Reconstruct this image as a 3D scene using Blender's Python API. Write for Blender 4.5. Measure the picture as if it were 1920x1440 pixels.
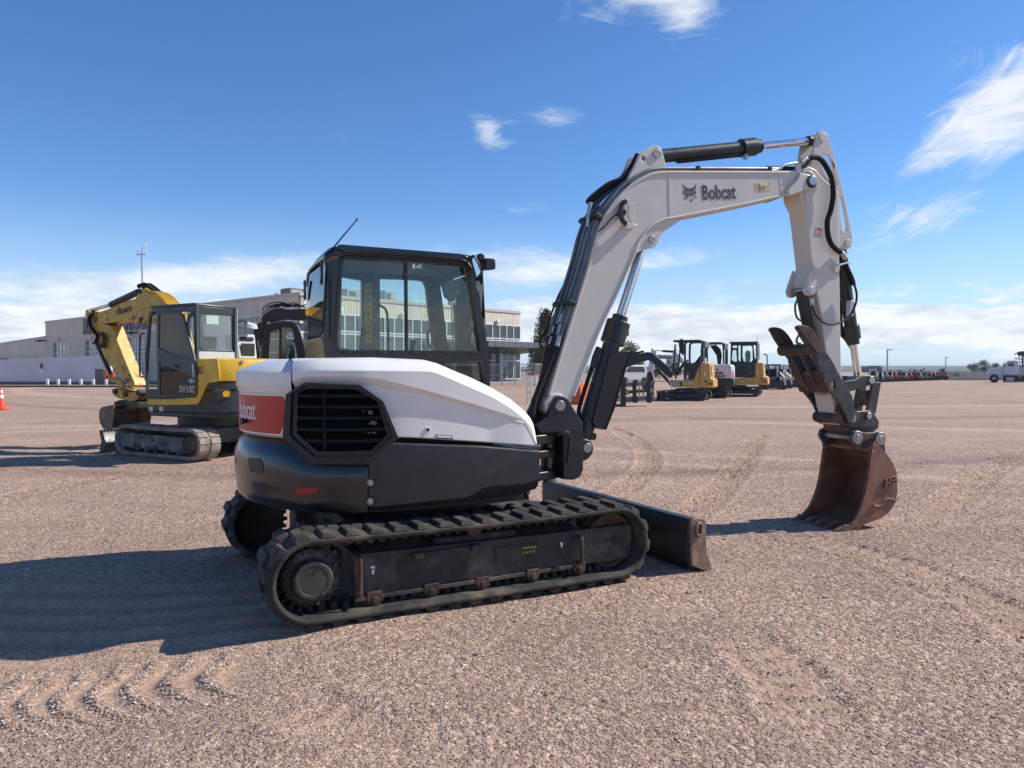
import bpy, bmesh, math, random
import numpy as np
from mathutils import Vector, Matrix, geometry, noise as mnoise

random.seed(7)
rng = np.random.default_rng(7)
SC = bpy.context.scene
COL = SC.collection
R = math.radians
for o in list(bpy.data.objects):
    bpy.data.objects.remove(o)

# ------------------------------------------------------------------ camera
CAM_H = 1.55
FPX = 1400.0                      # focal length in pixels of the 1920 px wide photograph
PITCH = -math.atan(25 / FPX)      # horizon 25 px above the middle of the frame
cam = bpy.data.cameras.new('camera')
camo = bpy.data.objects.new('camera', cam)
COL.objects.link(camo)
cam.sensor_width = 36
cam.lens = 36 * FPX / 1920
cam.clip_start = .05
cam.clip_end = 20000
camo.location = (0, 0, CAM_H)
camo.rotation_euler = (R(90) + PITCH, 0, 0)
SC.camera = camo

# ------------------------------------------------------------------ light
SUN_AZ = R(13)      # measured from +x towards +y (away from the camera)
SUN_EL = R(42)
SUN_POWER = 5.0
SKY_STRENGTH = .125
EXPOSURE = 0.18
sun = bpy.data.lights.new('sun', 'SUN')
sun.energy = SUN_POWER
sun.angle = R(.53)
sun.color = (1, .95, .88)
suno = bpy.data.objects.new('sun', sun)
COL.objects.link(suno)
sdir = Vector((math.cos(SUN_AZ) * math.cos(SUN_EL), math.sin(SUN_AZ) * math.cos(SUN_EL), math.sin(SUN_EL)))
suno.rotation_euler = sdir.to_track_quat('Z', 'Y').to_euler()
suno.location = sdir * 60

SC.view_settings.view_transform = 'Standard'
SC.view_settings.look = 'None'
SC.view_settings.gamma = 1
SC.view_settings.use_curve_mapping = False
SC.view_settings.exposure = EXPOSURE
SC.render.engine = 'CYCLES'
SC.cycles.max_bounces = 8
SC.cycles.transparent_max_bounces = 16
SC.cycles.use_denoising = True
SC.cycles.caustics_reflective = False
SC.cycles.caustics_refractive = False


# ------------------------------------------------------------------ node helpers
class NT:
    def __init__(self, tree):
        self.t = tree
        self.n = tree.nodes
        self.l = tree.links

    def add(self, typ, **kw):
        nd = self.n.new(typ)
        for k, v in kw.items():
            setattr(nd, k, v)
        return nd

    def put(self, nd, key, val):
        if val is None:
            return
        if isinstance(val, bpy.types.NodeSocket):
            self.l.new(val, nd.inputs[key])
        else:
            nd.inputs[key].default_value = val

    def math(self, op, a, b=None, c=None, clamp=False):
        nd = self.add('ShaderNodeMath', operation=op, use_clamp=clamp)
        self.put(nd, 0, a)
        self.put(nd, 1, b)
        self.put(nd, 2, c)
        return nd.outputs[0]

    def vmath(self, op, a, b=None):
        nd = self.add('ShaderNodeVectorMath', operation=op)
        self.put(nd, 0, a)
        self.put(nd, 1, b)
        return nd.outputs[1] if op in ('DOT_PRODUCT', 'LENGTH', 'DISTANCE') else nd.outputs[0]

    def mix(self, f, a, b, blend='MIX'):
        nd = self.add('ShaderNodeMix', data_type='RGBA', blend_type=blend)
        self.put(nd, 0, f)
        self.put(nd, 6, a)
        self.put(nd, 7, b)
        return nd.outputs[2]

    def noise(self, vec, scale, detail=4, rough=.55, dist=0):
        nd = self.add('ShaderNodeTexNoise')
        self.put(nd, 'Vector', vec)
        self.put(nd, 'Scale', scale)
        self.put(nd, 'Detail', detail)
        self.put(nd, 'Roughness', rough)
        self.put(nd, 'Distortion', dist)
        return nd.outputs[0]

    def ramp(self, f, a, b, lo=0., hi=1.):
        nd = self.add('ShaderNodeMapRange')
        nd.interpolation_type = 'SMOOTHSTEP'
        self.put(nd, 0, f)
        self.put(nd, 1, a)
        self.put(nd, 2, b)
        self.put(nd, 3, lo)
        self.put(nd, 4, hi)
        return nd.outputs[0]


def c4(c):
    return (c[0], c[1], c[2], 1)


def mat(name, col, rough=.5, metal=0., var=.12, scale=6., bump=0., bscale=60., dust=0., dustcol=(.27, .205, .16), coat=0.,
        rust=0., rustcol=(.12, .05, .025), scratch=0., spec=.5, streak=None):
    """Principled paint, plastic or metal with grain, dust, rust and scratches from object-space noise."""
    m = bpy.data.materials.new(name)
    m.use_nodes = True
    t = NT(m.node_tree)
    b = t.n['Principled BSDF']
    tc = t.add('ShaderNodeTexCoord').outputs['Object']
    vec = tc
    if streak:
        mp = t.add('ShaderNodeMapping')
        t.put(mp, 0, tc)
        mp.inputs['Scale'].default_value = streak
        vec = mp.outputs[0]
    n1 = t.noise(vec, scale, 5)
    dark = tuple(max(0, x * (1 - var * 1.6)) for x in col)
    lite = tuple(min(1, x * (1 + var * 1.2)) for x in col)
    c = t.mix(t.ramp(n1, .3, .7), c4(dark), c4(lite))
    ro = t.math('ADD', t.math('MULTIPLY', t.noise(vec, scale * 2.3, 4), .25), rough - .12, clamp=True)
    if rust:
        f = t.ramp(t.noise(tc, 5.5, 8, .68), .62 - rust * .3, .70 - rust * .3)
        c = t.mix(f, c, t.mix(t.noise(tc, 40, 3), c4(rustcol), c4(tuple(x * 1.9 for x in rustcol))))
        ro = t.math('MAXIMUM', ro, t.math('MULTIPLY', f, .8))
    if dust:
        f = t.math('MULTIPLY', t.ramp(t.noise(tc, 3.1, 9, .7), .60 - dust * .35, .86 - dust * .2), min(1, dust * 1.3 + .15))
        c = t.mix(f, c, c4(dustcol))
        ro = t.math('ADD', ro, t.math('MULTIPLY', f, .35), clamp=True)
    if scratch:
        mp = t.add('ShaderNodeMapping')
        t.put(mp, 0, tc)
        mp.inputs['Scale'].default_value = (1.2, 1.2, 26)
        mp.inputs['Rotation'].default_value = (.1, .22, 0)
        f = t.math('MULTIPLY', t.ramp(t.noise(mp.outputs[0], 2.2, 6, .75), .69, .73), scratch)
        c = t.mix(f, c, c4((.30, .30, .29)))
    t.put(b, 'Base Color', c)
    t.put(b, 'Roughness', ro)
    t.put(b, 'Metallic', metal)
    t.put(b, 'Specular IOR Level', spec)
    if coat:
        t.put(b, 'Coat Weight', coat)
        t.put(b, 'Coat Roughness', .12)
    if bump:
        bp = t.add('ShaderNodeBump')
        t.put(bp, 'Strength', bump)
        t.put(bp, 'Distance', .01)
        t.put(bp, 'Height', t.noise(tc, bscale, 5, .6))
        t.l.new(bp.outputs[0], b.inputs['Normal'])
    return m


def glass_mat(name, tint, refl=1.0, dirt=.025):
    """thin pane: tinted see-through, mirror reflection by Fresnel, a little dust film"""
    m = bpy.data.materials.new(name)
    m.use_nodes = True
    t = NT(m.node_tree)
    for nd in list(t.n):
        t.n.remove(nd)
    out = t.add('ShaderNodeOutputMaterial')
    tr = t.add('ShaderNodeBsdfTransparent')
    t.put(tr, 0, c4(tint))
    gl = t.add('ShaderNodeBsdfGlossy')
    t.put(gl, 'Roughness', .015)
    t.put(gl, 'Color', (refl, refl, refl, 1))
    fr = t.add('ShaderNodeFresnel')
    t.put(fr, 0, 1.52)
    mx = t.add('ShaderNodeMixShader')
    t.put(mx, 0, fr.outputs[0])
    t.l.new(tr.outputs[0], mx.inputs[1])
    t.l.new(gl.outputs[0], mx.inputs[2])
    df = t.add('ShaderNodeBsdfDiffuse')
    t.put(df, 0, (.45, .42, .38, 1))
    tc = t.add('ShaderNodeTexCoord').outputs['Object']
    m2 = t.add('ShaderNodeMixShader')
    t.put(m2, 0, t.math('MULTIPLY', t.noise(tc, 1.3, 3, .6), dirt))
    t.l.new(mx.outputs[0], m2.inputs[1])
    t.l.new(df.outputs[0], m2.inputs[2])
    t.l.new(m2.outputs[0], out.inputs[0])
    return m


# ------------------------------------------------------------------ frames: a place on the ground with a heading
def ray(px, py):
    x = (px - 960) / FPX
    v = (720 - py) / FPX
    return Vector((x, math.cos(PITCH) - v * math.sin(PITCH), math.sin(PITCH) + v * math.cos(PITCH)))


class Frame:
    """x ahead, y to the left, z up, standing at (ox, oy) on the ground"""

    def __init__(self, ox, oy, ang, oz=0):
        self.M = Matrix.Translation((ox, oy, oz)) @ Matrix.Rotation(ang, 4, 'Z')
        self.I = self.M.inverted()
        self.c = self.I @ Vector((0, 0, CAM_H))
        self.R3 = self.I.to_3x3()

    def P(self, px, py, y):
        d = self.R3 @ ray(px, py)
        t = (y - self.c.y) / d.y
        return (self.c.x + t * d.x, self.c.z + t * d.z)

    def X(self, px, py, x):
        d = self.R3 @ ray(px, py)
        t = (x - self.c.x) / d.x
        return (self.c.y + t * d.y, self.c.z + t * d.z)

    def Z(self, px, py, z):
        d = self.R3 @ ray(px, py)
        t = (z - self.c.z) / d.z
        return (self.c.x + t * d.x, self.c.y + t * d.y)

    def PP(self, pts, y):
        return [self.P(a, b, y) for a, b in pts]

    def W(self, x, y, z=0):
        return self.M @ Vector((x, y, z))


WORLD = Frame(0, 0, 0)


def ground(px, py):
    d = ray(px, py)
    t = -CAM_H / d.z
    return (d.x * t, d.y * t)


def at(px, py, Y):
    d = ray(px, py)
    t = Y / d.y
    return (d.x * t, Y, CAM_H + d.z * t)


def zc(ox, oy, s):
    return lambda *pts: [(ox + a / s, oy + b / s) for a, b in pts]


# ------------------------------------------------------------------ mesh builder
class MB:
    def __init__(self):
        self.v = []
        self.f = []

    def add(self, vs, fs):
        b = len(self.v)
        self.v.extend(vs)
        self.f.extend([tuple(i + b for i in f) for f in fs])
        return self

    def box(self, x0, x1, y0, y1, z0, z1):
        vs = [(x, y, z) for z in (z0, z1) for y in (y0, y1) for x in (x0, x1)]
        return self.add(vs, [(0, 2, 3, 1), (4, 5, 7, 6), (0, 1, 5, 4), (2, 6, 7, 3), (0, 4, 6, 2), (1, 3, 7, 5)])

    def hexa(self, a, b):
        """two quads a, b (4 points each) joined"""
        return self.add(list(a) + list(b), [(3, 2, 1, 0), (4, 5, 6, 7), (0, 1, 5, 4), (1, 2, 6, 5), (2, 3, 7, 6), (3, 0, 4, 7)])

    def prism(self, pts, y0, y1, holes=(), fn=None):
        """outline in x,z pushed from y0 to y1; fn maps (x, z, y) to a point"""
        fn = fn or (lambda x, z, y: (x, y, z))
        loops = [list(pts)] + [list(h) for h in holes]
        flat = [p for lp in loops for p in lp]
        n = len(flat)
        vs = [fn(x, z, y0) for x, z in flat] + [fn(x, z, y1) for x, z in flat]
        fs = []
        if holes:
            tris = geometry.tessellate_polygon([[Vector((x, z, 0)) for x, z in lp] for lp in loops])
            for t in tris:
                fs.append(tuple(t))
                fs.append(tuple(i + n for i in reversed(t)))
        else:
            fs.append(tuple(range(n)))
            fs.append(tuple(range(2 * n - 1, n - 1, -1)))
        k = 0
        for lp in loops:
            m = len(lp)
            for i in range(m):
                a, b = k + i, k + (i + 1) % m
                fs.append((a, b, b + n, a + n))
            k += m
        return self.add(vs, fs)

    def slab(self, pts, z0, z1):
        """plan outline (x, y) from z0 up to z1"""
        return self.prism(pts, z0, z1, fn=lambda x, y, z: (x, y, z))

    def cyl(self, p0, p1, r, n=16, r2=None, caps=True):
        p0, p1 = Vector(p0), Vector(p1)
        r2 = r if r2 is None else r2
        d = (p1 - p0).normalized()
        a = d.orthogonal().normalized()
        b = d.cross(a)
        vs = []
        for p, q in ((p0, r), (p1, r2)):
            for i in range(n):
                t = 2 * math.pi * i / n
                vs.append(tuple(p + q * (math.cos(t) * a + math.sin(t) * b)))
        fs = [(i, (i + 1) % n, n + (i + 1) % n, n + i) for i in range(n)]
        if caps:
            fs += [tuple(range(n - 1, -1, -1)), tuple(range(n, 2 * n))]
        return self.add(vs, fs)

    def lathe(self, prof, c, axis='y', n=32):
        """profile of (along, radius) turned round an axis through c"""
        vs = []
        for a, r in prof:
            for i in range(n):
                t = 2 * math.pi * i / n
                u, w = r * math.cos(t), r * math.sin(t)
                if axis == 'y':
                    vs.append((c[0] + u, c[1] + a, c[2] + w))
                elif axis == 'x':
                    vs.append((c[0] + a, c[1] + u, c[2] + w))
                else:
                    vs.append((c[0] + u, c[1] + w, c[2] + a))
        fs = []
        for k in range(len(prof) - 1):
            for i in range(n):
                j = (i + 1) % n
                fs.append((k * n + i, k * n + j, (k + 1) * n + j, (k + 1) * n + i))
        fs += [tuple(range(n)), tuple(range(len(prof) * n - 1, (len(prof) - 1) * n - 1, -1))]
        return self.add(vs, fs)

    def tube(self, pts, r, n=8, smooth=0, closed=False):
        pts = [Vector(p) for p in pts]
        if smooth:
            k = len(pts)
            pts = spline(pts, smooth)
            if isinstance(r, (list, tuple)):
                r = list(np.interp(np.linspace(0, k - 1, len(pts)), range(k), r))
        vs = []
        N = len(pts)
        a = None
        for i, p in enumerate(pts):
            d = (pts[min(i + 1, N - 1)] - pts[max(i - 1, 0)])
            d = d.normalized() if d.length > 1e-9 else Vector((0, 0, 1))
            if a is None:
                a = d.orthogonal().normalized()
            else:
                a = (a - d * a.dot(d)).normalized()
            b = d.cross(a)
            rr = float(r[i]) if isinstance(r, (list, tuple)) else float(r)
            for k in range(n):
                t = 2 * math.pi * k / n
                vs.append(tuple(p + rr * (math.cos(t) * a + math.sin(t) * b)))
        fs = []
        for i in range(N - 1):
            for k in range(n):
                j = (k + 1) % n
                fs.append((i * n + k, i * n + j, (i + 1) * n + j, (i + 1) * n + k))
        fs += [tuple(range(n - 1, -1, -1)), tuple(range((N - 1) * n, N * n))]
        return self.add(vs, fs)

    def bar(self, p0, p1, w, h, up=(0, 0, 1)):
        p0, p1 = Vector(p0), Vector(p1)
        d = (p1 - p0).normalized()
        s = d.cross(Vector(up))
        s = s.normalized() if s.length > 1e-6 else Vector((1, 0, 0))
        u = s.cross(d)
        q = [(-w / 2, -h / 2), (w / 2, -h / 2), (w / 2, h / 2), (-w / 2, h / 2)]
        return self.hexa([tuple(p0 + a * s + b * u) for a, b in q], [tuple(p1 + a * s + b * u) for a, b in q])

    def grid(self, rows):
        """rows of equal length, each a list of points"""
        n, m = len(rows), len(rows[0])
        vs = [tuple(p) for r in rows for p in r]
        fs = [(i * m + j, i * m + j + 1, (i + 1) * m + j + 1, (i + 1) * m + j) for i in range(n - 1) for j in range(m - 1)]
        return self.add(vs, fs)

    def build(self, name, m, parent=None, frame=None, bevel=0., seg=2, smooth=True, angle=32, recalc=True, thick=0., toff=-1.):
        me = bpy.data.meshes.new(name)
        me.from_pydata([tuple(p) for p in self.v], [], self.f)
        if recalc:
            bm = bmesh.new()
            bm.from_mesh(me)
            bmesh.ops.recalc_face_normals(bm, faces=bm.faces)
            bm.to_mesh(me)
            bm.free()
        me.materials.append(MATS[m] if isinstance(m, str) else m)
        if smooth:
            me.shade_smooth()
            me.set_sharp_from_angle(angle=R(angle))
        o = bpy.data.objects.new(name, me)
        COL.objects.link(o)
        place(o, parent, frame)
        if thick:
            md = o.modifiers.new('thickness', 'SOLIDIFY')
            md.thickness = thick
            md.offset = toff
        if bevel:
            md = o.modifiers.new('edge', 'BEVEL')
            md.width = bevel
            md.segments = seg
            md.limit_method = 'ANGLE'
            md.angle_limit = R(30)
            md.harden_normals = False
            md.use_clamp_overlap = True
        return o


WM = {}


def place(o, parent, frame):
    fm = frame.M if frame else (WM[parent] if parent else Matrix.Identity(4))
    if parent:
        o.parent = parent
        o.matrix_basis = WM[parent].inverted() @ fm
    else:
        o.matrix_basis = fm
    WM[o] = fm


def spline(pts, k):
    pts = [Vector(p) for p in pts]
    out = []
    N = len(pts)
    for i in range(N - 1):
        p0, p1, p2, p3 = pts[max(i - 1, 0)], pts[i], pts[i + 1], pts[min(i + 2, N - 1)]
        for j in range(k):
            t = j / k
            out.append(.5 * ((2 * p1) + (-p0 + p2) * t + (2 * p0 - 5 * p1 + 4 * p2 - p3) * t * t + (-p0 + 3 * p1 - 3 * p2 + p3) * t ** 3))
    out.append(pts[-1])
    return out


def tag(o, label=None, cat=None, group=None, kind=None):
    if label:
        o['label'] = label
    if cat:
        o['category'] = cat
    if group:
        o['group'] = group
    if kind:
        o['kind'] = kind
    return o


def thing(name, frame, label, cat, group=None):
    o = bpy.data.objects.new(name, None)
    COL.objects.link(o)
    o.empty_display_size = .3
    o.matrix_basis = frame.M
    WM[o] = frame.M
    return tag(o, label, cat, group)


def dup(o, parent=None, M=None):
    c = o.copy()
    COL.objects.link(c)
    if parent:
        c.parent = parent
    if M is not None:
        c.matrix_basis = M
    for ch in list(o.children):
        dup(ch, c)
    return c


def text_geo(s, height, bold=0., sx=1., extr=.004):
    cu = bpy.data.curves.new('lettering', 'FONT')
    cu.body = s
    cu.align_x = 'CENTER'
    cu.align_y = 'CENTER'
    cu.size = height * 1.42
    cu.offset = bold * height
    cu.extrude = extr / 2
    cu.resolution_u = 3
    ob = bpy.data.objects.new('lettering', cu)
    me = bpy.data.meshes.new_from_object(ob)
    vs = [(v.co.x * sx, v.co.y, v.co.z) for v in me.vertices]
    fs = [tuple(p.vertices) for p in me.polygons]
    bpy.data.objects.remove(ob)
    bpy.data.curves.remove(cu)
    bpy.data.meshes.remove(me)
    return vs, fs


def text_on(s, height, org, xd, yd, m, parent, frame, bold=.0, sx=1., extr=.004, name='lettering'):
    """flat lettering centred at org, reading along xd with yd up"""
    vs, fs = text_geo(s, height, bold, sx, extr)
    xd, yd, org = Vector(xd).normalized(), Vector(yd).normalized(), Vector(org)
    nd = xd.cross(yd)
    b = MB()
    b.add([tuple(org + xd * x + yd * y + nd * z) for x, y, z in vs], fs)
    return b.build(name, m, parent, frame, smooth=False)


MATS = {}
def DM(key, *a, **k):
    MATS[key] = mat(key, *a, **k)

DM('white_paint', (.785, .762, .715), .33, var=.025, coat=.3, dust=.035, scratch=.10)
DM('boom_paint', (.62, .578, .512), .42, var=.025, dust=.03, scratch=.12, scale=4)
DM('dark_panel', (.017, .0195, .022), .42, var=.15, dust=.08, scratch=.3)
DM('black_plastic', (.0065, .007, .0082), .42, var=.15, dust=.03)
DM('cab_paint', (.0075, .0085, .010), .25, var=.12, coat=.3, dust=.0)
DM('cylinder_paint', (.022, .028, .030), .38, var=.12, dust=.05)
DM('frame_paint', (.024, .0235, .023), .62, var=.25, dust=.42, scale=12, bump=.2, bscale=30)
DM('rubber', (.024, .0215, .0195), .78, var=.3, dust=.50, dustcol=(.19, .150, .114), bump=.3, bscale=40)
DM('chrome', (.72, .72, .73), .12, metal=1, var=.05)
DM('steel', (.42, .42, .41), .35, metal=1, var=.15, scale=14)
DM('pin_steel', (.33, .31, .29), .45, metal=.8, var=.2)
DM('tube_steel', (.21, .215, .22), .42, metal=.6, var=.15)
DM('galvanised', (.48, .49, .50), .45, metal=.75, var=.12)
DM('rust', (.085, .048, .034), .72, var=.32, bump=.35, bscale=45, scale=7)
DM('bucket_rust', (.23, .105, .062), .68, var=.22, bump=.25, bscale=30, scale=5, dust=.12)
DM('dusty_iron', (.060, .045, .036), .75, var=.35, dust=.4, bump=.3)
DM('void_black', (.0022, .0022, .0025), .9, var=.1, spec=.1)
DM('slat_black', (.0045, .005, .006), .6, var=.1, spec=.25)
DM('hub_iron', (.050, .043, .038), .62, var=.2, dust=.2)
DM('worn_grey', (.15, .155, .155), .5, metal=.3, var=.22, rust=.22, scale=9)
DM('white_worn', (.52, .51, .49), .55, var=.1, rust=.32, scale=12)
DM('clamp_grey', (.050, .055, .057), .5, var=.25, rust=.22, scale=11)
DM('link_dark', (.052, .050, .047), .52, var=.3, rust=.3, scale=9, dust=.12)
DM('blade_rust', (.25, .155, .110), .7, var=.3, bump=.3, bscale=40, scale=7, dust=.2)
DM('hose', (.010, .010, .011), .55, var=.2)
DM('sleeve', (.008, .008, .009), .85, var=.2, bump=.5, bscale=150)
DM('red_decal', (.50, .022, .008), .42, var=.05, scale=3)
DM('white_decal', (.78, .77, .75), .45, var=.05)
DM('grey_decal', (.085, .09, .10), .5, var=.5, scale=22)
DM('red_lens', (.36, .02, .02), .2, var=.1)
DM('yellow_decal', (.55, .42, .06), .5, var=.15, scale=12)
DM('faded_yellow', (.66, .54, .30), .5, var=.2, scale=16)
DM('green_decal', (.02, .22, .14), .4, var=.08)
DM('red_print', (.42, .09, .10), .45, var=.15)
DM('seat_cloth', (.03, .032, .034), .85, var=.2)
DM('interior_grey', (.10, .105, .105), .7, var=.12)
DM('yellow_paint', (.68, .42, .03), .42, var=.10, dust=.16, coat=.2, scale=5)
DM('yellow_worn', (.58, .36, .05), .48, var=.14, rust=.22, dust=.2)
DM('deere_yellow', (.56, .325, .085), .42, var=.08, dust=.12)
DM('slate_paint', (.030, .038, .041), .42, var=.12, dust=.10)
DM('grey_green', (.052, .070, .068), .42, var=.08, dust=.02)
DM('pale_grey', (.52, .55, .55), .42, var=.05)
DM('orange_plastic', (.62, .12, .03), .5, var=.12, dust=.1)
DM('cone_orange', (.80, .07, .02), .45, var=.06)
DM('white_plastic', (.78, .78, .78), .45, var=.06)
MATS['cab_glass'] = glass_mat('cab_glass', (.90, .968, .945))
MATS['clear_glass'] = glass_mat('clear_glass', (.92, .955, .945))
DM('office_glass', (.045, .060, .064), .10, var=.25, scale=.6, spec=.8)
DM('gloss_black', (.010, .010, .011), .12, var=.08, coat=.8, spec=.9)
DM('mirror', (.75, .75, .75), .03, metal=1, var=.01)
DM('worn_tread', (.27, .215, .18), .7, var=.25, dust=.5, dustcol=(.33, .27, .23), bump=.3)
DM('bucket_brown', (.17, .125, .09), .6, var=.3, dust=.25, bump=.2)
DM('muddy_frame', (.065, .062, .058), .7, var=.4, dust=.7, dustcol=(.34, .31, .28), bump=.5, scale=5)
DM('pale_green', (.42, .55, .45), .5, var=.05)
DM('sticker_blue', (.22, .42, .50), .5, var=.1)
DM('cladding_trim', (.52, .47, .40), .5, var=.05)
DM('dark_cladding', (.06, .062, .066), .5, var=.15)
DM('sign_letter', (.030, .033, .038), .45, var=.1)
DM('white_frame', (.72, .73, .73), .4, var=.04)
DM('door_glass', (.12, .15, .17), .10, var=.5, scale=.8, spec=.8)
DM('concrete', (.40, .37, .33), .8, var=.1)
DM('slate_panel', (.115, .12, .125), .5, var=.1)
DM('unit_grey', (.46, .46, .42), .5, var=.08)
DM('screen_white', (.62, .63, .66), .6, var=.05, scale=.3)
DM('red_orange', (.52, .08, .03), .5, var=.12)
DM('charcoal_paint', (.018, .018, .021), .38, var=.12, dust=.08)
DM('pale_tread', (.055, .050, .046), .8, var=.3, dust=.5, dustcol=(.42, .40, .37))
DM('tan_paint', (.42, .34, .22), .5, var=.1, dust=.2)
DM('machine_white', (.70, .70, .69), .4, var=.05, dust=.08)
DM('machine_red', (.45, .035, .03), .4, var=.08)
DM('rail_grey', (.20, .215, .215), .5, metal=.3, var=.15, dust=.15)
DM('truck_white', (.60, .61, .64), .4, var=.05)
DM('loader_yellow', (.58, .40, .04), .45, var=.08)
DM('loader_orange', (.50, .20, .05), .45, var=.1)
DM('loader_blue', (.12, .20, .34), .45, var=.1)
DM('bark', (.07, .055, .042), .85, var=.3, bump=.4)
DM('hill_scrub', (.075, .085, .062), .9, var=.3, scale=.004)
DM('slate_wall', (.085, .10, .13), .7, var=.1)
# ------------------------------------------------------------------ sky with clouds
def dir_of(px, py):
    return ray(px, py).normalized()


world = bpy.data.worlds.new('World')
SC.world = world
world.use_nodes = True
wt = NT(world.node_tree)
bg = wt.n['Background']
sky = wt.add('ShaderNodeTexSky')
sky.sky_type = 'NISHITA'
sky.sun_disc = False
sky.sun_elevation = SUN_EL
sky.sun_rotation = R(90) - SUN_AZ
sky.altitude = 1500
sky.air_density = 1.0
sky.dust_density = .35
sky.ozone_density = 2.2
gv = wt.add('ShaderNodeTexCoord').outputs['Generated']
dv = wt.vmath('NORMALIZE', gv)
sp = wt.add('ShaderNodeSeparateXYZ')
wt.put(sp, 0, dv)
dx, dy, dz = sp.outputs
el = wt.math('ARCSINE', dz)
az = wt.math('ARCTAN2', dx, dy)


def cloudvec(sx, sy, sz, ox=0.):
    mp = wt.add('ShaderNodeMapping')
    wt.put(mp, 0, dv)
    mp.inputs['Scale'].default_value = (sx, sy, sz)
    mp.inputs['Location'].default_value = (ox, 0, 0)
    return mp.outputs[0]


def patch(px, py, half_len, half_wid, tilt):
    """soft elliptical patch of sky round one direction, sizes in degrees"""
    d = dir_of(px, py)
    a0, e0 = math.atan2(d.x, d.y), math.asin(d.z)
    u = wt.math('SUBTRACT', az, a0)
    v = wt.math('SUBTRACT', el, e0)
    c, s = math.cos(R(tilt)), math.sin(R(tilt))
    p = wt.math('ADD', wt.math('MULTIPLY', u, c / R(half_len)), wt.math('MULTIPLY', v, s / R(half_len)))
    q = wt.math('ADD', wt.math('MULTIPLY', u, -s / R(half_wid)), wt.math('MULTIPLY', v, c / R(half_wid)))
    r2 = wt.math('ADD', wt.math('MULTIPLY', p, p), wt.math('MULTIPLY', q, q))
    return wt.math('EXPONENT', wt.math('MULTIPLY', r2, -1))


def total(*xs):
    r = xs[0]
    for x in xs[1:]:
        r = wt.math('ADD', r, x)
    return r


# low bank of cumulus all round the horizon
n_low = wt.noise(cloudvec(9, 9, 46), 1.0, 9, .62, .3)
n_puff = wt.noise(cloudvec(26, 26, 70, 3.), 1.0, 7, .6)
band = wt.math('MULTIPLY', wt.ramp(el, R(.2), R(2.6)), wt.ramp(el, R(6.6), R(3.4)))
lowc = wt.ramp(wt.math('ADD', wt.math('ADD', n_low, wt.math('MULTIPLY', n_puff, .28)), wt.math('MULTIPLY', band, .40)), .75, .95)
lowc = wt.math('MULTIPLY', lowc, wt.ramp(el, R(8.5), R(4.0)))
# thin streaks higher up
n_cir = wt.noise(cloudvec(7, 7, 34, 7.), 1.0, 11, .72, .9)
n_fib = wt.noise(cloudvec(14, 14, 30, 1.), 1.0, 8, .7, 1.6)
def fibres(px, py, tilt, along, across, seed):
    """noise drawn out along one direction of the sky"""
    d = dir_of(px, py)
    a0, e0 = math.atan2(d.x, d.y), math.asin(d.z)
    u, v = wt.math('SUBTRACT', az, a0), wt.math('SUBTRACT', el, e0)
    c, s = math.cos(R(tilt)), math.sin(R(tilt))
    cb = wt.add('ShaderNodeCombineXYZ')
    wt.put(cb, 0, wt.math('MULTIPLY', wt.math('ADD', wt.math('MULTIPLY', u, c), wt.math('MULTIPLY', v, s)), along))
    wt.put(cb, 1, wt.math('MULTIPLY', wt.math('SUBTRACT', wt.math('MULTIPLY', v, c), wt.math('MULTIPLY', u, s)), across))
    cb.inputs[2].default_value = seed
    return wt.noise(cb.outputs[0], 1.0, 11, .68, 1.1)


fib_a = fibres(1850, 220, 34, 14, 42, 1.3)
fib_b = fibres(1720, 405, 20, 12, 46, 4.1)
cirbase = wt.math('ADD', wt.math('MULTIPLY', n_cir, .6), wt.math('MULTIPLY', n_fib, .4))
spots = total(
    wt.math('MULTIPLY', patch(1285, 2, 2.4, 2.2, -40), .46),
    wt.math('MULTIPLY', patch(1190, -14, 5.0, 1.4, 5), .30),
    wt.math('MULTIPLY', patch(1035, 216, 2.4, .9, -5), .30),
    wt.math('MULTIPLY', patch(915, 250, 1.6, 1.2, -45), .27),
    wt.math('MULTIPLY', patch(985, 385, 2.2, .8, -14), .16),
    wt.math('MULTIPLY', patch(1180, 495, 7.0, 1.0, 5), .30),
    wt.math('MULTIPLY', patch(640, 262, 1.4, .4, 0), .16),
    wt.math('MULTIPLY', patch(480, 512, 10.0, 1.4, 9), .36),
    wt.math('MULTIPLY', patch(130, 535, 10., 1.4, 4), .33),
    wt.math('MULTIPLY', patch(60, 612, 9., 1.5, 0), .24),
    wt.math('MULTIPLY', patch(960, 500, 5., 1.8, 4), .34))
cir = wt.ramp(wt.math('ADD', cirbase, spots), .60, .98)
big = total(wt.math('MULTIPLY', patch(1905, 190, 4.6, 3.0, 35), .62), wt.math('MULTIPLY', patch(1790, 262, 4.6, 1.3, 26), .40))
cir = wt.math('MAXIMUM', cir, wt.ramp(wt.math('ADD', fib_a, big), .66, 1.12))
cir = wt.math('MAXIMUM', cir, wt.math('MULTIPLY', wt.ramp(wt.math('ADD', fib_b, wt.math('MULTIPLY', patch(1730, 408, 4.5, 1.6, 14), .42)), .66, 1.08), .8))
cloud = wt.math('MAXIMUM', lowc, wt.math('MULTIPLY', cir, .86))
cloud = wt.math('MULTIPLY', cloud, .93)
shade = wt.ramp(wt.noise(cloudvec(16, 16, 60, 5.), 1.0, 6, .6), .30, .62)
ccol = wt.mix(shade, (4.9, 5.5, 6.3, 1), (7.4, 7.5, 7.6, 1))
veil = wt.math('MULTIPLY', wt.ramp(el, R(13), R(-.5)), .75)
hs = wt.add('ShaderNodeHueSaturation')
wt.put(hs, 'Saturation', 1.18)
wt.put(hs, 'Color', sky.outputs[0])
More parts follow.
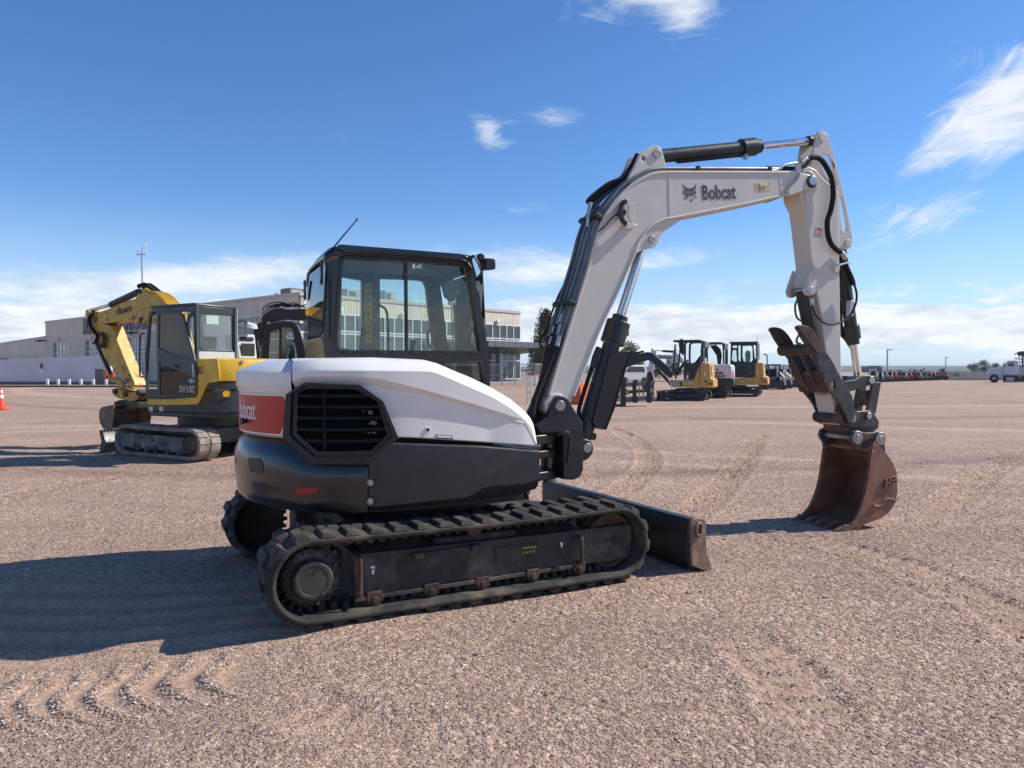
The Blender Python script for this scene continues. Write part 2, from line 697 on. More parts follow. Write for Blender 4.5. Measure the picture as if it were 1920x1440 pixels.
blue = wt.mix(1.0, hs.outputs[0], (.88, 1.0, 1.14, 1), 'MULTIPLY')
hz = wt.mix(veil, blue, (4.4, 5.6, 6.9, 1))
skyc = wt.mix(cloud, hz, ccol)
wt.put(bg, 0, skyc)
bg.inputs[1].default_value = SKY_STRENGTH

# ------------------------------------------------------------------ ground
def ground_mat():
    m = bpy.data.materials.new('gravel_ground')
    m.use_nodes = True
    t = NT(m.node_tree)
    b = t.n['Principled BSDF']
    geo = t.add('ShaderNodeNewGeometry').outputs['Position']
    big = t.noise(geo, .35, 5, .6)
    mid = t.noise(geo, 2.2, 6, .62)
    mp = t.add('ShaderNodeMapping')
    t.put(mp, 0, geo)
    mp.inputs['Scale'].default_value = (.09, .55, 1)
    streak = t.noise(mp.outputs[0], 1.0, 7, .68)
    vo = t.add('ShaderNodeTexVoronoi')
    t.put(vo, 'Vector', geo)
    t.put(vo, 'Scale', 62)
    vo2 = t.add('ShaderNodeTexVoronoi')
    t.put(vo2, 'Vector', geo)
    t.put(vo2, 'Scale', 26)
    speck = t.add('ShaderNodeSeparateColor')
    t.put(speck, 0, vo.outputs['Color'])
    speck2 = t.add('ShaderNodeSeparateColor')
    t.put(speck2, 0, vo2.outputs['Color'])
    base = t.mix(t.ramp(big, .35, .68), (.445, .302, .222, 1), (.365, .248, .185, 1))
    base = t.mix(t.math('MULTIPLY', t.ramp(streak, .42, .70), .55), base, (.29, .198, .152, 1))
    base = t.mix(t.math('MULTIPLY', t.ramp(mid, .5, .75), .4), base, (.50, .345, .25, 1))
    # pale and dark arcs left by wheels
    for cx, cy, rad, wid, amt, colr in ((14, 34, 24.5, .28, .45, (.55, .39, .28, 1)), (14, 34, 22.8, .28, .4, (.55, .39, .28, 1)),
                                       (-2, 38, 27, .35, .40, (.22, .145, .105, 1)), (30, 60, 44, .5, .4, (.55, .39, .28, 1)),
                                       (-40, 70, 58, .35, .35, (.55, .39, .28, 1)), (-40, 70, 56.2, .35, .35, (.55, .39, .28, 1)),
                                       (6, 70, 46, .6, .35, (.22, .145, .105, 1)), (10, 90, 58, .8, .4, (.55, .39, .28, 1))):
        d = t.vmath('DISTANCE', geo, (cx, cy, 0))
        wob = t.math('MULTIPLY', t.math('SUBTRACT', mid, .5), .7)
        q = t.math('DIVIDE', t.math('ADD', t.math('SUBTRACT', d, rad), wob), wid)
        g = t.math('EXPONENT', t.math('MULTIPLY', t.math('MULTIPLY', q, q), -1))
        g = t.math('MULTIPLY', g, t.ramp(t.noise(geo, 1.1, 4, .6), .25, .55))
        base = t.mix(t.math('MULTIPLY', g, min(1, amt * 1.7)), base, colr)
    sp_ = t.ramp(speck.outputs[0], 0, 1, .72, 1.32)
    sp2 = t.ramp(speck2.outputs[1], 0, 1, .80, 1.20)
    comb = t.add('ShaderNodeCombineColor')
    k = t.math('MULTIPLY', sp_, sp2)
    for i in range(3):
        t.put(comb, i, k)
    base = t.mix(1.0, base, comb.outputs[0], 'MULTIPLY')
    white = t.math('GREATER_THAN', speck.outputs[1], .965)
    base = t.mix(t.math('MULTIPLY', white, .6), base, (.58, .52, .47, 1))
    # fine sand where vertex paint says so
    at_ = t.add('ShaderNodeAttribute')
    at_.attribute_name = 'sand'
    base = t.mix(at_.outputs['Fac'], base, t.mix(mid, (.36, .235, .160, 1), (.46, .315, .222, 1)))
    t.put(b, 'Base Color', base)
    t.put(b, 'Roughness', .93)
    t.put(b, 'Specular IOR Level', .2)
    hgt = t.math('ADD', t.math('MULTIPLY', t.math('SUBTRACT', 1, vo.outputs['Distance']), .55), t.math('MULTIPLY', t.math('SUBTRACT', 1, vo2.outputs['Distance']), .9))
    hgt = t.math('ADD', hgt, t.math('MULTIPLY', t.noise(geo, 8, 6, .7), 1.3))
    hgt = t.math('ADD', hgt, t.math('MULTIPLY', streak, 2.2))
    bp = t.add('ShaderNodeBump')
    t.put(bp, 'Strength', t.math('SUBTRACT', .75, t.math('MULTIPLY', at_.outputs['Fac'], .6)))
    t.put(bp, 'Distance', .022)
    t.put(bp, 'Height', hgt)
    t.l.new(bp.outputs[0], b.inputs['Normal'])
    return m


MATS['gravel_ground'] = ground_mat()

# ridges of gravel pushed up by the lugs of the track, seen bottom left
RIDGES = []
for k, (x0, y0) in enumerate(((8, 1250), (62, 1248), (125, 1246), (192, 1243), (258, 1236), (330, 1234), (400, 1232))):
    s = 1 - .09 * max(0, k - 3)
    pts = [(x0 + 34, y0 - 16), (x0 + 22, y0 + 2), (x0 - 6, y0 + 18), (x0 - 20 * s, y0 + 34 * s), (x0 - 8 * s, y0 + 56 * s),
           (x0 + 30 * s, y0 + 74 * s), (x0 + 78 * s, y0 + 88 * s)]
    RIDGES.append(np.array([ground(*p) for p in pts]))


def seg_dist(px, py, line):
    best = np.full(px.shape, 9.)
    par = np.zeros(px.shape)
    n = len(line) - 1
    for i in range(n):
        ax, ay = line[i]
        bx, by = line[i + 1]
        L2 = (bx - ax) ** 2 + (by - ay) ** 2
        t = np.clip(((px - ax) * (bx - ax) + (py - ay) * (by - ay)) / L2, 0, 1)
        d = np.hypot(px - ax - t * (bx - ax), py - ay - t * (by - ay))
        m = d < best
        best[m] = d[m]
        par[m] = (i + t[m]) / n
    return best, par


def smooth_noise(x, y, s, seed):
    rs = np.random.default_rng(seed)
    tab = rs.random((256, 256))
    x, y = x * s + 1000, y * s + 1000
    xi, yi = np.floor(x).astype(int), np.floor(y).astype(int)
    fx, fy = x - xi, y - yi
    fx, fy = fx * fx * (3 - 2 * fx), fy * fy * (3 - 2 * fy)
    g = lambda i, j: tab[i % 256, j % 256]
    return (g(xi, yi) * (1 - fx) + g(xi + 1, yi) * fx) * (1 - fy) + (g(xi, yi + 1) * (1 - fx) + g(xi + 1, yi + 1) * fx) * fy


BANDS = []
for pts, wid, lug in (([(1180, 1115), (1290, 1150), (1380, 1190), (1465, 1255), (1515, 1335), (1545, 1470)], .46, .15),
                      ([(1500, 1005), (1590, 1027), (1710, 1066), (1810, 1110), (1910, 1165), (2050, 1260)], .44, .14),
                      ([(1080, 960), (1180, 905), (1215, 850), (1150, 805), (1060, 790)], .46, .16),
                      ([(1240, 1010), (1330, 930), (1400, 860), (1420, 810)], .46, .16),
                      ([(1700, 985), (1790, 930), (1860, 880), (1960, 840)], .5, .16),
                      ([(-60, 806), (110, 783), (300, 768)], .6, .2), ([(-60, 790), (110, 772), (260, 762)], .6, .2),
                      ([(-40, 950), (90, 915), (260, 890), (420, 880)], .5, .16),
                      ([(560, 1320), (760, 1400), (900, 1500)], .40, .14)):
    g_ = [ground(*p) for p in pts]
    BANDS.append(([(q.x, q.y) for q in spline([(a, b, 0) for a, b in g_], 6)], wid, lug))


def ground_height(x, y):
    h = (smooth_noise(x, y, .9, 1) - .5) * .020 + (smooth_noise(x, y, 3.1, 2) - .5) * .012 + (smooth_noise(x, y, 9, 3) - .5) * .007
    h = h - .010
    h = h - .115 * np.clip((-1.0 - x) / 1.5, 0, 1) ** 1.2 * np.clip((5.6 - y) / 1.2, 0, 1) * np.clip((x + 9) / 4, 0, 1)  # added dip, shaped so the machine's shadow edge falls lower
    sand = np.zeros(x.shape)
    near = (x > -4.5) & (x < 0) & (y > 2.6) & (y < 5)
    xs, ys = x[near], y[near]
    add = np.zeros(xs.shape)
    rid = np.zeros(xs.shape)
    for ln in RIDGES:
        d, p = seg_dist(xs, ys, ln)
        g = np.exp(-(d / .042) ** 2) * np.clip(2.2 - 2.2 * p, 0, 1)
        rid = np.maximum(rid, g)
    add += rid * .024
    h[near] += add
    mid = np.array([(ln[2] + ln[3]) / 2 for ln in RIDGES])
    d, p = seg_dist(xs, ys, mid)
    s = np.clip(1.25 - d / .24, 0, 1) * (1 - np.clip(rid * 2.5, 0, 1))
    sand[near] = s
    h[near] -= s * .005
    # ruts running back from the track in its shade
    w = (x > -5) & (x < -.9) & (y > 3.7) & (y < 6.4)
    xs, ys = x[w], y[w]
    q = (ys - 4.3) - (xs + 1.2) * .16 - (xs + 1.2) ** 2 * .035
    fade = np.exp(-((q - .75) / .75) ** 4) * np.clip((-.9 - xs) * 1.5, 0, 1)
    h[w] += fade * .019 * np.sin(q * 24 + 2.5 * smooth_noise(xs, ys, .8, 5))
    sand[w] = np.maximum(sand[w], fade * .75)
    for line, wid, lug in BANDS:
        L = np.array(line)
        lo, hi = L.min(0) - wid, L.max(0) + wid
        w = (x > lo[0]) & (x < hi[0]) & (y > lo[1]) & (y < hi[1])
        if not w.any():
            continue
        xs, ys = x[w], y[w]
        d, p = seg_dist(xs, ys, L)
        tot = np.hypot(*np.diff(L, axis=0).T).sum()
        edge = np.clip((wid * .5 - d) / (wid * .14), 0, 1) * np.clip(p * 8, 0, 1) * np.clip((1 - p) * 8, 0, 1)
        patchy = np.clip(smooth_noise(xs, ys, 1.3, 31) * 1.9 - .35 + .06 * np.clip(ys - 5, 0, 6), 0, 1)
        k = edge * patchy
        rid = np.clip(np.sin(p * tot / lug * 6.283 + d * 9) * 1.6, -1, 1)
        h[w] += k * (-.012 + (.011 + .0026 * np.clip(ys - 5, 0, 8)) * rid)
        rim = np.exp(-((d - wid * .55) / .05) ** 2) * patchy * .010
        h[w] += rim
        sand[w] = np.maximum(sand[w], k * (.62 - .45 * np.clip(rid, 0, 1)))
    return h, sand


def axis(lo, hi, step, far_lo, far_hi, k=1.09):
    mid = list(np.arange(lo, hi + step / 2, step))
    a, s = [lo], step
    while a[-1] > far_lo:
        s *= k
        a.append(a[-1] - s)
    b, s = [hi], step
    while b[-1] < far_hi:
        s *= k
        b.append(b[-1] + s)
    return np.array(a[:0:-1] + mid + b[1:])


def axis2(a0, a1, s1, b0, b1, s2, lo, hi):
    inner = list(np.arange(a0, a1 + s1 / 2, s1))
    left = list(np.arange(a0 - s2, b0, -s2))[::-1]
    right = list(np.arange(inner[-1] + s2, b1, s2))
    mid = left + inner + right
    s, a = s2, [mid[0]]
    while a[-1] > lo:
        s *= 1.09
        a.append(a[-1] - s)
    s, b = s2, [mid[-1]]
    while b[-1] < hi:
        s *= 1.09
        b.append(b[-1] + s)
    return np.array(a[:0:-1] + mid + b[1:])


gx = axis2(-4.2, 4.5, .028, -10, 9, .065, -6000, 6000)
gy = axis2(2.5, 8.5, .028, 2.4, 16, .05, -600, 8000)
GX, GY = np.meshgrid(gx, gy)
GH, GS = ground_height(GX.ravel(), GY.ravel())
GH = GH * np.clip(1.3 - np.hypot(GX.ravel(), GY.ravel()) / 60, .0, 1)
nx_, ny_ = len(gx), len(gy)
me = bpy.data.meshes.new('gravel_yard')
co = np.stack([GX.ravel(), GY.ravel(), GH], 1).astype(np.float32)
me.vertices.add(len(co))
me.vertices.foreach_set('co', co.ravel())
ii = (np.arange(ny_ - 1)[:, None] * nx_ + np.arange(nx_ - 1)[None, :]).ravel()
quads = np.stack([ii, ii + 1, ii + 1 + nx_, ii + nx_], 1).astype(np.int32)
me.loops.add(quads.size)
me.loops.foreach_set('vertex_index', quads.ravel())
me.polygons.add(len(quads))
me.polygons.foreach_set('loop_start', np.arange(0, quads.size, 4, dtype=np.int32))
me.polygons.foreach_set('loop_total', np.full(len(quads), 4, dtype=np.int32))
me.polygons.foreach_set('use_smooth', np.ones(len(quads), dtype=bool))
at_s = me.attributes.new('sand', 'FLOAT', 'POINT')
at_s.data.foreach_set('value', GS.astype(np.float32))
me.update()
me.materials.append(MATS['gravel_ground'])
go = bpy.data.objects.new('ground', me)
COL.objects.link(go)
tag(go, kind='structure')


# ------------------------------------------------------------------ loose gravel stones (one mass)
def pebble_mat():
    m = bpy.data.materials.new('pebble')
    m.use_nodes = True
    t = NT(m.node_tree)
    b = t.n['Principled BSDF']
    a = t.add('ShaderNodeAttribute')
    a.attribute_type = 'INSTANCER'
    a.attribute_name = 'tint'
    cr = t.add('ShaderNodeValToRGB')
    t.put(cr, 0, a.outputs['Fac'])
    els = cr.color_ramp
    stops = ((0, (.20, .140, .108)), (.22, (.31, .212, .158)), (.5, (.41, .282, .212)), (.78, (.52, .370, .280)), (.93, (.62, .50, .41)), (1, (.72, .67, .62)))
    els.elements[0].color = c4(stops[0][1])
    els.elements[1].color = c4(stops[-1][1])
    for p, c in stops[1:-1]:
        e = els.elements.new(p)
        e.color = c4(c)
    geo = t.add('ShaderNodeNewGeometry').outputs['Position']
    c = t.mix(t.math('MULTIPLY', t.noise(geo, 90, 3), .35), cr.outputs[0], (.2, .15, .125, 1))
    t.put(b, 'Base Color', c)
    t.put(b, 'Roughness', .88)
    t.put(b, 'Specular IOR Level', .25)
    return m


MATS['pebble'] = pebble_mat()
peb = []
for k in range(7):
    bm = bmesh.new()
    bmesh.ops.create_icosphere(bm, subdivisions=1 if k else 2, radius=.5)
    rk = random.Random(k + 11)
    ax = (1, rk.uniform(.65, .95), rk.uniform(.36, .58))
    off = Vector((rk.uniform(0, 9), rk.uniform(0, 9), rk.uniform(0, 9)))
    for v in bm.verts:
        f = 1 + .55 * mnoise.noise(v.co * 2.6 + off)
        v.co = Vector((v.co.x * ax[0] * f, v.co.y * ax[1] * f, v.co.z * ax[2] * f))
    pm = bpy.data.meshes.new('gravel_stone')
    bm.to_mesh(pm)
    bm.free()
    pm.materials.append(MATS['pebble'])
    peb.append(bpy.data.objects.new('gravel_stone', pm))
pcoll = bpy.data.collections.new('gravel_stones')
for o in peb:
    pcoll.objects.link(o)


def scatter(y0, y1, dens, smin, smax, seed):
    rs = np.random.default_rng(seed)
    n = int(dens * .78 * (y1 * y1 - y0 * y0))
    y = np.sqrt(rs.random(n) * (y1 * y1 - y0 * y0) + y0 * y0)
    x = (rs.random(n) * 2 - 1) * (y * .74 + .3)
    keep = rs.random(n) < .30 + .95 * smooth_noise(x, y, 1.6, 9) * (.4 + .8 * smooth_noise(x, y, .5, 10))
    h, s = ground_height(x, y)
    keep &= rs.random(n) > s * .93
    keep &= rs.random(n) < np.clip((17 - y) / 8, 0, 1)
    x, y, h = x[keep], y[keep], h[keep]
    size = smin * (smax / smin) ** (rs.random(len(x)) ** 2.2)
    return x, y, h, size


sets = [scatter(2.5, 4.6, 9000, .0048, .0155, 21), scatter(4.6, 7.5, 4600, .0062, .0150, 22), scatter(7.5, 17, 1000, .009, .020, 23),
        scatter(2.5, 14, 9, .022, .042, 24)]
rx, ry = [], []
rs_ = np.random.default_rng(5)
for ln in RIDGES:
    L = np.array(spline([(p[0], p[1], 0) for p in ln], 30))[:, :2]
    n = 520
    tt = rs_.random(n) ** 1.35
    i = (tt * (len(L) - 1)).astype(int)
    rx.append(L[i, 0] + rs_.normal(0, .015, n))
    ry.append(L[i, 1] + rs_.normal(0, .014, n))
rx, ry = np.concatenate(rx), np.concatenate(ry)
rh, _ = ground_height(rx, ry)
sets.append((rx, ry, rh, .008 * (3.0) ** (rs_.random(len(rx)) ** 1.6)))
PX, PY, PH, PS = [np.concatenate([s[i] for s in sets]) for i in range(4)]
pm = bpy.data.meshes.new('gravel')
pm.vertices.add(len(PX))
pm.vertices.foreach_set('co', np.stack([PX, PY, PH + PS * .12], 1).astype(np.float32).ravel())
for nm, vals in (('size', PS), ('tint', np.clip(rng.normal(.55, .24, len(PX)) + np.where(np.arange(len(PX)) >= len(PX) - len(rx), .05, 0), 0, 1))):  # ridge stones tinted lighter, sunlight put into their colour
    a = pm.attributes.new(nm, 'FLOAT', 'POINT')
    a.data.foreach_set('value', vals.astype(np.float32))
po = bpy.data.objects.new('gravel', pm)
COL.objects.link(po)
tag(po, 'loose pinkish gravel stones scattered over the yard', 'gravel', kind='stuff')
ng = bpy.data.node_groups.new('gravel_scatter', 'GeometryNodeTree')
ng.interface.new_socket('Geometry', in_out='INPUT', socket_type='NodeSocketGeometry')
ng.interface.new_socket('Geometry', in_out='OUTPUT', socket_type='NodeSocketGeometry')
N = ng.nodes
gi, go_ = N.new('NodeGroupInput'), N.new('NodeGroupOutput')
iop = N.new('GeometryNodeInstanceOnPoints')
ci = N.new('GeometryNodeCollectionInfo')
ci.inputs['Collection'].default_value = pcoll
ci.inputs['Separate Children'].default_value = True
ci.inputs['Reset Children'].default_value = True
rr = N.new('FunctionNodeRandomValue')
rr.data_type = 'FLOAT_VECTOR'
rr.inputs[0].default_value = (-.35, -.35, 0)
rr.inputs[1].default_value = (.35, .35, 6.283)
sz = N.new('GeometryNodeInputNamedAttribute')
sz.data_type = 'FLOAT'
sz.inputs['Name'].default_value = 'size'
L_ = ng.links
L_.new(gi.outputs[0], iop.inputs['Points'])
L_.new(ci.outputs[0], iop.inputs['Instance'])
iop.inputs['Pick Instance'].default_value = True
L_.new(rr.outputs[0], iop.inputs['Rotation'])
L_.new(sz.outputs[0], iop.inputs['Scale'])
L_.new(iop.outputs[0], go_.inputs[0])
md = po.modifiers.new('scatter', 'NODES')
md.node_group = ng
# ================================================================== the large white excavator
EXC = Frame(-.70, 5.96, R(23.5))
U = Frame(-.70, 5.96, R(27.2))          # undercarriage heading
H = EXC                                  # house heading
exc = thing('excavator', EXC, 'large white crawler excavator with black cab, rusty bucket resting on the gravel', 'excavator')


class Track:
    """stadium path of a crawler track: wheels at xr and xf, outer belt radius r, axle height zc_"""

    def __init__(self, xr, xf, r, lug):
        self.xr, self.xf, self.r = xr, xf, r
        self.z = r + lug
        self.a = xf - xr
        self.arc = math.pi * r
        self.L = 2 * self.a + 2 * self.arc

    def pt(self, s):
        s %= self.L
        if s < self.a:
            return self.xr + s, self.z - self.r, 0, -1
        s -= self.a
        if s < self.arc:
            t = -math.pi / 2 + s / self.r
            return self.xf + self.r * math.cos(t), self.z + self.r * math.sin(t), math.cos(t), math.sin(t)
        s -= self.arc
        if s < self.a:
            return self.xf - s, self.z + self.r - .012 * math.sin(math.pi * s / self.a), 0, 1
        s -= self.a
        t = math.pi / 2 + s / self.r
        return self.xr + self.r * math.cos(t), self.z + self.r * math.sin(t), math.cos(t), math.sin(t)

    def at(self, s, y, d):
        x, z, nx, nz = self.pt(s)
        return (x + nx * d, y, z + nz * d)

    def belt(self, y0, y1, th=.042, n=150):
        prof = [(y0, -th * .75), (y0 - .004, -th * .45), (y0, -.006), (y0 + .018, 0), (y1 - .018, 0), (y1, -.006), (y1 + .004, -th * .45), (y1, -th * .75),
                (y1 - .02, -th), (y0 + .02, -th)]
        m = len(prof)
        b = MB()
        vs = []
        for i in range(n):
            s = self.L * i / n
            vs += [self.at(s, y, d) for y, d in prof]
        fs = [(i * m + k, i * m + (k + 1) % m, ((i + 1) % n) * m + (k + 1) % m, ((i + 1) % n) * m + k) for i in range(n) for k in range(m)]
        return b.add(vs, fs)

    def lugs(self, b, y0, y1, pitch, h, length, rows=2):
        n = round(self.L / pitch)
        p = self.L / n
        w = (y1 - y0) / rows
        for k in range(n):
            for r in range(rows):
                s = (k + (.5 if r % 2 else 0)) * p
                a, c = y0 + r * w, y0 + (r + 1) * w
                a -= 0 if r == 0 else w * .18
                c += 0 if r == rows - 1 else w * .18
                e = length / 2
                i0 = .014
                lo = [self.at(s - e, a, -.002), self.at(s + e, a, -.002), self.at(s + e * .92, c, -.002), self.at(s - e * .92, c, -.002)]
                hi = [self.at(s - e * .62, a + i0, h), self.at(s + e * .62, a + i0, h), self.at(s + e * .5, c - i0, h), self.at(s - e * .5, c - i0, h)]
                b.hexa(lo, hi)

    def guides(self, b, y0, y1, pitch, h, length, th=.04):
        n = round(self.L / pitch)
        p = self.L / n
        for k in range(n):
            s = k * p
            e = length / 2
            for a, c in ((y0, y0 + .055), (y1 - .055, y1)):
                lo = [self.at(s - e, a, -th), self.at(s + e, a, -th), self.at(s + e, c, -th), self.at(s - e, c, -th)]
                hi = [self.at(s - e * .7, a + .008, -th - h), self.at(s + e * .7, a + .008, -th - h), self.at(s + e * .7, c - .008, -th - h),
                      self.at(s - e * .7, c - .008, -th - h)]
                b.hexa(lo, hi)


YN = -1.15                                  # near face of the near track
RB = .262
xs_ = U.P(586, 1092, YN + .06)[0]
xi_ = U.P(1150, 1010, YN + .08)[0]
TR = Track(xs_, xi_, RB, .026)


def sprocket(b, cx, cz, y0, y1, rad, teeth):
    pts = []
    for k in range(teeth):
        t = 2 * math.pi * k / teeth
        d = 2 * math.pi / teeth
        for f, rr in ((-.32, .87), (-.18, 1.0), (.18, 1.0), (.32, .87)):
            pts.append((cx + rad * rr * math.cos(t + f * d), cz + rad * rr * math.sin(t + f * d)))
    b.prism(pts, y0, y1)


def track_set(side):
    """side -1: the near track, +1: the far one"""
    def yy(a):
        return -side * a            # a is given for the near side (negative)
    y0, y1 = sorted((yy(YN), yy(YN + .45)))
    b = TR.belt(y0, y1)
    TR.lugs(b, y0, y1, .152, .028, .102)
    TR.guides(b, y0 + .14, y1 - .14, .076, .05, .048)
    tr = b.build('track', 'rubber', exc, U, bevel=.004, seg=1)
    o = side
    # sprocket with final drive
    b = MB()
    sprocket(b, xs_, TR.z, yy(YN + .205), yy(YN + .245), .222, 21)
    b.lathe([(0, .150), (-side * .02, .175), (-side * .10, .175), (-side * .11, .15)], (xs_, yy(YN + .10), TR.z), n=40)
    for k in range(14):
        t = 2 * math.pi * k / 14
        b.cyl((xs_ + .162 * math.cos(t), yy(YN + .085), TR.z + .162 * math.sin(t)), (xs_ + .162 * math.cos(t), yy(YN + .11), TR.z + .162 * math.sin(t)), .011, 6)
    sp_ = b.build('sprocket', 'dusty_iron', exc, U, bevel=.003)
    b = MB()
    b.lathe([(0, .060), (0, .088), (-side * -.004, .090), (-side * -.004, .112), (-side * .012, .122), (-side * .09, .126)], (xs_, yy(YN + .035), TR.z), n=48)
    for k in range(3):
        t = 2 * math.pi * k / 3 + 1.1
        b.cyl((xs_ + .098 * math.cos(t), yy(YN + .022), TR.z + .098 * math.sin(t)), (xs_ + .098 * math.cos(t), yy(YN + .05), TR.z + .098 * math.sin(t)), .012, 6)
    b.build('hub_cap', 'hub_iron', sp_, U, bevel=.002)
    # idler
    b = MB()
    s = -side
    b.lathe([(0, .03), (0, .06), (s * .03, .075), (s * .03, .165), (s * .004, .185), (s * .004, .198), (s * .03, .208), (s * .09, .208), (s * .09, .214), (s * .15, .214),
             (s * .15, .208), (s * .21, .208), (s * .23, .185), (s * .20, .165), (s * .20, .05)], (xi_, yy(YN + .115), TR.z), n=44)
    b.build('idler', 'rust', exc, U, bevel=.003)
    # long beam of the frame
    q = U.PP([(664, 1040), (860, 1019), (1090, 993), (1184, 982), (1184, 1046), (1090, 1059), (860, 1090), (664, 1124)], YN + .105)
    b = MB()
    b.prism(q, yy(YN + .105), yy(YN + .40))
    tf = b.build('track_frame', 'frame_paint', exc, U, bevel=.006)
    zt = q[1][1]
    # sloping dirt-covered top, lip below, end plate, access plate
    b = MB()
    a, c = q[0], q[2]
    xa, xb = a[0] + .05, q[2][0] - .02
    b.hexa([(xa, yy(YN + .125), a[1] - .01), (xb, yy(YN + .125), c[1] - .006), (xb, yy(YN + .30), c[1] + .05), (xa + .1, yy(YN + .30), a[1] + .045)],
           [(xa, yy(YN + .395), a[1] - .02), (xb, yy(YN + .395), c[1] - .02), (xb, yy(YN + .395), c[1] + .05), (xa + .1, yy(YN + .395), a[1] + .045)])
    b.build('beam_top', 'dusty_iron', tf, U)
    b = MB()
    lip0, lip1 = q[7], q[5]
    b.hexa([(lip0[0], yy(YN + .09), lip0[1] - .014), (lip1[0], yy(YN + .09), lip1[1] - .014), (lip1[0], yy(YN + .115), lip1[1] - .014), (lip0[0], yy(YN + .115), lip0[1] - .014)],
           [(lip0[0], yy(YN + .09), lip0[1] + .012), (lip1[0], yy(YN + .09), lip1[1] + .012), (lip1[0], yy(YN + .115), lip1[1] + .012), (lip0[0], yy(YN + .115), lip0[1] + .012)])
    b.build('lower_lip', 'dusty_iron', tf, U, bevel=.003)
    for (p0, p1, p2) in (((664, 1036), (676, 1126), .022), ((1078, 1000), (1090, 1062), .022)):
        x0, z0 = U.P(p0[0], p0[1], YN + .07)
        x1, z1 = U.P(p1[0], p1[1], YN + .07)
        b = MB()
        xm, w = (x0 + x1) / 2 + .012, .016
        out = [(xm - .028, z0 - .012), (xm + .028, z0 - .012), (xm + .028, z1 + .03), (xm - .028, z1 + .03)]
        hol = [(xm - .012, z0 - .035), (xm + .012, z0 - .035), (xm + .012, z1 + .05), (xm - .012, z1 + .05)]
        # a loop of round bar welded to the beam, seen from its edge
        path = [(xm, yy(YN + .11), z0 - .03), (xm, yy(YN + .055), z0 - .035), (xm, yy(YN + .04), z0 - .055), (xm, yy(YN + .04), z1 + .055), (xm, yy(YN + .055), z1 + .035), (xm, yy(YN + .11), z1 + .03)]
        b.tube(path, .013, 8, 3)
        b.build('tie_down_loop', 'rust', tf, U)
    for px, py in ((786, 1043), (893, 1027)):
        x0, z0 = U.P(px, py, YN + .06)
        b = MB().box(x0 - .032, x0 + .032, *sorted((yy(YN + .045), yy(YN + .11))), z0 - .018, z0 + .022)
        b.build('step_lug', 'rust' if px < 800 else 'frame_paint', tf, U, bevel=.008)
    # toothed rack plate between the step lugs
    x0, z0 = U.P(786, 1036, YN + .09)
    x1, z1 = U.P(885, 1022, YN + .09)
    n = 22
    pts = [(x0, z0 - .03), (x1, z1 - .03)]
    for k in range(n, -1, -1):
        xx = x0 + (x1 - x0) * k / n
        zz = z0 + (z1 - z0) * k / n
        pts += [(xx, zz), (xx - (x1 - x0) / n * .5, zz), (xx - (x1 - x0) / n * .5, zz - .010), (xx - (x1 - x0) / n * .98, zz - .010)] if k else [(xx, zz)]
    MB().prism(pts, yy(YN + .088), yy(YN + .103)).build('serrated_strip', 'frame_paint', tf, U)
    # cover plate, slot, stencils
    c = U.PP([(927, 1028), (975, 1021), (1006, 1018), (1006, 1048), (975, 1053), (932, 1057)], YN + .1)
    MB().prism(c, yy(YN + .098), yy(YN + .104)).build('cover_plate', 'frame_paint', tf, U, bevel=.002)
    sl = U.PP([(1147, 1013), (1153, 1009), (1162, 1008), (1167, 1012), (1163, 1018), (1152, 1021)], YN + .1)
    MB().prism(sl, yy(YN + .096), yy(YN + .1045)).build('slot', 'black_plastic', tf, U)
    # rollers
    for k, (px, py) in enumerate(((701, 1122), (807, 1107), (903, 1094), (997, 1079), (1084, 1066))):
        x0, z0 = U.P(px, py, YN + .11)
        b = MB()
        b.lathe([(0, .05), (s * .02, .07), (s * .07, .07), (s * .07, .055), (s * .15, .055), (s * .15, .07), (s * .20, .07), (s * .22, .05)], (x0, yy(YN + .12), z0 - .012), n=20)
        ro = b.build('roller', 'rust', tf, U)
        b = MB()
        e = .05
        b.prism([(x0 - e, z0 + .05), (x0 - e, z0 - .01), (x0 - e * .5, z0 - .036), (x0 + e * .5, z0 - .036), (x0 + e, z0 - .01), (x0 + e, z0 + .05)], yy(YN + .085), yy(YN + .115))
        b.cyl((x0, yy(YN + .072), z0), (x0, yy(YN + .09), z0), .022, 14)
        b.build('roller_bracket', 'rust', ro, U, bevel=.004)
    x0, z0 = U.P(891, 995, YN + .14)
    b = MB().lathe([(0, .014), (-s * .004, .03), (0, .038), (0, .045), (s * .02, .052), (s * .2, .052)], (x0, yy(YN + .14), z0), n=24)
    b.build('carrier_roller', 'rust', exc, U)
    return tr, tf


near_tr, near_tf = track_set(1)
far_tr, far_tf = track_set(-1)

# stencils and marks on the near beam
y = YN + .0970
def mark(pts, m, nm='paint_mark'):
    MB().prism(U.PP(pts, YN + .105), y, y - .0015).build(nm, m, near_tf, U, smooth=False)
for k in range(5):
    px = 979 + k * 5.5
    mark([(px, 1026 - k * .7), (px + 3.2, 1025.5 - k * .7), (px + 3.4, 1028.5 - k * .7), (px, 1029.5 - k * .7)], 'yellow_decal')
for k in range(4):
    px = 980 + k * 6.2
    mark([(px, 1034 - k * .8), (px + 3.0, 1033.5 - k * .8), (px + 1.2, 1038.0 - k * .8), (px - .6, 1039 - k * .8)], 'yellow_decal')
mark([(694, 1061), (702, 1061), (702, 1065), (695, 1066)], 'white_decal')
mark([(696, 1069), (702, 1067), (700, 1076), (697, 1077)], 'white_decal')
mark([(1049, 1017), (1054, 1016), (1054, 1023), (1051, 1027)], 'white_decal')

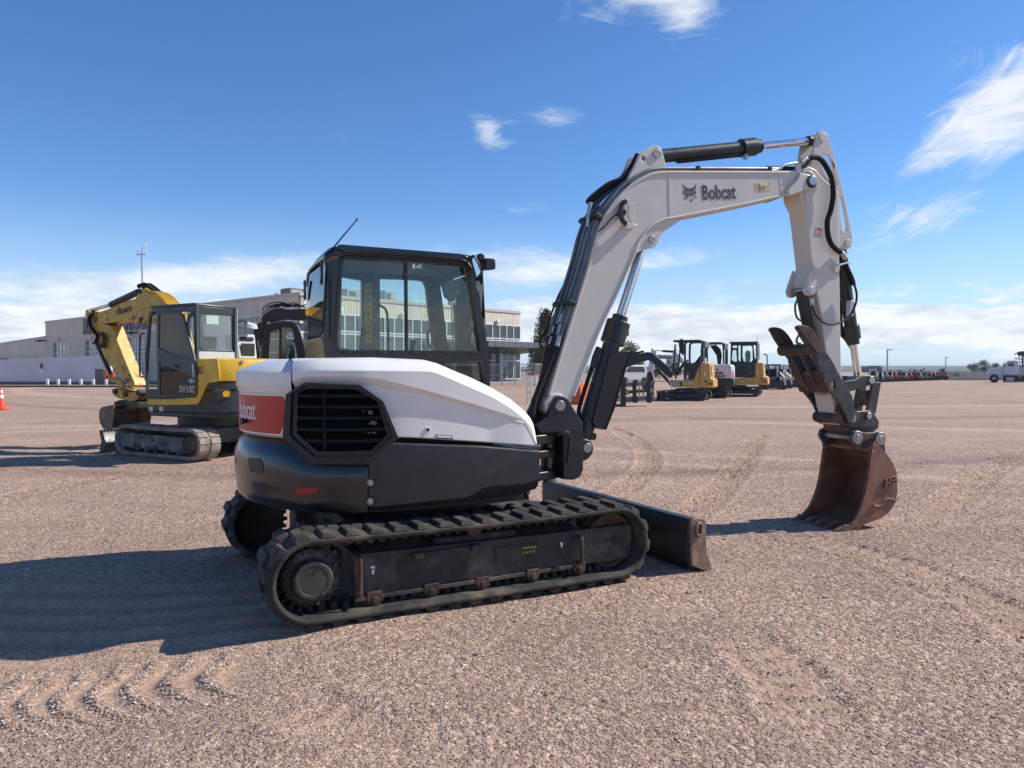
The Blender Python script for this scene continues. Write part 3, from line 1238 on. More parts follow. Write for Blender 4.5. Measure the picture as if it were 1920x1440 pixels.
# carbody between the tracks
b = MB()
b.box(-.75, .80, -.62, .62, .24, .50)
b.slab([(-.3, -1.0), (.3, -1.0), (.42, -.6), (.42, .6), (.3, 1.0), (-.3, 1.0), (-.42, .6), (-.42, -.6)], .22, .44)
b.cyl((0, 0, .48), (0, 0, .66), .52, 48)
b.build('carbody', 'frame_paint', exc, U, bevel=.015)
b = MB()
b.cyl((0, 0, .56), (0, 0, .61), .56, 60)
for k in range(24):
    t = 2 * math.pi * k / 24
    b.cyl((.53 * math.cos(t), .53 * math.sin(t), .60), (.53 * math.cos(t), .53 * math.sin(t), .64), .016, 6)
b.build('slewing_ring', 'dusty_iron', exc, U)

# dozer blade
endp = U.PP([(1294, 978), (1299, 973), (1308, 971), (1318, 973), (1322, 980), (1321, 1004), (1324, 1040), (1333, 1066), (1328, 1073), (1296, 1060), (1294, 1010)], -1.15)
bx = min(p[0] for p in endp) - .005
prof = [(0, .05), (.03, .015), (.21, -.002), (.225, .012), (.13, .10), (.085, .19), (.075, .27), (.085, .36), (.10, .40), (.075, .405), (.02, .40), (.0, .34), (-.01, .2)]
bl = MB().prism([(bx + x, z) for x, z in prof], -1.135, 1.135).build('dozer_blade', 'dark_panel', exc, U, bevel=.006)
endp = U.PP([(1294, 978), (1299, 973), (1308, 971), (1318, 973), (1322, 980), (1321, 1004), (1324, 1040), (1333, 1066), (1328, 1073), (1296, 1060), (1294, 1010)], -1.15)
hole = U.PP([(1302, 985), (1305, 981), (1310, 980), (1313, 984), (1312, 998), (1308, 1003), (1303, 1001), (1302, 994)], -1.15)
for yy_ in (-1.165, 1.135):
    MB().prism(endp, yy_, yy_ + .030, [hole]).build('end_plate', 'blade_rust', bl, U, bevel=.004)
    c = [(x + (.006 if 0 else 0), z) for x, z in hole]
    b = MB().tube([(x, yy_ + (-.006 if yy_ < 0 else .036), z) for x, z in c] + [(c[0][0], yy_ + (-.006 if yy_ < 0 else .036), c[0][1])], .013, 8)
    b.build('lifting_eye', 'blade_rust', bl, U)
b = MB()
for yy_ in (-.42, .42):
    b.hexa([(.55, yy_ - .05, .20), (.55, yy_ + .05, .20), (.55, yy_ + .05, .34), (.55, yy_ - .05, .34)],
           [(bx + .02, yy_ - .05, .12), (bx + .02, yy_ + .05, .12), (bx + .02, yy_ + .05, .26), (bx + .02, yy_ - .05, .26)])
b.box(.95, 1.10, -.42, .42, .19, .29)
b.build('blade_arms', 'dark_panel', exc, U, bevel=.01)
b = MB()
b.cyl((.62, 0, .42), (1.25, 0, .34), .055, 20)
b.build('blade_cylinder', 'cylinder_paint', exc, U)
MB().cyl((1.2, 0, .346), (1.62, 0, .30), .03, 16).build('blade_rod', 'chrome', exc, U)
# ------------------------------------------------------------------ house: a skin standing on a plan curve
PLAN0 = [(.555, -.975), (.30, -1.0), (0, -1.02), (-.30, -1.025), (-.55, -1.015), (-.78, -.985), (-.97, -.90), (-1.13, -.76), (-1.26, -.58), (-1.355, -.36),
         (-1.405, -.12), (-1.405, .12), (-1.355, .36), (-1.26, .58), (-1.13, .76), (-.97, .90), (-.75, 1.0), (-.3, 1.04), (.3, 1.04), (.62, 1.0)]
PLAN = [(p.x, p.y) for p in spline([(x, y, 0) for x, y in PLAN0], 12)]
PLAN = np.array(PLAN)
seg = np.diff(PLAN, axis=0)
PLEN = np.concatenate([[0], np.cumsum(np.hypot(seg[:, 0], seg[:, 1]))])
tang = np.gradient(PLAN, axis=0)
tang /= np.hypot(tang[:, 0], tang[:, 1])[:, None]
PNRM = np.stack([tang[:, 1], -tang[:, 0]], 1)
if PNRM[5] @ np.array([0, -1]) < 0:
    PNRM = -PNRM


def plan(u, off=0.):
    x = np.interp(u, PLEN, PLAN[:, 0]) + off * np.interp(u, PLEN, PNRM[:, 0])
    y = np.interp(u, PLEN, PLAN[:, 1]) + off * np.interp(u, PLEN, PNRM[:, 1])
    return float(x), float(y)


def skin_hit(px, py, off=0.):
    """where the line of sight of the photograph meets the skin: (u along the plan, z)"""
    d = H.R3 @ ray(px, py)
    c = H.c
    pts = PLAN + PNRM * off
    best = None
    for i in range(len(pts) - 1):
        ax, ay = pts[i]
        ex, ey = pts[i + 1] - pts[i]
        det = d.x * (-ey) + ex * d.y
        if abs(det) < 1e-12:
            continue
        rx_, ry_ = ax - c.x, ay - c.y
        t = (rx_ * (-ey) + ex * ry_) / det
        s = (d.x * ry_ - d.y * rx_) / det
        if t > 0 and -1e-9 <= s <= 1 + 1e-9 and (best is None or t < best[0]):
            best = (t, PLEN[i] + s * (PLEN[i + 1] - PLEN[i]))
    if best is None:                       # past the outline of the tail: take the point that makes the outline
        t2 = (pts[:, 0] - c.x) * d.x + (pts[:, 1] - c.y) * d.y
        cr = np.abs((pts[:, 0] - c.x) * d.y - (pts[:, 1] - c.y) * d.x) / np.hypot(pts[:, 0] - c.x, pts[:, 1] - c.y)
        i = int(np.argmin(np.where(t2 > 0, cr, 9)))
        best = (t2[i] / (d.x * d.x + d.y * d.y), PLEN[i])
    return best[1], c.z + best[0] * d.z


def skin_pt(u, z, off=0.):
    x, y = plan(u, off)
    return (x, y, z)


def interp(tab):
    xs, ys = zip(*tab)
    return lambda v: float(np.interp(v, xs, ys))


def inside(poly, x, y):
    r = False
    j = len(poly) - 1
    for i in range(len(poly)):
        xi, yi = poly[i]
        xj, yj = poly[j]
        if (yi > y) != (yj > y) and x < (xj - xi) * (y - yi) / (yj - yi) + xi:
            r = not r
        j = i
    return r


def skin_panel(b, uz, holes=(), o0=0., o1=.02, step=.06):
    """a panel with thickness lying on the skin; outline and holes in (u, z)"""
    def dens(lp):
        out = []
        for i, p in enumerate(lp):
            q = lp[(i + 1) % len(lp)]
            n = max(1, int(math.hypot(q[0] - p[0], q[1] - p[1]) / step))
            out += [(p[0] + (q[0] - p[0]) * k / n, p[1] + (q[1] - p[1]) * k / n) for k in range(n)]
        return out
    loops = [dens(uz)] + [dens(h) for h in holes]
    pts, edges = [], []
    for lp in loops:
        k = len(pts)
        pts += lp
        edges += [(k + i, k + (i + 1) % len(lp)) for i in range(len(lp))]
    nb = len(pts)
    us, zs = [p[0] for p in loops[0]], [p[1] for p in loops[0]]
    u = min(us) + step
    while u < max(us):
        z = min(zs) + step
        while z < max(zs):
            if inside(loops[0], u, z) and not any(inside(h, u, z) for h in loops[1:]) and min(math.hypot(p[0] - u, p[1] - z) for p in pts[:nb]) > step * .45:
                pts.append((u, z))
            z += step
        u += step
    r = geometry.delaunay_2d_cdt([Vector(p) for p in pts], edges, [], 0, 1e-5)
    V, F = r[0], r[2]
    n = len(V)
    vs = [skin_pt(v.x, v.y, o1) for v in V] + [skin_pt(v.x, v.y, o0) for v in V]
    fs, cnt = [], {}
    for f in F:
        cx, cz = sum(V[i].x for i in f) / 3, sum(V[i].y for i in f) / 3
        if not inside(loops[0], cx, cz) or any(inside(h, cx, cz) for h in loops[1:]):
            continue
        fs.append(tuple(f))
        fs.append(tuple(i + n for i in reversed(f)))
        for i in range(len(f)):
            e = (f[i], f[(i + 1) % len(f)])
            cnt[tuple(sorted(e))] = cnt.get(tuple(sorted(e)), []) + [e]
    for k, e in cnt.items():
        if len(e) == 1:
            a, c = e[0]
            fs.append((c, a, a + n, c + n))
    used = sorted({i for f in fs for i in f})
    mp = {i: k for k, i in enumerate(used)}
    b.add([vs[i] for i in used], [tuple(mp[i] for i in f) for f in fs])
    return b


def skin_px(pts, off=0.):
    return [skin_hit(px, py, off) for px, py in pts]


u_of = lambda px, off=0.: skin_hit(px, 780, off)[0]
z_at = lambda px, py, off=0.: skin_hit(px, py, off)[1]
U_SEAM = u_of(690)          # joint between side panel and counterweight
U_HOOD = u_of(547)          # joint between side hood and rear hood
U_FRONT = 0.002
U_END = PLEN[-1] - .05


def colgrid(us, rowfn):
    """rows of points for every u: rowfn(u) -> [(off, z), ...]"""
    return [[skin_pt(u, z, off) for off, z in rowfn(u)] for u in us]


# --- side panel (dark), with lower chamfer
top_p = interp([(u_of(1017), z_at(1017, 845)), (u_of(900), z_at(900, 836)), (U_SEAM, z_at(690, 828))])
bot_p = interp([(u_of(1017), z_at(1017, 918)), (u_of(985), z_at(985, 928)), (u_of(900), z_at(900, 940)), (U_SEAM, z_at(690, 960))])
cham = interp([(u_of(1017), .055), (u_of(910), .075), (u_of(880), .02), (U_SEAM, .012)])
us = np.linspace(U_FRONT, U_SEAM - .004, 40)
def rows(u):
    t, bo, c = top_p(u), bot_p(u), cham(u)
    return [(-.16, t - .004), (-.014, t), (-.002, t - .010), (0, t - .03), (0, (t + bo) / 2), (0, bo + c + .02), (-.006 - c * .45, bo + .02), (-.03 - c * .4, bo), (-.20, bo + .012)]
b = MB().grid(colgrid(us, rows))
# close the front end towards the swing post
fr = [skin_pt(U_FRONT, z, off) for off, z in rows(U_FRONT)]
b.add(fr + [(p[0] - .005, -.25, p[2]) for p in fr], [(i, i + 1, len(fr) + i + 1, len(fr) + i) for i in range(len(fr) - 1)])
side = b.build('side_panel', 'dark_panel', exc, H, smooth=True, angle=25)

# --- counterweight (dark) round the tail
zct = z_at(470, 821)
def rows(u):
    e = max(0, min(1, (u - U_SEAM) / .35))
    e = e * e * (3 - 2 * e)
    t = zct + (top_p(U_SEAM) - .05 - zct) * (1 - e) - .0
    sh = .94 + .07 * max(0, min(1, (u - u_of(575)) / .18))
    bo = .625 + .004 * (1 - e)
    k = e
    return [(-.2, t), (-.075, t), (-.05, t - .012), (-.022, (t + sh) / 2 + .01), (-.002, sh), (.012, sh - .03), (.014, .86), (.010, .79), (.004, .775), (.002, .72), (-.010 * k, .675), (-.040 * k - .006, bo + .012), (-.085 * k - .02, bo), (-.3, bo)]
us = np.linspace(U_SEAM + .004, U_END, 90)
b = MB().grid(colgrid(us, rows))
cw = b.build('counterweight', 'dark_panel', exc, H, angle=40)
cw.data.materials[0] = MATS['counterweight'] = mat('counterweight', (.014, .016, .020), .30, var=.12, dust=.05, scratch=.3, coat=.45)
# pocket, light and screw recesses on the counterweight
MB_ = MB()
skin_panel(MB_, skin_px([(470, 858), (491, 859), (497, 869), (497, 883), (494, 888), (474, 884), (470, 870)]), (), .0, .0165).build('lifting_pocket', 'black_plastic', cw, H)
skin_panel(MB(), skin_px([(556, 915), (600, 911), (597, 924), (560, 928)]), (), .0, .018).build('reflector', 'red_lens', cw, H, bevel=.003)
for px, py in ((693, 905), (693, 940)):
    u, z = skin_hit(px, py)
    x, y_ = plan(u, .0)
    b = MB().cyl((x, y_ + .03, z), (x + .002, y_ - .012, z), .020, 18)
    b.cyl((x, y_, z), (x, y_ - .016, z), .011, 6)
    b.build('bolt', 'pin_steel', side, H)
    skin_panel(MB(), skin_px([(687, py - 11), (702, py - 10), (708, py - 2), (704, py + 8), (687, py + 9)]), (), .0, .004).build('bolt_recess', 'black_plastic', side, H)

# --- inner core so that nothing shows through
core = [(float(x), float(y_)) for x, y_ in (PLAN + PNRM * -.22)[::6]]
b = MB().slab(core, .60, .98)
b.build('house_frame', 'black_plastic', exc, H)
MB().box(-.98, .30, -.72, -.06, .98, 1.36).build('engine_block', 'black_plastic', exc, H)

# --- red band on the tail with white border, and lettering
ub0, ub1 = u_of(527), PLEN[-1] - u_of(527) * 1.0
zr0, zr1 = z_at(480, 814), z_at(480, 739)
def rows(u):
    return [(-.12, zr1 + .02), (-.03, zr1 + .012), (-.022, zr1), (-.022, (zr0 + zr1) / 2), (-.022, zr0), (-.05, zr0 - .02), (-.16, zr0 - .03)]
us = np.linspace(u_of(545), U_END - .55, 60)
band = MB().grid(colgrid(us, rows)).build('rear_door', 'white_paint', exc, H)
umid = (PLEN[-1]) * .5
# right end of the decal is cut to the grille's corner
e0 = [skin_hit(px, py, -.022) for px, py in ((531, 745), (537, 758), (536, 787), (525, 814))]
outl = [(e0[0][0], zr1 - .010), e0[1], e0[2], (e0[3][0], zr0 + .010)]
far_u = 2 * umid - e0[1][0]
poly = [outl[0], outl[1], outl[2], outl[3], (far_u - .05, zr0 + .010), (far_u, zr0 + .10), (far_u, zr1 - .06), (far_u - .04, zr1 - .010)]
skin_panel(MB(), poly, (), -.022, -.0195, step=.05).build('red_decal', 'red_decal', band, H)
vs, fs = text_geo('Bobcat', .135, .012, .70, .002)
# fixed on the tail a little to the machine's right of centre line as it shows in the photograph
U_TXT = u_of(478, -.02) + .18
b = MB()
b.add([skin_pt(U_TXT - x, (zr0 + zr1) / 2 + .018 + y_, -.0185 + z * .3) for x, y_, z in vs], fs)
b.build('lettering', 'white_decal', band, H, smooth=False)
x, y_ = plan(u_of(463, -.02), -.02)
zz = z_at(463, 789, -.02)
b = MB().cyl((x, y_, zz), (x - .03, y_ - .012, zz), .016, 12)
b.cyl((x - .028, y_ - .012, zz), (x - .040, y_ - .016, zz), .024, 12)
b.build('latch', 'black_plastic', band, H)

# --- rear hood (white)
zcr, zbot = z_at(500, 697), z_at(500, 735)
def rows(u):
    return [(-.06, zbot - .014), (-.014, zbot - .006), (-.004, zbot + .030), (0, zbot + .036), (0, zcr - .006), (-.012, zcr + .006), (-.17, zcr + .075), (-.22, zcr + .088), (-.50, zcr + .09)]
us = np.linspace(U_HOOD + .004, U_END - .5, 70)
rh_ = MB().grid(colgrid(us, rows)).build('rear_hood', 'white_paint', exc, H, angle=22)

# --- side hood (white), with the long swept groove
z1 = zc(400, 640, 4.8)
z2 = zc(700, 640, 4.3636)
sil = interp([(547, 673.5), (569, 672.5), (700, 671), (796, 675), (819, 681), (849, 694), (884, 708.5), (920, 726), (957, 748), (984, 771), (994, 783), (1000, 795), (1003, 808), (1007, 832)])
cre = interp([(547, 695), (588, 693), (700, 693.5), (800, 695), (812, 696), (828, 701), (883, 725), (920, 741), (960, 765), (984, 785), (996, 800), (1007, 834)])
bt = interp([(547, 716), (560, 710), (575, 707), (660, 706.5), (712, 711), (792, 731), (883, 757), (975, 786), (985, 792), (1007, 835)])
bb = interp([(547, 728), (562, 720), (700, 722), (742, 731), (803, 741), (883, 765), (972, 791), (985, 793.5), (1007, 835.5)])
bo = interp([(547, 815), (745, 821), (778, 822), (812, 824), (819, 824.5), (1007, 836.6)])
cols = []
INS = .125
for px in list(np.linspace(548.2, 985, 64)) + list(np.linspace(987, 1006.5, 14)):
    u = u_of(px)
    z = lambda py, off=0.: z_at(px, py, off)
    e = min(1, max(0, (1003 - px) / 40))
    g = -.030 * min(1, max(0, (982 - px) / 60))
    ins = -INS * (.35 + .65 * e)
    us_ = u_of(px, ins)
    zb, zbb, zbt, zcrs = z(bo(px)), z(bb(px)), z(bt(px)), z(cre(px))
    zsil = skin_hit(px, sil(px), ins)[1]
    zsil = max(zsil, zcrs + .003)
    c = [skin_pt(u, zb + .006, g - .05), skin_pt(u, zb, g - .012), skin_pt(u, zb + .008, g), skin_pt(u, min(zbb - .004, zb * .5 + zbb * .5), g), skin_pt(u, zbb - .004, g), skin_pt(u, zbb, g + .003),
         skin_pt(u, zbt, -.003), skin_pt(u, zbt + .004, 0), skin_pt(u, max(zcrs - .006, zbt + .005), 0), skin_pt(u, zcrs + .002, -.006)]
    xs0, ys0 = plan(us_, ins)
    for k in (.35, .75):
        xq, yq = plan(u, ins * k)
        xq += (xs0 - plan(u, ins)[0]) * k
        c.append((xq, yq, zcrs + (zsil - zcrs) * (1 - (1 - k) ** 1.25)))
    c += [(xs0, ys0, zsil), (xs0, ys0 + .05, zsil + .004), (xs0, -.03, zsil + .004)]
    cols.append(c)
b = MB().grid(cols)
# front closing face
L = cols[-1]
b.add(L + [(p[0] - .01, -.02, p[2]) for p in L], [(i, i + 1, len(L) + i + 1, len(L) + i) for i in range(len(L) - 1)])
hood = b.build('side_hood', 'white_paint', exc, H, angle=20)
# lock, and handle recess with its shading painted as a grey plate
for poly, m, o1 in ((z2((428, 705), (445, 700), (462, 708), (466, 724), (455, 741), (438, 742), (426, 728)), 'white_plastic', -.024),
                    (z2((436, 712), (452, 710), (458, 722), (450, 736), (436, 735), (430, 722)), 'black_plastic', -.022),
                    (z2((510, 762), (640, 770), (655, 803), (520, 797)), 'worn_grey', -.026),
                    (z2((520, 768), (632, 775), (640, 790), (524, 786)), 'white_plastic', -.024)):
    skin_panel(MB(), skin_px(poly, -.03), (), -.034, o1, .03).build('handle_recess' if len(poly) == 4 else 'lock', m, hood, H)

# --- octagonal air grille
g_out = skin_px(z1((650, 480), (815, 373), (1320, 393), (1530, 540), (1668, 872), (1400, 1108), (870, 1098), (622, 860)), .03)
g_in = skin_px(z1((742, 472), (828, 425), (1285, 432), (1480, 545), (1568, 842), (1425, 985), (930, 992), (738, 830)), .03)
mid_ = [((a[0] * .45 + c[0] * .55), (a[1] * .45 + c[1] * .55)) for a, c in zip(g_out, g_in)]
gf = skin_panel(MB(), g_out, [mid_], -.03, .030, .05).build('grille_frame', 'black_plastic', exc, H, bevel=.020, seg=3)
skin_panel(MB(), mid_, [g_in], -.03, .014, .05).build('grille_rim', 'black_plastic', gf, H, bevel=.004)
skin_panel(MB(), g_in, (), -.02, .001, .06).build('grille_shade_backing', 'void_black', gf, H)  # near-black sheet paints the deep shade behind the slats
def clipu(z):
    xs = []
    n = len(g_in)
    for i in range(n):
        a, c = g_in[i], g_in[(i + 1) % n]
        if (a[1] > z) != (c[1] > z):
            xs.append(a[0] + (c[0] - a[0]) * (z - a[1]) / (c[1] - a[1]))
    return min(xs), max(xs)
for zy in (492, 592, 694, 797, 900):
    z = skin_hit(*z1((1000, zy))[0], .02)[1]
    ua, uc = clipu(z)
    b = MB()
    rowsl = []
    for u in np.linspace(ua, uc, 16):
        rowsl.append([skin_pt(u, z - .010, .016), skin_pt(u, z + .010, .013), skin_pt(u, z + .016, .002), skin_pt(u, z - .004, .002), skin_pt(u, z - .010, .016)])
    b.grid(rowsl)
    b.build('slat', 'slat_black', gf, H, angle=30)
u0, z0 = skin_hit(*z1((1000, 440))[0], .01)
u1, z1_ = skin_hit(*z1((1000, 985))[0], .01)
skin_panel(MB(), [(u0 - .008, z0), (u0 + .008, z0), (u1 + .008, z1_), (u1 - .008, z1_)], (), .0, .007).build('grille_post', 'slat_black', gf, H)
for zx, zy, w, hh in ((1350, 628, 12, 6), (1412, 640, 22, 20), (1442, 730, 28, 20), (1405, 740, 12, 6), (1398, 822, 12, 6), (1446, 822, 24, 6)):
    q = skin_px(z1((zx - w, zy - hh), (zx + w, zy - hh * .6), (zx + w, zy + hh), (zx - w * .7, zy + hh)), .004)
    skin_panel(MB(), q, (), .0012, .006, .03).build('fitting', 'worn_grey', gf, H, bevel=.002)
# ------------------------------------------------------------------ cab
z3 = zc(540, 400, 4.5714)
CY0, CY1 = 0.0, .97                       # right and left wall
c_out = z3((424, 1620), (330, 1290), (308, 1170), (303, 1060), (347, 560), (372, 360), (400, 300), (436, 268), (460, 266), (1470, 345), (1530, 362), (1562, 400), (1602, 560), (1662, 850),
           (1722, 1200), (1752, 1640))
c_win = z3((470, 400), (486, 388), (1000, 410), (1490, 438), (1522, 452), (1536, 486), (1645, 1183), (455, 1175), (425, 1150), (418, 1060), (450, 600))
c_low = z3((1335, 1278), (1650, 1283), (1698, 1590), (1400, 1590))
out = H.PP(c_out, CY0)
win = H.PP(c_win, CY0)
low = H.PP(c_low, CY0)
ZB = out[0][1]
out[0] = (out[0][0], 1.0)
out[-1] = (out[-1][0], 1.0)
low[2] = (low[2][0], max(low[2][1], 1.05))
low[3] = (low[3][0], max(low[3][1], 1.05))
rf = MB().prism(out, CY0, CY0 + .07, [win, low]).build('cab_frame', 'cab_paint', exc, H, bevel=.012, seg=3)
# rubber seal round the window and the drip rail above it
def grow(lp, d):
    c = (sum(p[0] for p in lp) / len(lp), sum(p[1] for p in lp) / len(lp))
    r = []
    for i, p in enumerate(lp):
        a, b_ = lp[i - 1], lp[(i + 1) % len(lp)]
        t = Vector((b_[0] - a[0], b_[1] - a[1])).normalized()
        n = Vector((t.y, -t.x))
        if n.x * (p[0] - c[0]) + n.y * (p[1] - c[1]) < 0:
            n = -n
        r.append((p[0] + n.x * d, p[1] + n.y * d))
    return r
MB().prism(grow(win, .022), CY0 - .010, CY0 + .02, [grow(win, -.004)]).build('window_seal', 'hose', rf, H, bevel=.004)
MB().prism(grow(low, .018), CY0 - .008, CY0 + .02, [grow(low, -.004)]).build('window_seal', 'hose', rf, H, bevel=.004)
rail = H.PP(z3((455, 300), (480, 322), (1000, 352), (1470, 390), (1540, 420), (1575, 480)), CY0 - .015)
MB().tube([(x, CY0 - .012, z) for x, z in rail], .012, 8).build('drip_rail', 'cab_paint', rf, H)
rg = MB().prism(grow(win, .004), CY0 + .022, CY0 + .028).build('side_window', 'cab_glass', rf, H, smooth=False)
MB().prism(grow(low, .004), CY0 + .022, CY0 + .028).build('lower_window', 'cab_glass', rf, H, smooth=False)
d0, d1 = H.P(*z3((1012, 405))[0], CY0), H.P(*z3((1018, 1185))[0], CY0)
MB().bar((d0[0], CY0 + .012, d0[1]), (d1[0], CY0 + .012, d1[1]), .024, .022, (0, 1, 0)).build('window_divider', 'hose', rf, H)
for zx in (505, 805, 1077, 1338, 1590):
    x, z = H.P(*z3((zx, 1197))[0], CY0)
    MB().box(x - .035, x + .035, CY0 - .016, CY0 + .0, z - .010, z + .008).build('window_clip', 'black_plastic', rf, H, bevel=.004)

# left wall with its door openings, as seen through the glass
XR = sum(p[0] for p in H.PP(z3((347, 560), (303, 1060)), CY0)) / 2
lo = H.PP(z3((1352, 1290), (1300, 760), (1225, 470), (1190, 400)), CY1)
lw = [(XR + .02, 1.0), (XR - .02, 1.35), (XR + .0, 2.34), (XR + .05, 2.455), (.36, 2.455), (.43, 2.36), (.455, 2.19), (.56, 1.35), (.58, 1.0)]
hA = H.PP(z3((452, 552), (618, 580), (624, 1175), (440, 1175)), CY1)
hA = [(max(x, XR + .05), z) for x, z in hA]
hB = H.PP(z3((776, 566), (1100, 578), (1150, 592), (1170, 640), (1212, 1000), (1250, 1230), (1240, 1450), (776, 1450)), CY1)
lf = MB().prism(lw, CY1 - .055, CY1, [hA, hB]).build('door_frame', 'cab_paint', exc, H, bevel=.008)
MB().prism(grow(hA, .004), CY1 - .03, CY1 - .025).build('rear_quarter_window', 'clear_glass', lf, H, smooth=False)
MB().prism(grow(hB, .004), CY1 - .03, CY1 - .025).build('door_window', 'clear_glass', lf, H, smooth=False)
x0, zt = H.P(*z3((690, 600))[0], CY1 - .06)
x1, zb = H.P(*z3((697, 1105))[0], CY1 - .06)
st = MB().box(x0 - .030, x0 + .030, CY1 - .0590, CY1 - .0555, zb, zt).build('warning_strip', 'yellow_decal', lf, H)
b = MB()
n = 9
for k in range(n):
    za = zt - (zt - zb) * (k + .5) / n
    s = .012
    if k % 3 == 0:
        b.box(x0 - .018, x0 + .018, CY1 - .0605, CY1 - .0595, za - .004, za + .004)
        b.box(x0 - .018, x0 + .010, CY1 - .0605, CY1 - .0595, za - .020, za - .012)
    elif k % 3 == 1:
        b.prism([(x0 - .016, za - .014), (x0 + .016, za - .014), (x0, za + .016)], CY1 - .0605, CY1 - .0595)
    else:
        b.prism([(x0 - .012, za), (x0, za - .016), (x0 + .012, za), (x0, za + .016)], CY1 - .0605, CY1 - .0595)
    b.box(x0 - .029, x0 + .029, CY1 - .0605, CY1 - .0595, za - (zt - zb) / n / 2 - .001, za - (zt - zb) / n / 2 + .001)
b.build('pictogram', 'hose', st, H, smooth=False)
# grab bars at the door
for pts in (((770, 770), (790, 790), (850, 860), (860, 1180)), ((1225, 985), (1195, 1040), (1215, 1140), (1255, 1180))):
    q = H.PP(z3(*pts), CY1 - .12)
    MB().tube([(x, CY1 - .12, z) for x, z in q], .011, 8, 4).build('grab_bar', 'hose', lf, H)

# rear wall
y0, y1 = .06, .92
zb1 = H.X(*z3((300, 1050))[0], XR)[1]
zt1 = H.X(*z3((338, 430))[0], XR)[1]
b = MB().prism([(y0 - .06, zb1 - .04), (y1 + .05, zb1 - .04), (y1 + .05, 2.36), (y0 - .06, 2.40)], XR + .01, XR + .05, [[(y0 + .01, zb1), (y1 - .02, zb1), (y1 - .02, zt1), (y0 + .01, zt1)]],
               fn=lambda a, z, x: (x, a, z))
rw = b.build('rear_wall', 'cab_paint', exc, H, bevel=.01)
def rear_pane(z0, z1, x0, x1, name, m, th, **kw):
    f = lambda z: x0 + (x1 - x0) * (z - z0) / (z1 - z0)
    a = [(f(z0), y0 - .02, z0), (f(z0), y1 + .045, z0), (f(z1), y1 + .045, z1), (f(z1), y0 - .02, z1)]
    return MB().hexa(a, [(x + th, y_, z) for x, y_, z in a]).build(name, m, rw, H, **kw)
rear_pane(zb1 + .012, zt1 + .03, XR - .030, XR + .008, 'rear_window', 'cab_glass', .006, smooth=False)
rear_pane(1.10, zb1 - .012, XR + .075, XR - .030, 'lower_panel', 'gloss_black', .03, bevel=.006)
for a, zz in ((y1 + .02, zt1 - .10), (y0 + .0, zt1 - .06)):
    b = MB().box(XR - .03, XR - .014, a - .028, a + .028, zz - .085, zz + .085)
    for s in (-.06, .06):
        b.cyl((XR - .036, a, zz + s), (XR - .028, a, zz + s), .010, 8)
    b.build('window_hinge', 'black_plastic', rw, H, bevel=.006)

# roof: a shell with rounded sides
xa, za = H.P(*z3((440, 266))[0], CY0)
xb, zb_ = H.P(*z3((1480, 345))[0], CY0)
zr = (za + zb_) / 2
b = MB()
rp = []
for x in np.linspace(XR - .005, .50, 20):
    e = min(1, (x - XR + .005) / .10, (.50 - x) / .14)
    dz = -.10 * (1 - math.sqrt(max(0, 1 - (1 - max(0, e)) ** 2)))
    r = []
    for y_, d in ((.0, -.10), (-.004, -.03), (.012, -.008), (.05, .0), (.2, .012), (.5, .016), (.8, .010), (.92, -.005), (.965, -.03), (.972, -.12)):
        r.append((x, y_, zr - .002 + d + dz * (1 if y_ > .02 else .6)))
    rp.append(r)
b.grid(rp)
roof = b.build('roof', 'cab_paint', exc, H, thick=.03, angle=50)
MB().box(XR + .06, .42, .05, .92, zr - .085, zr - .065).build('headliner', 'interior_grey', roof, H, bevel=.01)
# emergency exit sticker on the window
q = H.PP(z3((1058, 425), (1155, 428), (1156, 484), (1060, 480)), CY0 + .03)
ex = MB().prism(q, CY0 + .0200, CY0 + .0212).build('exit_sticker', 'green_decal', rg, H, smooth=False)
q = H.PP(z3((1067, 432), (1088, 433), (1089, 474), (1068, 473)), CY0 + .02)
b = MB().prism(q, CY0 + .0185, CY0 + .0195)
q = H.PP(z3((1095, 458), (1107, 448), (1107, 454), (1124, 455), (1124, 462), (1107, 461), (1107, 468)), CY0 + .02)
b.prism(q, CY0 + .0185, CY0 + .0195)
man = ((1137, 434, 4.0),)
for zx, zy, r in man:
    x, z = H.P(*z3((zx, zy))[0], CY0 + .02)
    b.cyl((x, CY0 + .0185, z), (x, CY0 + .0195, z), .006, 10)
for a, c in (((1136, 440), (1131, 456)), ((1131, 456), (1142, 463)), ((1142, 463), (1140, 474)), ((1131, 456), (1122, 466)), ((1122, 466), (1113, 471)), ((1136, 443), (1122, 448)), ((1122, 448), (1116, 443)),
             ((1136, 443), (1148, 450))):
    p, q = H.P(*z3(a)[0], CY0 + .02), H.P(*z3(c)[0], CY0 + .02)
    b.bar((p[0], CY0 + .019, p[1]), (q[0], CY0 + .019, q[1]), .006, .001, (0, 1, 0))
b.build('exit_pictogram', 'white_decal', ex, H, smooth=False)

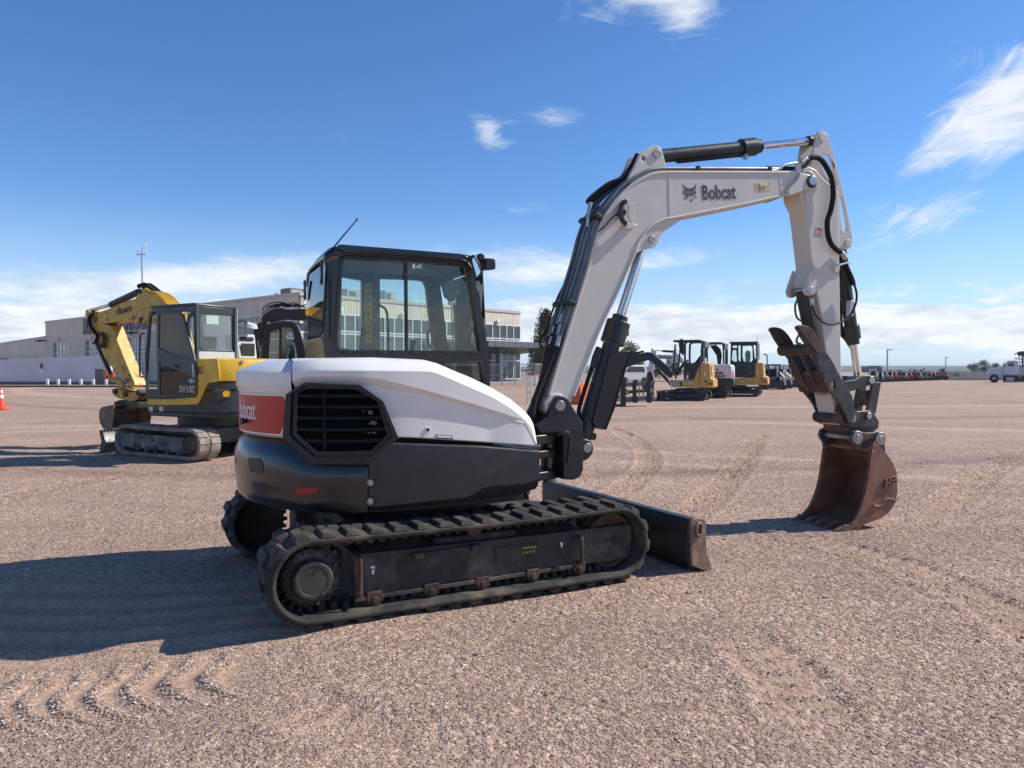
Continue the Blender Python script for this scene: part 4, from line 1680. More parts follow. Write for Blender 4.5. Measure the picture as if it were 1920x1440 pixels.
# front: pillars, header, windscreen, floor
XF = .50
b = MB()
b.box(XF - .07, XF - .02, .05, .92, zr - .13, zr - .07)
fr_ = b.build('front_frame', 'cab_paint', exc, H, bevel=.01)
MB().box(XF + .04, XF + .09, .05, .92, 1.0, 1.10).build('front_sill', 'cab_paint', fr_, H, bevel=.01)
b = MB().hexa([(XF + .02, .06, zr - .12), (XF + .02, .92, zr - .12), (XF + .085, .92, 1.1), (XF + .085, .06, 1.1)],
              [(XF + .026, .06, zr - .12), (XF + .026, .92, zr - .12), (XF + .091, .92, 1.1), (XF + .091, .06, 1.1)])
b.build('windscreen', 'clear_glass', fr_, H, smooth=False)
MB().box(XR, XF + .10, .01, .96, .97, 1.02).build('floor', 'interior_grey', exc, H)
q = H.PP(z3((1500, 560), (1518, 700), (1560, 860), (1580, 900)), .12)
b = MB().tube([(XF - .02, .14, q[0][1]), (XF - .005, .13, q[1][1]), (XF + .0, .12, q[2][1])], .011, 6)
b.bar((XF - .01, .12, q[0][1] - .1), (XF + .02, .12, q[3][1]), .02, .035, (1, 0, 0))
b.build('wiper', 'hose', fr_, H)

# inside: seat, console, levers, sun visor, monitor
b = MB()
b.box(-.42, .02, .26, .74, 1.30, 1.42)
b.hexa([(-.50, .28, 1.40), (-.40, .28, 1.40), (-.40, .72, 1.40), (-.50, .72, 1.40)], [(-.62, .33, 1.72), (-.52, .33, 1.74), (-.52, .67, 1.74), (-.62, .67, 1.72)])
seat = b.build('seat', 'seat_cloth', exc, H, bevel=.05, seg=3)
MB().box(-.38, -.02, .32, .68, 1.02, 1.30).build('seat_base', 'black_plastic', seat, H, bevel=.01)
b = MB()
b.hexa([(-.45, .07, 1.02), (.06, .07, 1.02), (.06, .22, 1.02), (-.45, .22, 1.02)], [(-.45, .07, 1.50), (.02, .07, 1.40), (.02, .22, 1.40), (-.45, .22, 1.50)])
con = b.build('console', 'black_plastic', exc, H, bevel=.02)
b = MB()
b.hexa([(-.38, .78, 1.02), (.04, .78, 1.02), (.04, .90, 1.02), (-.38, .90, 1.02)], [(-.38, .78, 1.42), (.0, .78, 1.38), (.0, .90, 1.38), (-.38, .90, 1.42)])
con = b.build('console', 'black_plastic', exc, H, bevel=.02)
b2 = None
for y_, zx, zy in ((.15, 1065, 1120), (.84, 640, 1020)):
    x, z = H.P(*z3((zx, zy))[0], y_)
    b = MB().tube([(x - .02, y_, z - .16), (x - .01, y_, z - .06), (x + .012, y_, z + .03)], [.012, .017, .026], 10)
    b.build('joystick', 'hose', con, H)
x, z = H.P(*z3((630, 1060))[0], .5)
b = MB().tube([(.24, .42, 1.02), (.26, .42, 1.3), (.22, .42, 1.62), (.20, .42, 1.72)], .012, 8, 3)
b.tube([(.24, .56, 1.02), (.26, .56, 1.3), (.22, .56, 1.62), (.20, .56, 1.72)], .012, 8, 3)
b.build('travel_lever', 'hose', exc, H)
q = H.PP(z3((1345, 445), (1430, 438), (1525, 480), (1530, 560), (1480, 600), (1390, 590), (1350, 520)), .5)
MB().prism(q, .30, .33).build('sun_visor', 'cab_glass', exc, H, smooth=False)
q = H.PP(z3((1300, 600), (1330, 720), (1390, 765), (1420, 740), (1470, 580), (1380, 560)), .75)
MB().prism(q, .70, .74).build('monitor', 'interior_grey', exc, H, bevel=.01)
q = H.PP(z3((1255, 735), (1305, 740), (1325, 900), (1300, 920), (1268, 860)), .78)
MB().prism(q, .76, .80).build('phone_holder', 'black_plastic', exc, H, bevel=.01)
q = H.PP(z3((1540, 1000), (1600, 960), (1620, 1010), (1570, 1030), (1560, 1090), (1600, 1170), (1640, 1170), (1640, 1190), (1580, 1185), (1545, 1090)), .1)
MB().prism(q, .10, .13).build('side_mirror_arm', 'black_plastic', exc, H)

# mirror, work lamp, aerial on the outside
q = H.PP(z3((1548, 375), (1580, 355), (1603, 362), (1650, 470), (1655, 520), (1615, 565), (1595, 540)), -.10)
mi = MB().prism(q, -.13, -.09).build('wing_mirror', 'black_plastic', exc, H, bevel=.012)
q = H.PP(z3((1572, 400), (1590, 380), (1642, 490), (1640, 515), (1612, 545)), -.12)
MB().prism(q, -.134, -.131).build('mirror_glass', 'mirror', mi, H, smooth=False)
x, z = H.P(*z3((1600, 420))[0], -.08)
MB().tube([(x, -.09, z), (x - .03, -.04, z + .02), (x - .06, .02, z)], .010, 8).build('mirror_arm', 'hose', mi, H)
q = H.PP(z3((1640, 390), (1668, 372), (1682, 400), (1690, 405), (1750, 415), (1755, 440), (1735, 480), (1690, 495), (1680, 540), (1685, 580), (1660, 585), (1648, 430)), -.02)
x, z = H.P(*z3((1700, 440))[0], .05)
b = MB()
b.hexa([(x - .02, .02, z - .045), (x - .02, .11, z - .045), (x - .02, .11, z + .05), (x - .02, .02, z + .05)], [(x + .075, .025, z - .035), (x + .075, .105, z - .035), (x + .065, .105, z + .052), (x + .065, .025, z + .052)])
b.tube([(x - .03, .06, z + .06), (x - .045, .06, z + .0), (x - .04, .06, z - .16)], .016, 8)
b.cyl((x - .05, .03, z + .06), (x - .05, .10, z + .06), .030, 14)
wl = b.build('work_lamp', 'black_plastic', exc, H, bevel=.008)
MB().box(x + .068, x + .076, .035, .095, z - .025, z + .04).build('lamp_lens', 'clear_glass', wl, H)
x, z = H.P(*z3((330, 365))[0], .25)
xt, zt_ = H.P(*z3((590, 55))[0], .25)
b = MB().cyl((x, .25, z - .04), (x, .25, z + .01), .022, 12)
b.tube([(x, .25, z), (x + (xt - x) * .12, .25, z + (zt_ - z) * .12), (xt, .25, zt_)], [.010, .007, .0045], 8)
b.cyl((xt - .004, .25, zt_ - .005), (xt + .006, .25, zt_ + .01), .007, 8)
b.build('aerial', 'hose', exc, H)
# ------------------------------------------------------------------ swing post, boom, stick, bucket
bx_, by_ = (H.W(1.15, 0).x, H.W(1.15, 0).y)
B = Frame(bx_, by_, R(21.5))
z6 = zc(960, 480, 3.4286)
z7 = zc(1040, 230, 5.3333)
z8 = zc(1360, 230, 4.3636)
z9 = zc(1400, 480, 4.235)
zA = zc(1460, 760, 5.5385)


def pin(b, px, py, y0, y1, r, fr=None, head=.012, hr=1.35):
    x, z = (fr or B).P(px, py, y0)
    b.cyl((x, y0 - head, z), (x, y1 + head, z), r, 18)
    return x, z


# swing post
WP = .235
sp_out = B.PP([(1040, 750), (1044, 744), (1051, 742), (1060, 743), (1067, 750), (1072, 760), (1093, 793), (1094, 880), (1088, 894), (1076, 900), (1056, 899), (1056, 812), (1012, 811), (1004, 796), (1016, 789), (1026, 780)], -WP)
b = MB()
for s in (-1, 1):
    b.prism(sp_out, s * WP, s * (WP - .06))
post = b.build('swing_post', 'dark_panel', exc, B, bevel=.008)
blk = B.PP([(1058, 800), (1092, 806), (1093, 880), (1076, 899), (1057, 899)], -WP)
MB().prism(blk, -WP + .05, WP - .05).build('post_block', 'dark_panel', post, B, bevel=.01)
rb = B.PP([(1039, 818), (1060, 807), (1067, 810), (1072, 818), (1070, 838), (1064, 868), (1062, 868), (1066, 838), (1066, 822), (1060, 814)], -WP)
MB().prism(rb, -WP - .012, -WP + .004).build('weld_rib', 'dark_panel', post, B, bevel=.003)
b = MB()
x, z = pin(b, 1050, 761, -WP, WP, .045)
b.build('boom_foot_pin', 'pin_steel', post, B, bevel=.004)
PIV = (x, z)
# brackets of the house that carry the post
for py0, py1 in ((816, 832), (846, 858), (886, 899)):
    xa, za = H.P(1006, py0, -.25)
    xc, zc2 = H.P(1058, py1, -.25)
    b = MB().slab([(xa - .25, -.30), (xa, -.27), (xc, -.16), (xc + .05, 0), (xc, .16), (xa, .27), (xa - .25, .30)], zc2, za)
    b.build('swing_bracket', 'black_plastic', exc, H, bevel=.008)
xa, za = H.P(1050, 818, 0)
MB().cyl((H.P(1046, 850, -.2)[0] + .02, 0, .60), (H.P(1046, 850, -.2)[0] + .02, 0, 1.02), .055, 18).build('swing_pin', 'pin_steel', exc, H)

# boom: two side plates, back and belly plates
BW = .145
bm_out = B.PP([(1027, 762), (1030, 740), (1040, 705), (1069, 610), (1103, 500), (1121, 434), (1130, 412), (1141, 392), (1156, 370), (1175, 353), (1209, 331), (1237, 322), (1302, 321), (1463, 321.5), (1500, 323)]
              + [(1497, 340), (1478, 364)] + [(1440, 373), (1396, 383), (1274, 407), (1246, 412), (1218, 427), (1199, 452), (1190, 476), (1178, 500), (1156, 553), (1123, 622), (1074, 747), (1060, 772), (1040, 772)], -BW)
boom = MB().prism(bm_out, -BW, BW).build('boom', 'boom_paint', exc, B, bevel=.010, seg=2)
# raised edge flanges along back and belly of both sides
back = B.PP([(1031, 738), (1069, 612), (1104, 500), (1122, 434), (1142, 393), (1175, 354.5), (1209, 332.5), (1237, 323.5), (1302, 322.5), (1490, 323)], -BW)
belly = B.PP([(1474, 365), (1396, 382.5), (1274, 406.5), (1246, 411.5), (1218, 426.5), (1199, 451.5), (1190, 476), (1156, 553), (1123, 622), (1076, 742)], -BW)
for s in (-1, 1):
    for ln in (back, belly):
        p = [(q.x, s * BW, q.z) for q in spline([(x, 0, z) for x, z in ln], 4)]
        MB().tube(p, .012, 6).build('weld_seam', 'boom_paint', boom, B)
    x, z = B.P(1256, 370, -BW)
    q0, q1 = B.P(1254.5, 324, -BW), B.P(1256, 406, -BW)
    MB().bar((q0[0], s * (BW + .001), q0[1]), (q1[0], s * (BW + .001), q1[1]), .010, .006, (0, 1, 0)).build('butt_weld', 'boom_paint', boom, B)
    q0, q1 = B.P(1460, 325, -BW), B.P(1466, 366, -BW)
    MB().bar((q0[0], s * (BW + .001), q0[1]), (q1[0], s * (BW + .001), q1[1]), .008, .004, (0, 1, 0)).build('butt_weld', 'boom_paint', boom, B)
# foot boss
x, z = PIV
MB().cyl((x, -WP + .065, z), (x, WP - .065, z), .10, 28).build('foot_boss', 'boom_paint', boom, B, bevel=.006)
# ears for the arm cylinder (top) and the boom cylinder (underneath)
ear = B.PP(z7((735, 560), (762, 505), (800, 440), (860, 302), (905, 272), (985, 226), (1025, 226), (1060, 248), (1078, 285), (1095, 350), (1112, 420), (1122, 470), (1040, 500), (900, 545), (780, 620)), -.115)
hol = B.PP(z7((872, 335), (888, 328), (905, 340), (912, 358), (900, 384), (886, 386), (872, 362)), -.115)
for s in (-1, 1):
    MB().prism(ear, s * .115, s * .075, [hol]).build('cylinder_ear', 'boom_paint', boom, B, bevel=.006)
b = MB()
pin(b, *z7((1022, 312))[0], -.115, .115, .040)
b.build('ear_pin', 'pin_steel', boom, B, bevel=.003)
ear2 = B.PP(z7((1285, 955), (1180, 1030), (1100, 1085), (1052, 1140), (1035, 1200), (1000, 1245), (940, 1260), (905, 1262), (835, 1300), (800, 1310), (835, 1200), (900, 1100), (1000, 1010), (1110, 955)), -.13)
for s in (-1, 1):
    MB().prism(ear2, s * .135, s * .095).build('cylinder_ear', 'boom_paint', boom, B, bevel=.006)
b = MB()
pin(b, *z7((970, 1168))[0], -.135, .135, .036)
b.build('ear_pin', 'pin_steel', boom, B, bevel=.003)
# fork at the boom's tip
fork = B.PP(z8((515, 590), (512, 540), (590, 462), (610, 410), (690, 425), (725, 440), (742, 475), (738, 520), (712, 542), (690, 538), (540, 598)), -.18)
for s in (-1, 1):
    MB().prism(fork, s * .185, s * .140).build('boom_fork', 'boom_paint', boom, B, bevel=.010)
b = MB()
pin(b, *z8((713, 475))[0], -.185, .185, .047)
b.build('tip_pin', 'steel', boom, B, bevel=.004)
b = MB()
xq, zq = B.P(*z8((708, 482))[0], -.19)
b.cyl((xq, -.192, zq), (xq, -.186, zq), .062, 20)
b.build('pin_collar', 'hose', boom, B)
# lamp socket and brackets on the side plate
q = B.PP(z7((712, 818), (785, 796), (800, 985), (720, 1040), (726, 962), (690, 940), (690, 850), (712, 846)), -BW)
MB().prism(B.PP(z7((735, 820), (788, 800), (800, 985), (760, 1010), (735, 930)), -BW - .08), -BW - .085, -BW - .070).build('lamp_bracket', 'boom_paint', boom, B, bevel=.003)
b = MB()
b.prism(B.PP(z7((688, 770), (726, 768), (730, 800), (690, 830)), -BW - .03), -BW - .05, -BW)
b.build('bracket_foot', 'boom_paint', boom, B, bevel=.004)
b = MB()
b.prism(B.PP(z7((700, 1010), (812, 1020), (808, 1052), (750, 1068), (702, 1060)), -BW - .03), -BW - .055, -BW)
b.build('bracket_foot', 'boom_paint', boom, B, bevel=.004)
cx_, cz_ = B.P(*z7((712, 900))[0], -BW - .05)
b = MB()
b.tube([(cx_ + .055 * math.cos(t), -BW - .055, cz_ + .095 * math.sin(t)) for t in np.linspace(.5 * math.pi, 1.5 * math.pi, 10)], .022, 8)
b.cyl((cx_ - .03, -BW - .06, cz_), (cx_ - .03, -BW, cz_), .03, 10)
b.build('work_lamp', 'cylinder_paint', boom, B)
MB().tube([(B.P(*p, -BW - .02)[0], -BW - .02, B.P(*p, -BW - .02)[1]) for p in z7((660, 915), (610, 925), (560, 965), (510, 1030), (440, 1085))], .006, 6, 4).build('lamp_cable', 'hose', boom, B)
# lettering and stickers on the near side
def on_side(px, py, y):
    x, z = B.P(px, py, y)
    return (x, y, z)
p0, p1 = B.P(*z7((1465, 700))[0], -BW), B.P(*z7((1815, 690))[0], -BW)
ln = Vector((p1[0] - p0[0], 0, p1[1] - p0[1]))
text_on('Bobcat', .128, ((p0[0] + p1[0]) / 2, -BW - .002, (p0[1] + p1[1]) / 2 - .006), ln, (-ln.z, 0, ln.x), 'grey_decal', boom, B, .035, .74, .002)
# cat's head: ears and brow, cheeks, nose, whiskers
hd = MB()
for pts in (((1280, 612), (1305, 645), (1345, 660), (1375, 655), (1398, 640), (1414, 612), (1408, 660), (1400, 682), (1380, 690), (1352, 694), (1318, 690), (1298, 672)),
            ((1284, 680), (1300, 676), (1322, 698), (1345, 706), (1352, 722), (1330, 724), (1345, 738), (1332, 742), (1302, 728), (1290, 712)),
            ((1408, 680), (1396, 684), (1378, 698), (1380, 716), (1392, 720), (1384, 732), (1396, 730), (1410, 712), (1414, 696)),
            ((1350, 700), (1372, 698), (1376, 730), (1364, 738), (1354, 730)),
            ((1354, 768), (1366, 762), (1380, 770), (1376, 788), (1362, 788))):
    hd.prism(B.PP(z7(*pts), -BW), -BW - .0025, -BW - .0010)
for a, c in (((1332, 740), (1290, 752)), ((1334, 746), (1296, 764)), ((1338, 750), (1312, 772)), ((1392, 736), (1424, 738)), ((1390, 742), (1420, 750))):
    p, q = B.P(*z7(a)[0], -BW), B.P(*z7(c)[0], -BW)
    hd.bar((p[0], -BW - .0018, p[1]), (q[0], -BW - .0018, q[1]), .003, .0015, (0, 1, 0))
hd.build('cat_head_emblem', 'grey_decal', boom, B, smooth=False)
q = B.PP(z8((245, 495), (370, 485), (368, 555), (250, 565)), -BW)
wl = MB().prism(q, -BW - .0025, -BW - .001).build('warning_label', 'faded_yellow', boom, B, smooth=False)
b = MB()
for a, c in (((258, 550), (275, 505)), ((275, 505), (300, 552)), ((300, 552), (258, 550)), ((275, 520), (280, 545)), ((305, 540), (330, 520)), ((335, 540), (355, 515)), ((310, 515), (325, 548))):
    p, q = B.P(*z8(a)[0], -BW), B.P(*z8(c)[0], -BW)
    b.bar((p[0], -BW - .003, p[1]), (q[0], -BW - .003, q[1]), .004, .001, (0, 1, 0))
b.build('label_print', 'dusty_iron', wl, B, smooth=False)

# hydraulic tubes up the back of the boom
ys = np.linspace(-.115, .115, 6)
backd = spline([(x, 0, z) for x, z in back], 6)
def off_back(i0, i1, d, y):
    r = []
    n = len(backd)
    for i in range(i0, min(i1, n)):
        t = (backd[min(i + 1, n - 1)] - backd[max(i - 1, 0)]).normalized()
        nn = Vector((-t.z, 0, t.x))
        r.append((backd[i].x + nn.x * d, y, backd[i].z + nn.z * d))
    return r
for k, y_ in enumerate(ys):
    d = .050 if k % 2 else .075
    if k in (0, 1, 4, 5):
        pth = off_back(5, len(backd) - 1, d if k not in (0, 5) else .04, float(y_))
    else:
        pth = off_back(6, 26, d, float(y_))
    MB().tube(pth, .013 if k % 2 else .016, 8).build('hydraulic_tube', 'tube_steel', boom, B)
for i in (8, 21):
    p = Vector(off_back(i, i + 1, .055, 0)[0])
    t = (backd[i + 1] - backd[i - 1]).normalized()
    b = MB().hexa([tuple(p - t * .02 + Vector((0, -.16, 0)) - Vector((-t.z, 0, t.x)) * .04), tuple(p + t * .02 + Vector((0, -.16, 0)) - Vector((-t.z, 0, t.x)) * .04),
                   tuple(p + t * .02 + Vector((0, -.16, 0)) + Vector((-t.z, 0, t.x)) * .04), tuple(p - t * .02 + Vector((0, -.16, 0)) + Vector((-t.z, 0, t.x)) * .04)],
                  [tuple(p - t * .02 + Vector((0, .16, 0)) - Vector((-t.z, 0, t.x)) * .04), tuple(p + t * .02 + Vector((0, .16, 0)) - Vector((-t.z, 0, t.x)) * .04),
                   tuple(p + t * .02 + Vector((0, .16, 0)) + Vector((-t.z, 0, t.x)) * .04), tuple(p - t * .02 + Vector((0, .16, 0)) + Vector((-t.z, 0, t.x)) * .04)])
    b.build('tube_clamp', 'hose', boom, B, bevel=.006)
for px, py in z7((1420, 462)) + z8((350, 385)):
    x, z = B.P(px, py, -.1)
    MB().box(x - .018, x + .018, -.14, -.07, z - .03, z + .02).build('tube_clamp', 'hose', boom, B, bevel=.004)
# black hoses: from the tubes down to the house, and over the knee into the arm cylinder
hx, hz = H.P(1000, 800, -.2)
for k, y_ in enumerate(ys):
    top = off_back(5 + (k * 7) % 3, 6 + (k * 7) % 3, .055, float(y_))[0]
    i = 5
    px, py = ((1026, 690), (1012, 705), (1016, 700), (1020, 715), (1008, 690), (1018, 712))[k]
    b = MB().tube([top, (top[0] - .03, y_ * 1.1, top[2] - .09)], .023, 8)
    b.build('hose_fitting', 'galvanised', boom, B)
    a = Vector((top[0] - .02, y_, top[2] - .07))
    p1 = B.P(1003 + k * 2, 745, y_)
    p2 = B.P(997 + k * 3, 785, y_)
    p3 = B.P(1002 + k * 4, 822, y_)
    MB().tube([a, (p1[0], y_ * 1.15, p1[1]), (p2[0], y_ * 1.2, p2[1]), (p3[0] - .03, y_, p3[1])], .026, 10, 6).build('hose', 'sleeve', boom, B)
q = [B.P(*p, -.02) for p in z7((350, 800), (380, 760), (450, 700), (560, 620), (690, 560), (800, 420), (850, 320))]
MB().tube([(x, .0, z) for x, z in q], .034, 10, 5).build('hose_sleeve', 'sleeve', boom, B)
q = [B.P(*p, -.02) for p in z7((330, 830), (350, 790))]
for k in (-1, 1):
    p = [B.P(*c, .04 * k) for c in z7((330, 1040), (345, 880), (360, 800))]
    MB().tube([(x, .04 * k, z) for x, z in p], .020, 8, 3).build('hose_fitting', 'galvanised', boom, B)
q = [B.P(*p, .13) for p in z6((520, 0), (420, 140), (340, 300), (270, 470), (245, 520), (195, 560), (210, 600))]
q = [B.P(*p, .10) for p in z6((500, 0), (400, 100), (318, 240), (262, 380), (232, 480), (188, 545), (212, 600))]
MB().tube([(x, .14, z) for x, z in q], .010, 8, 5).build('hose', 'hose', boom, B)


# ---- cylinders
def cyl_part(name, p0, p1, r, parent, m='cylinder_paint', y=0., extra=None):
    b = MB().cyl((p0[0], y, p0[1]), (p1[0], y, p1[1]), r, 28)
    return b.build(name, m, parent, B, bevel=.004)


def lerp(a, c, t):
    return (a[0] + (c[0] - a[0]) * t, a[1] + (c[1] - a[1]) * t)


# boom cylinder
A0, A1 = B.P(1101, 840, -.14), B.P(1222, 449, -.135)
def along(px, py):
    p = B.P(px, py, 0)
    v = (A1[0] - A0[0], A1[1] - A0[1])
    t = ((p[0] - A0[0]) * v[0] + (p[1] - A0[1]) * v[1]) / (v[0] ** 2 + v[1] ** 2)
    return lerp(A0, A1, t)
bc = cyl_part('boom_cylinder', along(1100, 835), along(1141, 645), .078, exc)
cyl_part('cylinder_head', along(1139, 640), along(1153, 601), .108, bc)
cyl_part('cylinder_gland', along(1153, 602), along(1157, 590), .070, bc)
cyl_part('piston_rod', along(1156, 596), along(1219, 455), .042, bc, 'chrome')
b = MB().cyl((A0[0], -.09, A0[1]), (A0[0], .09, A0[1]), .075, 24)
b.build('cylinder_eye', 'cylinder_paint', bc, B, bevel=.006)
b = MB().cyl((A0[0], -.15, A0[1]), (A0[0], .15, A0[1]), .042, 18)
b.build('cylinder_pin', 'pin_steel', bc, B, bevel=.003)
g = B.PP(z6((610, 640), (680, 612), (742, 610), (700, 730), (655, 880), (635, 960), (576, 1112), (520, 1106), (500, 1060)), -.05)
MB().prism(g, -.10, -.085).build('cylinder_guard', 'black_plastic', bc, B, bevel=.004)
MB().prism(g, .085, .10).build('cylinder_guard', 'black_plastic', bc, B, bevel=.004)
gg = B.PP(z6((735, 612), (742, 610), (700, 730), (655, 880), (635, 960), (576, 1112), (566, 1112), (626, 960), (646, 880), (692, 730)), 0)
MB().prism(gg, -.09, .09).build('guard_web', 'black_plastic', bc, B)
p, q = B.P(*z6((745, 490))[0], -.09), B.P(*z6((690, 575))[0], -.1)
b = MB().box(p[0] - .02, p[0] + .03, -.06, -.02, p[1] - .03, p[1] + .03)
b.build('port_block', 'cylinder_paint', bc, B, bevel=.004)
pts = [B.P(*c, -.02) for c in z6((560, 600), (520, 700), (470, 850), (430, 990), (440, 1040))]
MB().tube([(x, -.02, z) for x, z in pts], .020, 8, 4).build('hose', 'sleeve', bc, B)
pts = [B.P(*c, -.02) for c in z6((560, 590), (535, 650), (520, 720))]
MB().tube([(x, -.02, z) for x, z in pts], .03, 8, 3).build('hose_cover', 'cylinder_paint', bc, B)
lug = B.PP(z6((500, 1150), (540, 1140), (545, 1160), (535, 1185), (500, 1180)), -.05)
MB().prism(lug, -.05, .05).build('grease_block', 'dusty_iron', bc, B)
b = MB().cyl((A0[0] - .02, -.13, A0[1] - .02), (A0[0] - .22, -.13, A0[1] + .0), .02, 8)
# lugs of the post for the cylinder
lg = B.PP([(1088, 822), (1104, 826), (1110, 838), (1108, 850), (1100, 860), (1086, 866)], -.11)
for s in (-1, 1):
    MB().prism(lg, s * .14, s * .10).build('cylinder_lug', 'dark_panel', post, B, bevel=.006)

# arm cylinder along the top
A0, A1 = B.P(*z7((1022, 312))[0], -.115), B.P(*z8((795, 122))[0], -.108)
ac = cyl_part('arm_cylinder', lerp(A0, A1, .05), along(1390, 277.5), .062, exc)
cyl_part('cylinder_eye', lerp(A0, A1, -.005), lerp(A0, A1, .05), .05, ac)
cyl_part('cylinder_head', along(1388, 277.8), along(1414, 273), .085, ac)
cyl_part('cylinder_gland', along(1412, 273), along(1424, 271.5), .066, ac)
cyl_part('piston_rod', along(1422, 272), along(1516, 264), .036, ac, 'chrome')
cyl_part('rod_eye', along(1514, 264), along(1546, 258.5), .052, ac)
e0, e1 = along(1386, 278), along(1268, 293)
MB().tube([(e0[0], -.03, e0[1] - .078), (e1[0], -.03, e1[1] - .078), (e1[0] - .05, -.03, e1[1] - .05)], .012, 8).build('cylinder_tube', 'hose', ac, B)
b = MB()
x, z = along(1393, 277)
b.box(x - .02, x + .02, -.055, -.015, z - .115, z - .07)
b.build('port_block', 'steel', ac, B, bevel=.004)

# ---- stick
SW = .115
st_out = B.PP([(1505, 318), (1517, 312), (1530, 318), (1545, 335), (1556, 345), (1573, 362), (1574, 480), (1575, 560), (1578, 700), (1584, 735), (1592, 760), (1600, 775), (1602, 788), (1590, 797), (1572, 797),
              (1562, 760), (1552, 700), (1542, 600), (1530, 540), (1522, 490), (1514, 420), (1510, 392), (1500, 372), (1498, 340)], -SW)
stick = MB().prism(st_out, -SW, SW).build('stick', 'boom_paint', exc, B, bevel=.010)
ear = B.PP(z8((665, 415), (700, 340), (718, 240), (742, 110), (762, 76), (792, 62), (818, 74), (838, 104), (880, 240), (925, 400), (962, 560), (1005, 760), (1038, 930), (1036, 995), (1020, 1028), (990, 1036),
                  (928, 1036), (918, 800), (900, 560), (840, 480), (760, 400)), -.105)
h1 = B.PP(z8((775, 300), (800, 262), (840, 262), (862, 300), (912, 480), (912, 510), (898, 514), (850, 470), (800, 380)), -.105)
h2 = B.PP(z8((934, 620), (944, 606), (956, 620), (994, 840), (992, 880), (975, 896), (955, 870), (940, 760)), -.105)
for s in (-1, 1):
    MB().prism(ear, s * .108, s * .082, [h1, h2]).build('stick_plate', 'boom_paint', stick, B, bevel=.005)
b = MB()
pin(b, *z8((795, 122))[0], -.108, .108, .042)
b.build('plate_pin', 'boom_paint', stick, B, bevel=.004)
b = MB()
pin(b, *z8((1000, 985))[0], -.108, .108, .036)
b.build('plate_pin', 'boom_paint', stick, B, bevel=.004)
bd = B.PP(z8((745, 520), (742, 470), (735, 432), (690, 395), (660, 405), (640, 560), (666, 720), (690, 640), (740, 560)), -SW)
MB().prism(bd, -SW - .012, SW + .012).build('pivot_boss', 'boom_paint', stick, B, bevel=.006)
# brackets for the clamp's cylinder, on the inner side
th0 = B.P(*z9((513, 265))[0], -.14)
br = B.PP(z9((480, 205), (520, 90), (560, 200), (545, 270), (530, 305), (505, 315), (475, 305), (463, 265)), -.14)
for s in (-1, 1):
    MB().prism(br, s * .135, s * .10).build('clamp_bracket', 'boom_paint', stick, B, bevel=.006)
b = MB()
b.cyl((th0[0], -.15, th0[1]), (th0[0], .15, th0[1]), .030, 16)
b.build('bracket_pin', 'steel', stick, B, bevel=.003)
b = MB()
for s in (-1, 1):
    b.cyl((th0[0], s * .133, th0[1]), (th0[0], s * .146, th0[1]), .052, 20)
b.build('pin_boss', 'boom_paint', stick, B)
# sticker
q = B.PP(z8((740, 845), (798, 845), (798, 915), (740, 915)), -SW)
fl = MB().prism(q, -SW - .0025, -SW - .001).build('flag_sticker', 'white_decal', stick, B, smooth=False)
b = MB()
for k in range(3):
    q = B.PP(z8((740, 862 + k * 14), (760, 852 + k * 12), (780, 868 + k * 12), (798, 852 + k * 13), (798, 859 + k * 13), (780, 876 + k * 12), (760, 860 + k * 12), (740, 869 + k * 14)), -SW)
    b.prism(q, -SW - .0035, -SW - .0026)
q = B.PP(z8((740, 897), (798, 895), (798, 915), (740, 915)), -SW)
b.prism(q, -SW - .0035, -SW - .0026)
b.build('flag_stripes', 'red_print', fl, B, smooth=False)
c0 = B.P(*z8((769, 905))[0], -SW)
text_on('USA', .030, (c0[0], -SW - .0042, c0[1]), (1, 0, 0), (0, 0, 1), 'white_decal', fl, B, .02, 1.25, .001)
# lower end: worn bare paint
q = B.PP(z9((680, 1100), (700, 1115), (725, 1150), (745, 1200), (768, 1260), (770, 1310), (700, 1305), (690, 1200)), -SW)
MB().prism(q, -SW - .004, -SW + .001).build('wear_patch', 'white_worn', stick, B)
pa, pb = B.P(1559, 738, -SW), B.P(1571, 789, -SW)
MB().hexa([(pa[0] - .006, -SW + .004, pa[1]), (pa[0] + .02, -SW + .004, pa[1]), (pa[0] + .02, SW - .004, pa[1]), (pa[0] - .006, SW - .004, pa[1])],
          [(pb[0] - .006, -SW + .004, pb[1]), (pb[0] + .02, -SW + .004, pb[1]), (pb[0] + .02, SW - .004, pb[1]), (pb[0] - .006, SW - .004, pb[1])]).build('wear_plate', 'white_worn', stick, B)
fl_ = B.PP(z9((523, 10), (510, 100), (497, 180), (486, 222), (502, 262), (548, 240), (575, 150), (560, 20)), -SW)
MB().prism(fl_, -.10, .10).build('flare', 'boom_paint', stick, B, bevel=.006)
# tab that holds the hose end
q = B.PP(z9((680, 75), (720, 68), (845, 38), (840, 46), (730, 80), (725, 120), (705, 135), (685, 110)), -SW - .01)
MB().prism(q, -SW - .03, -SW + .02).build('hose_tab', 'boom_paint', stick, B, bevel=.003)
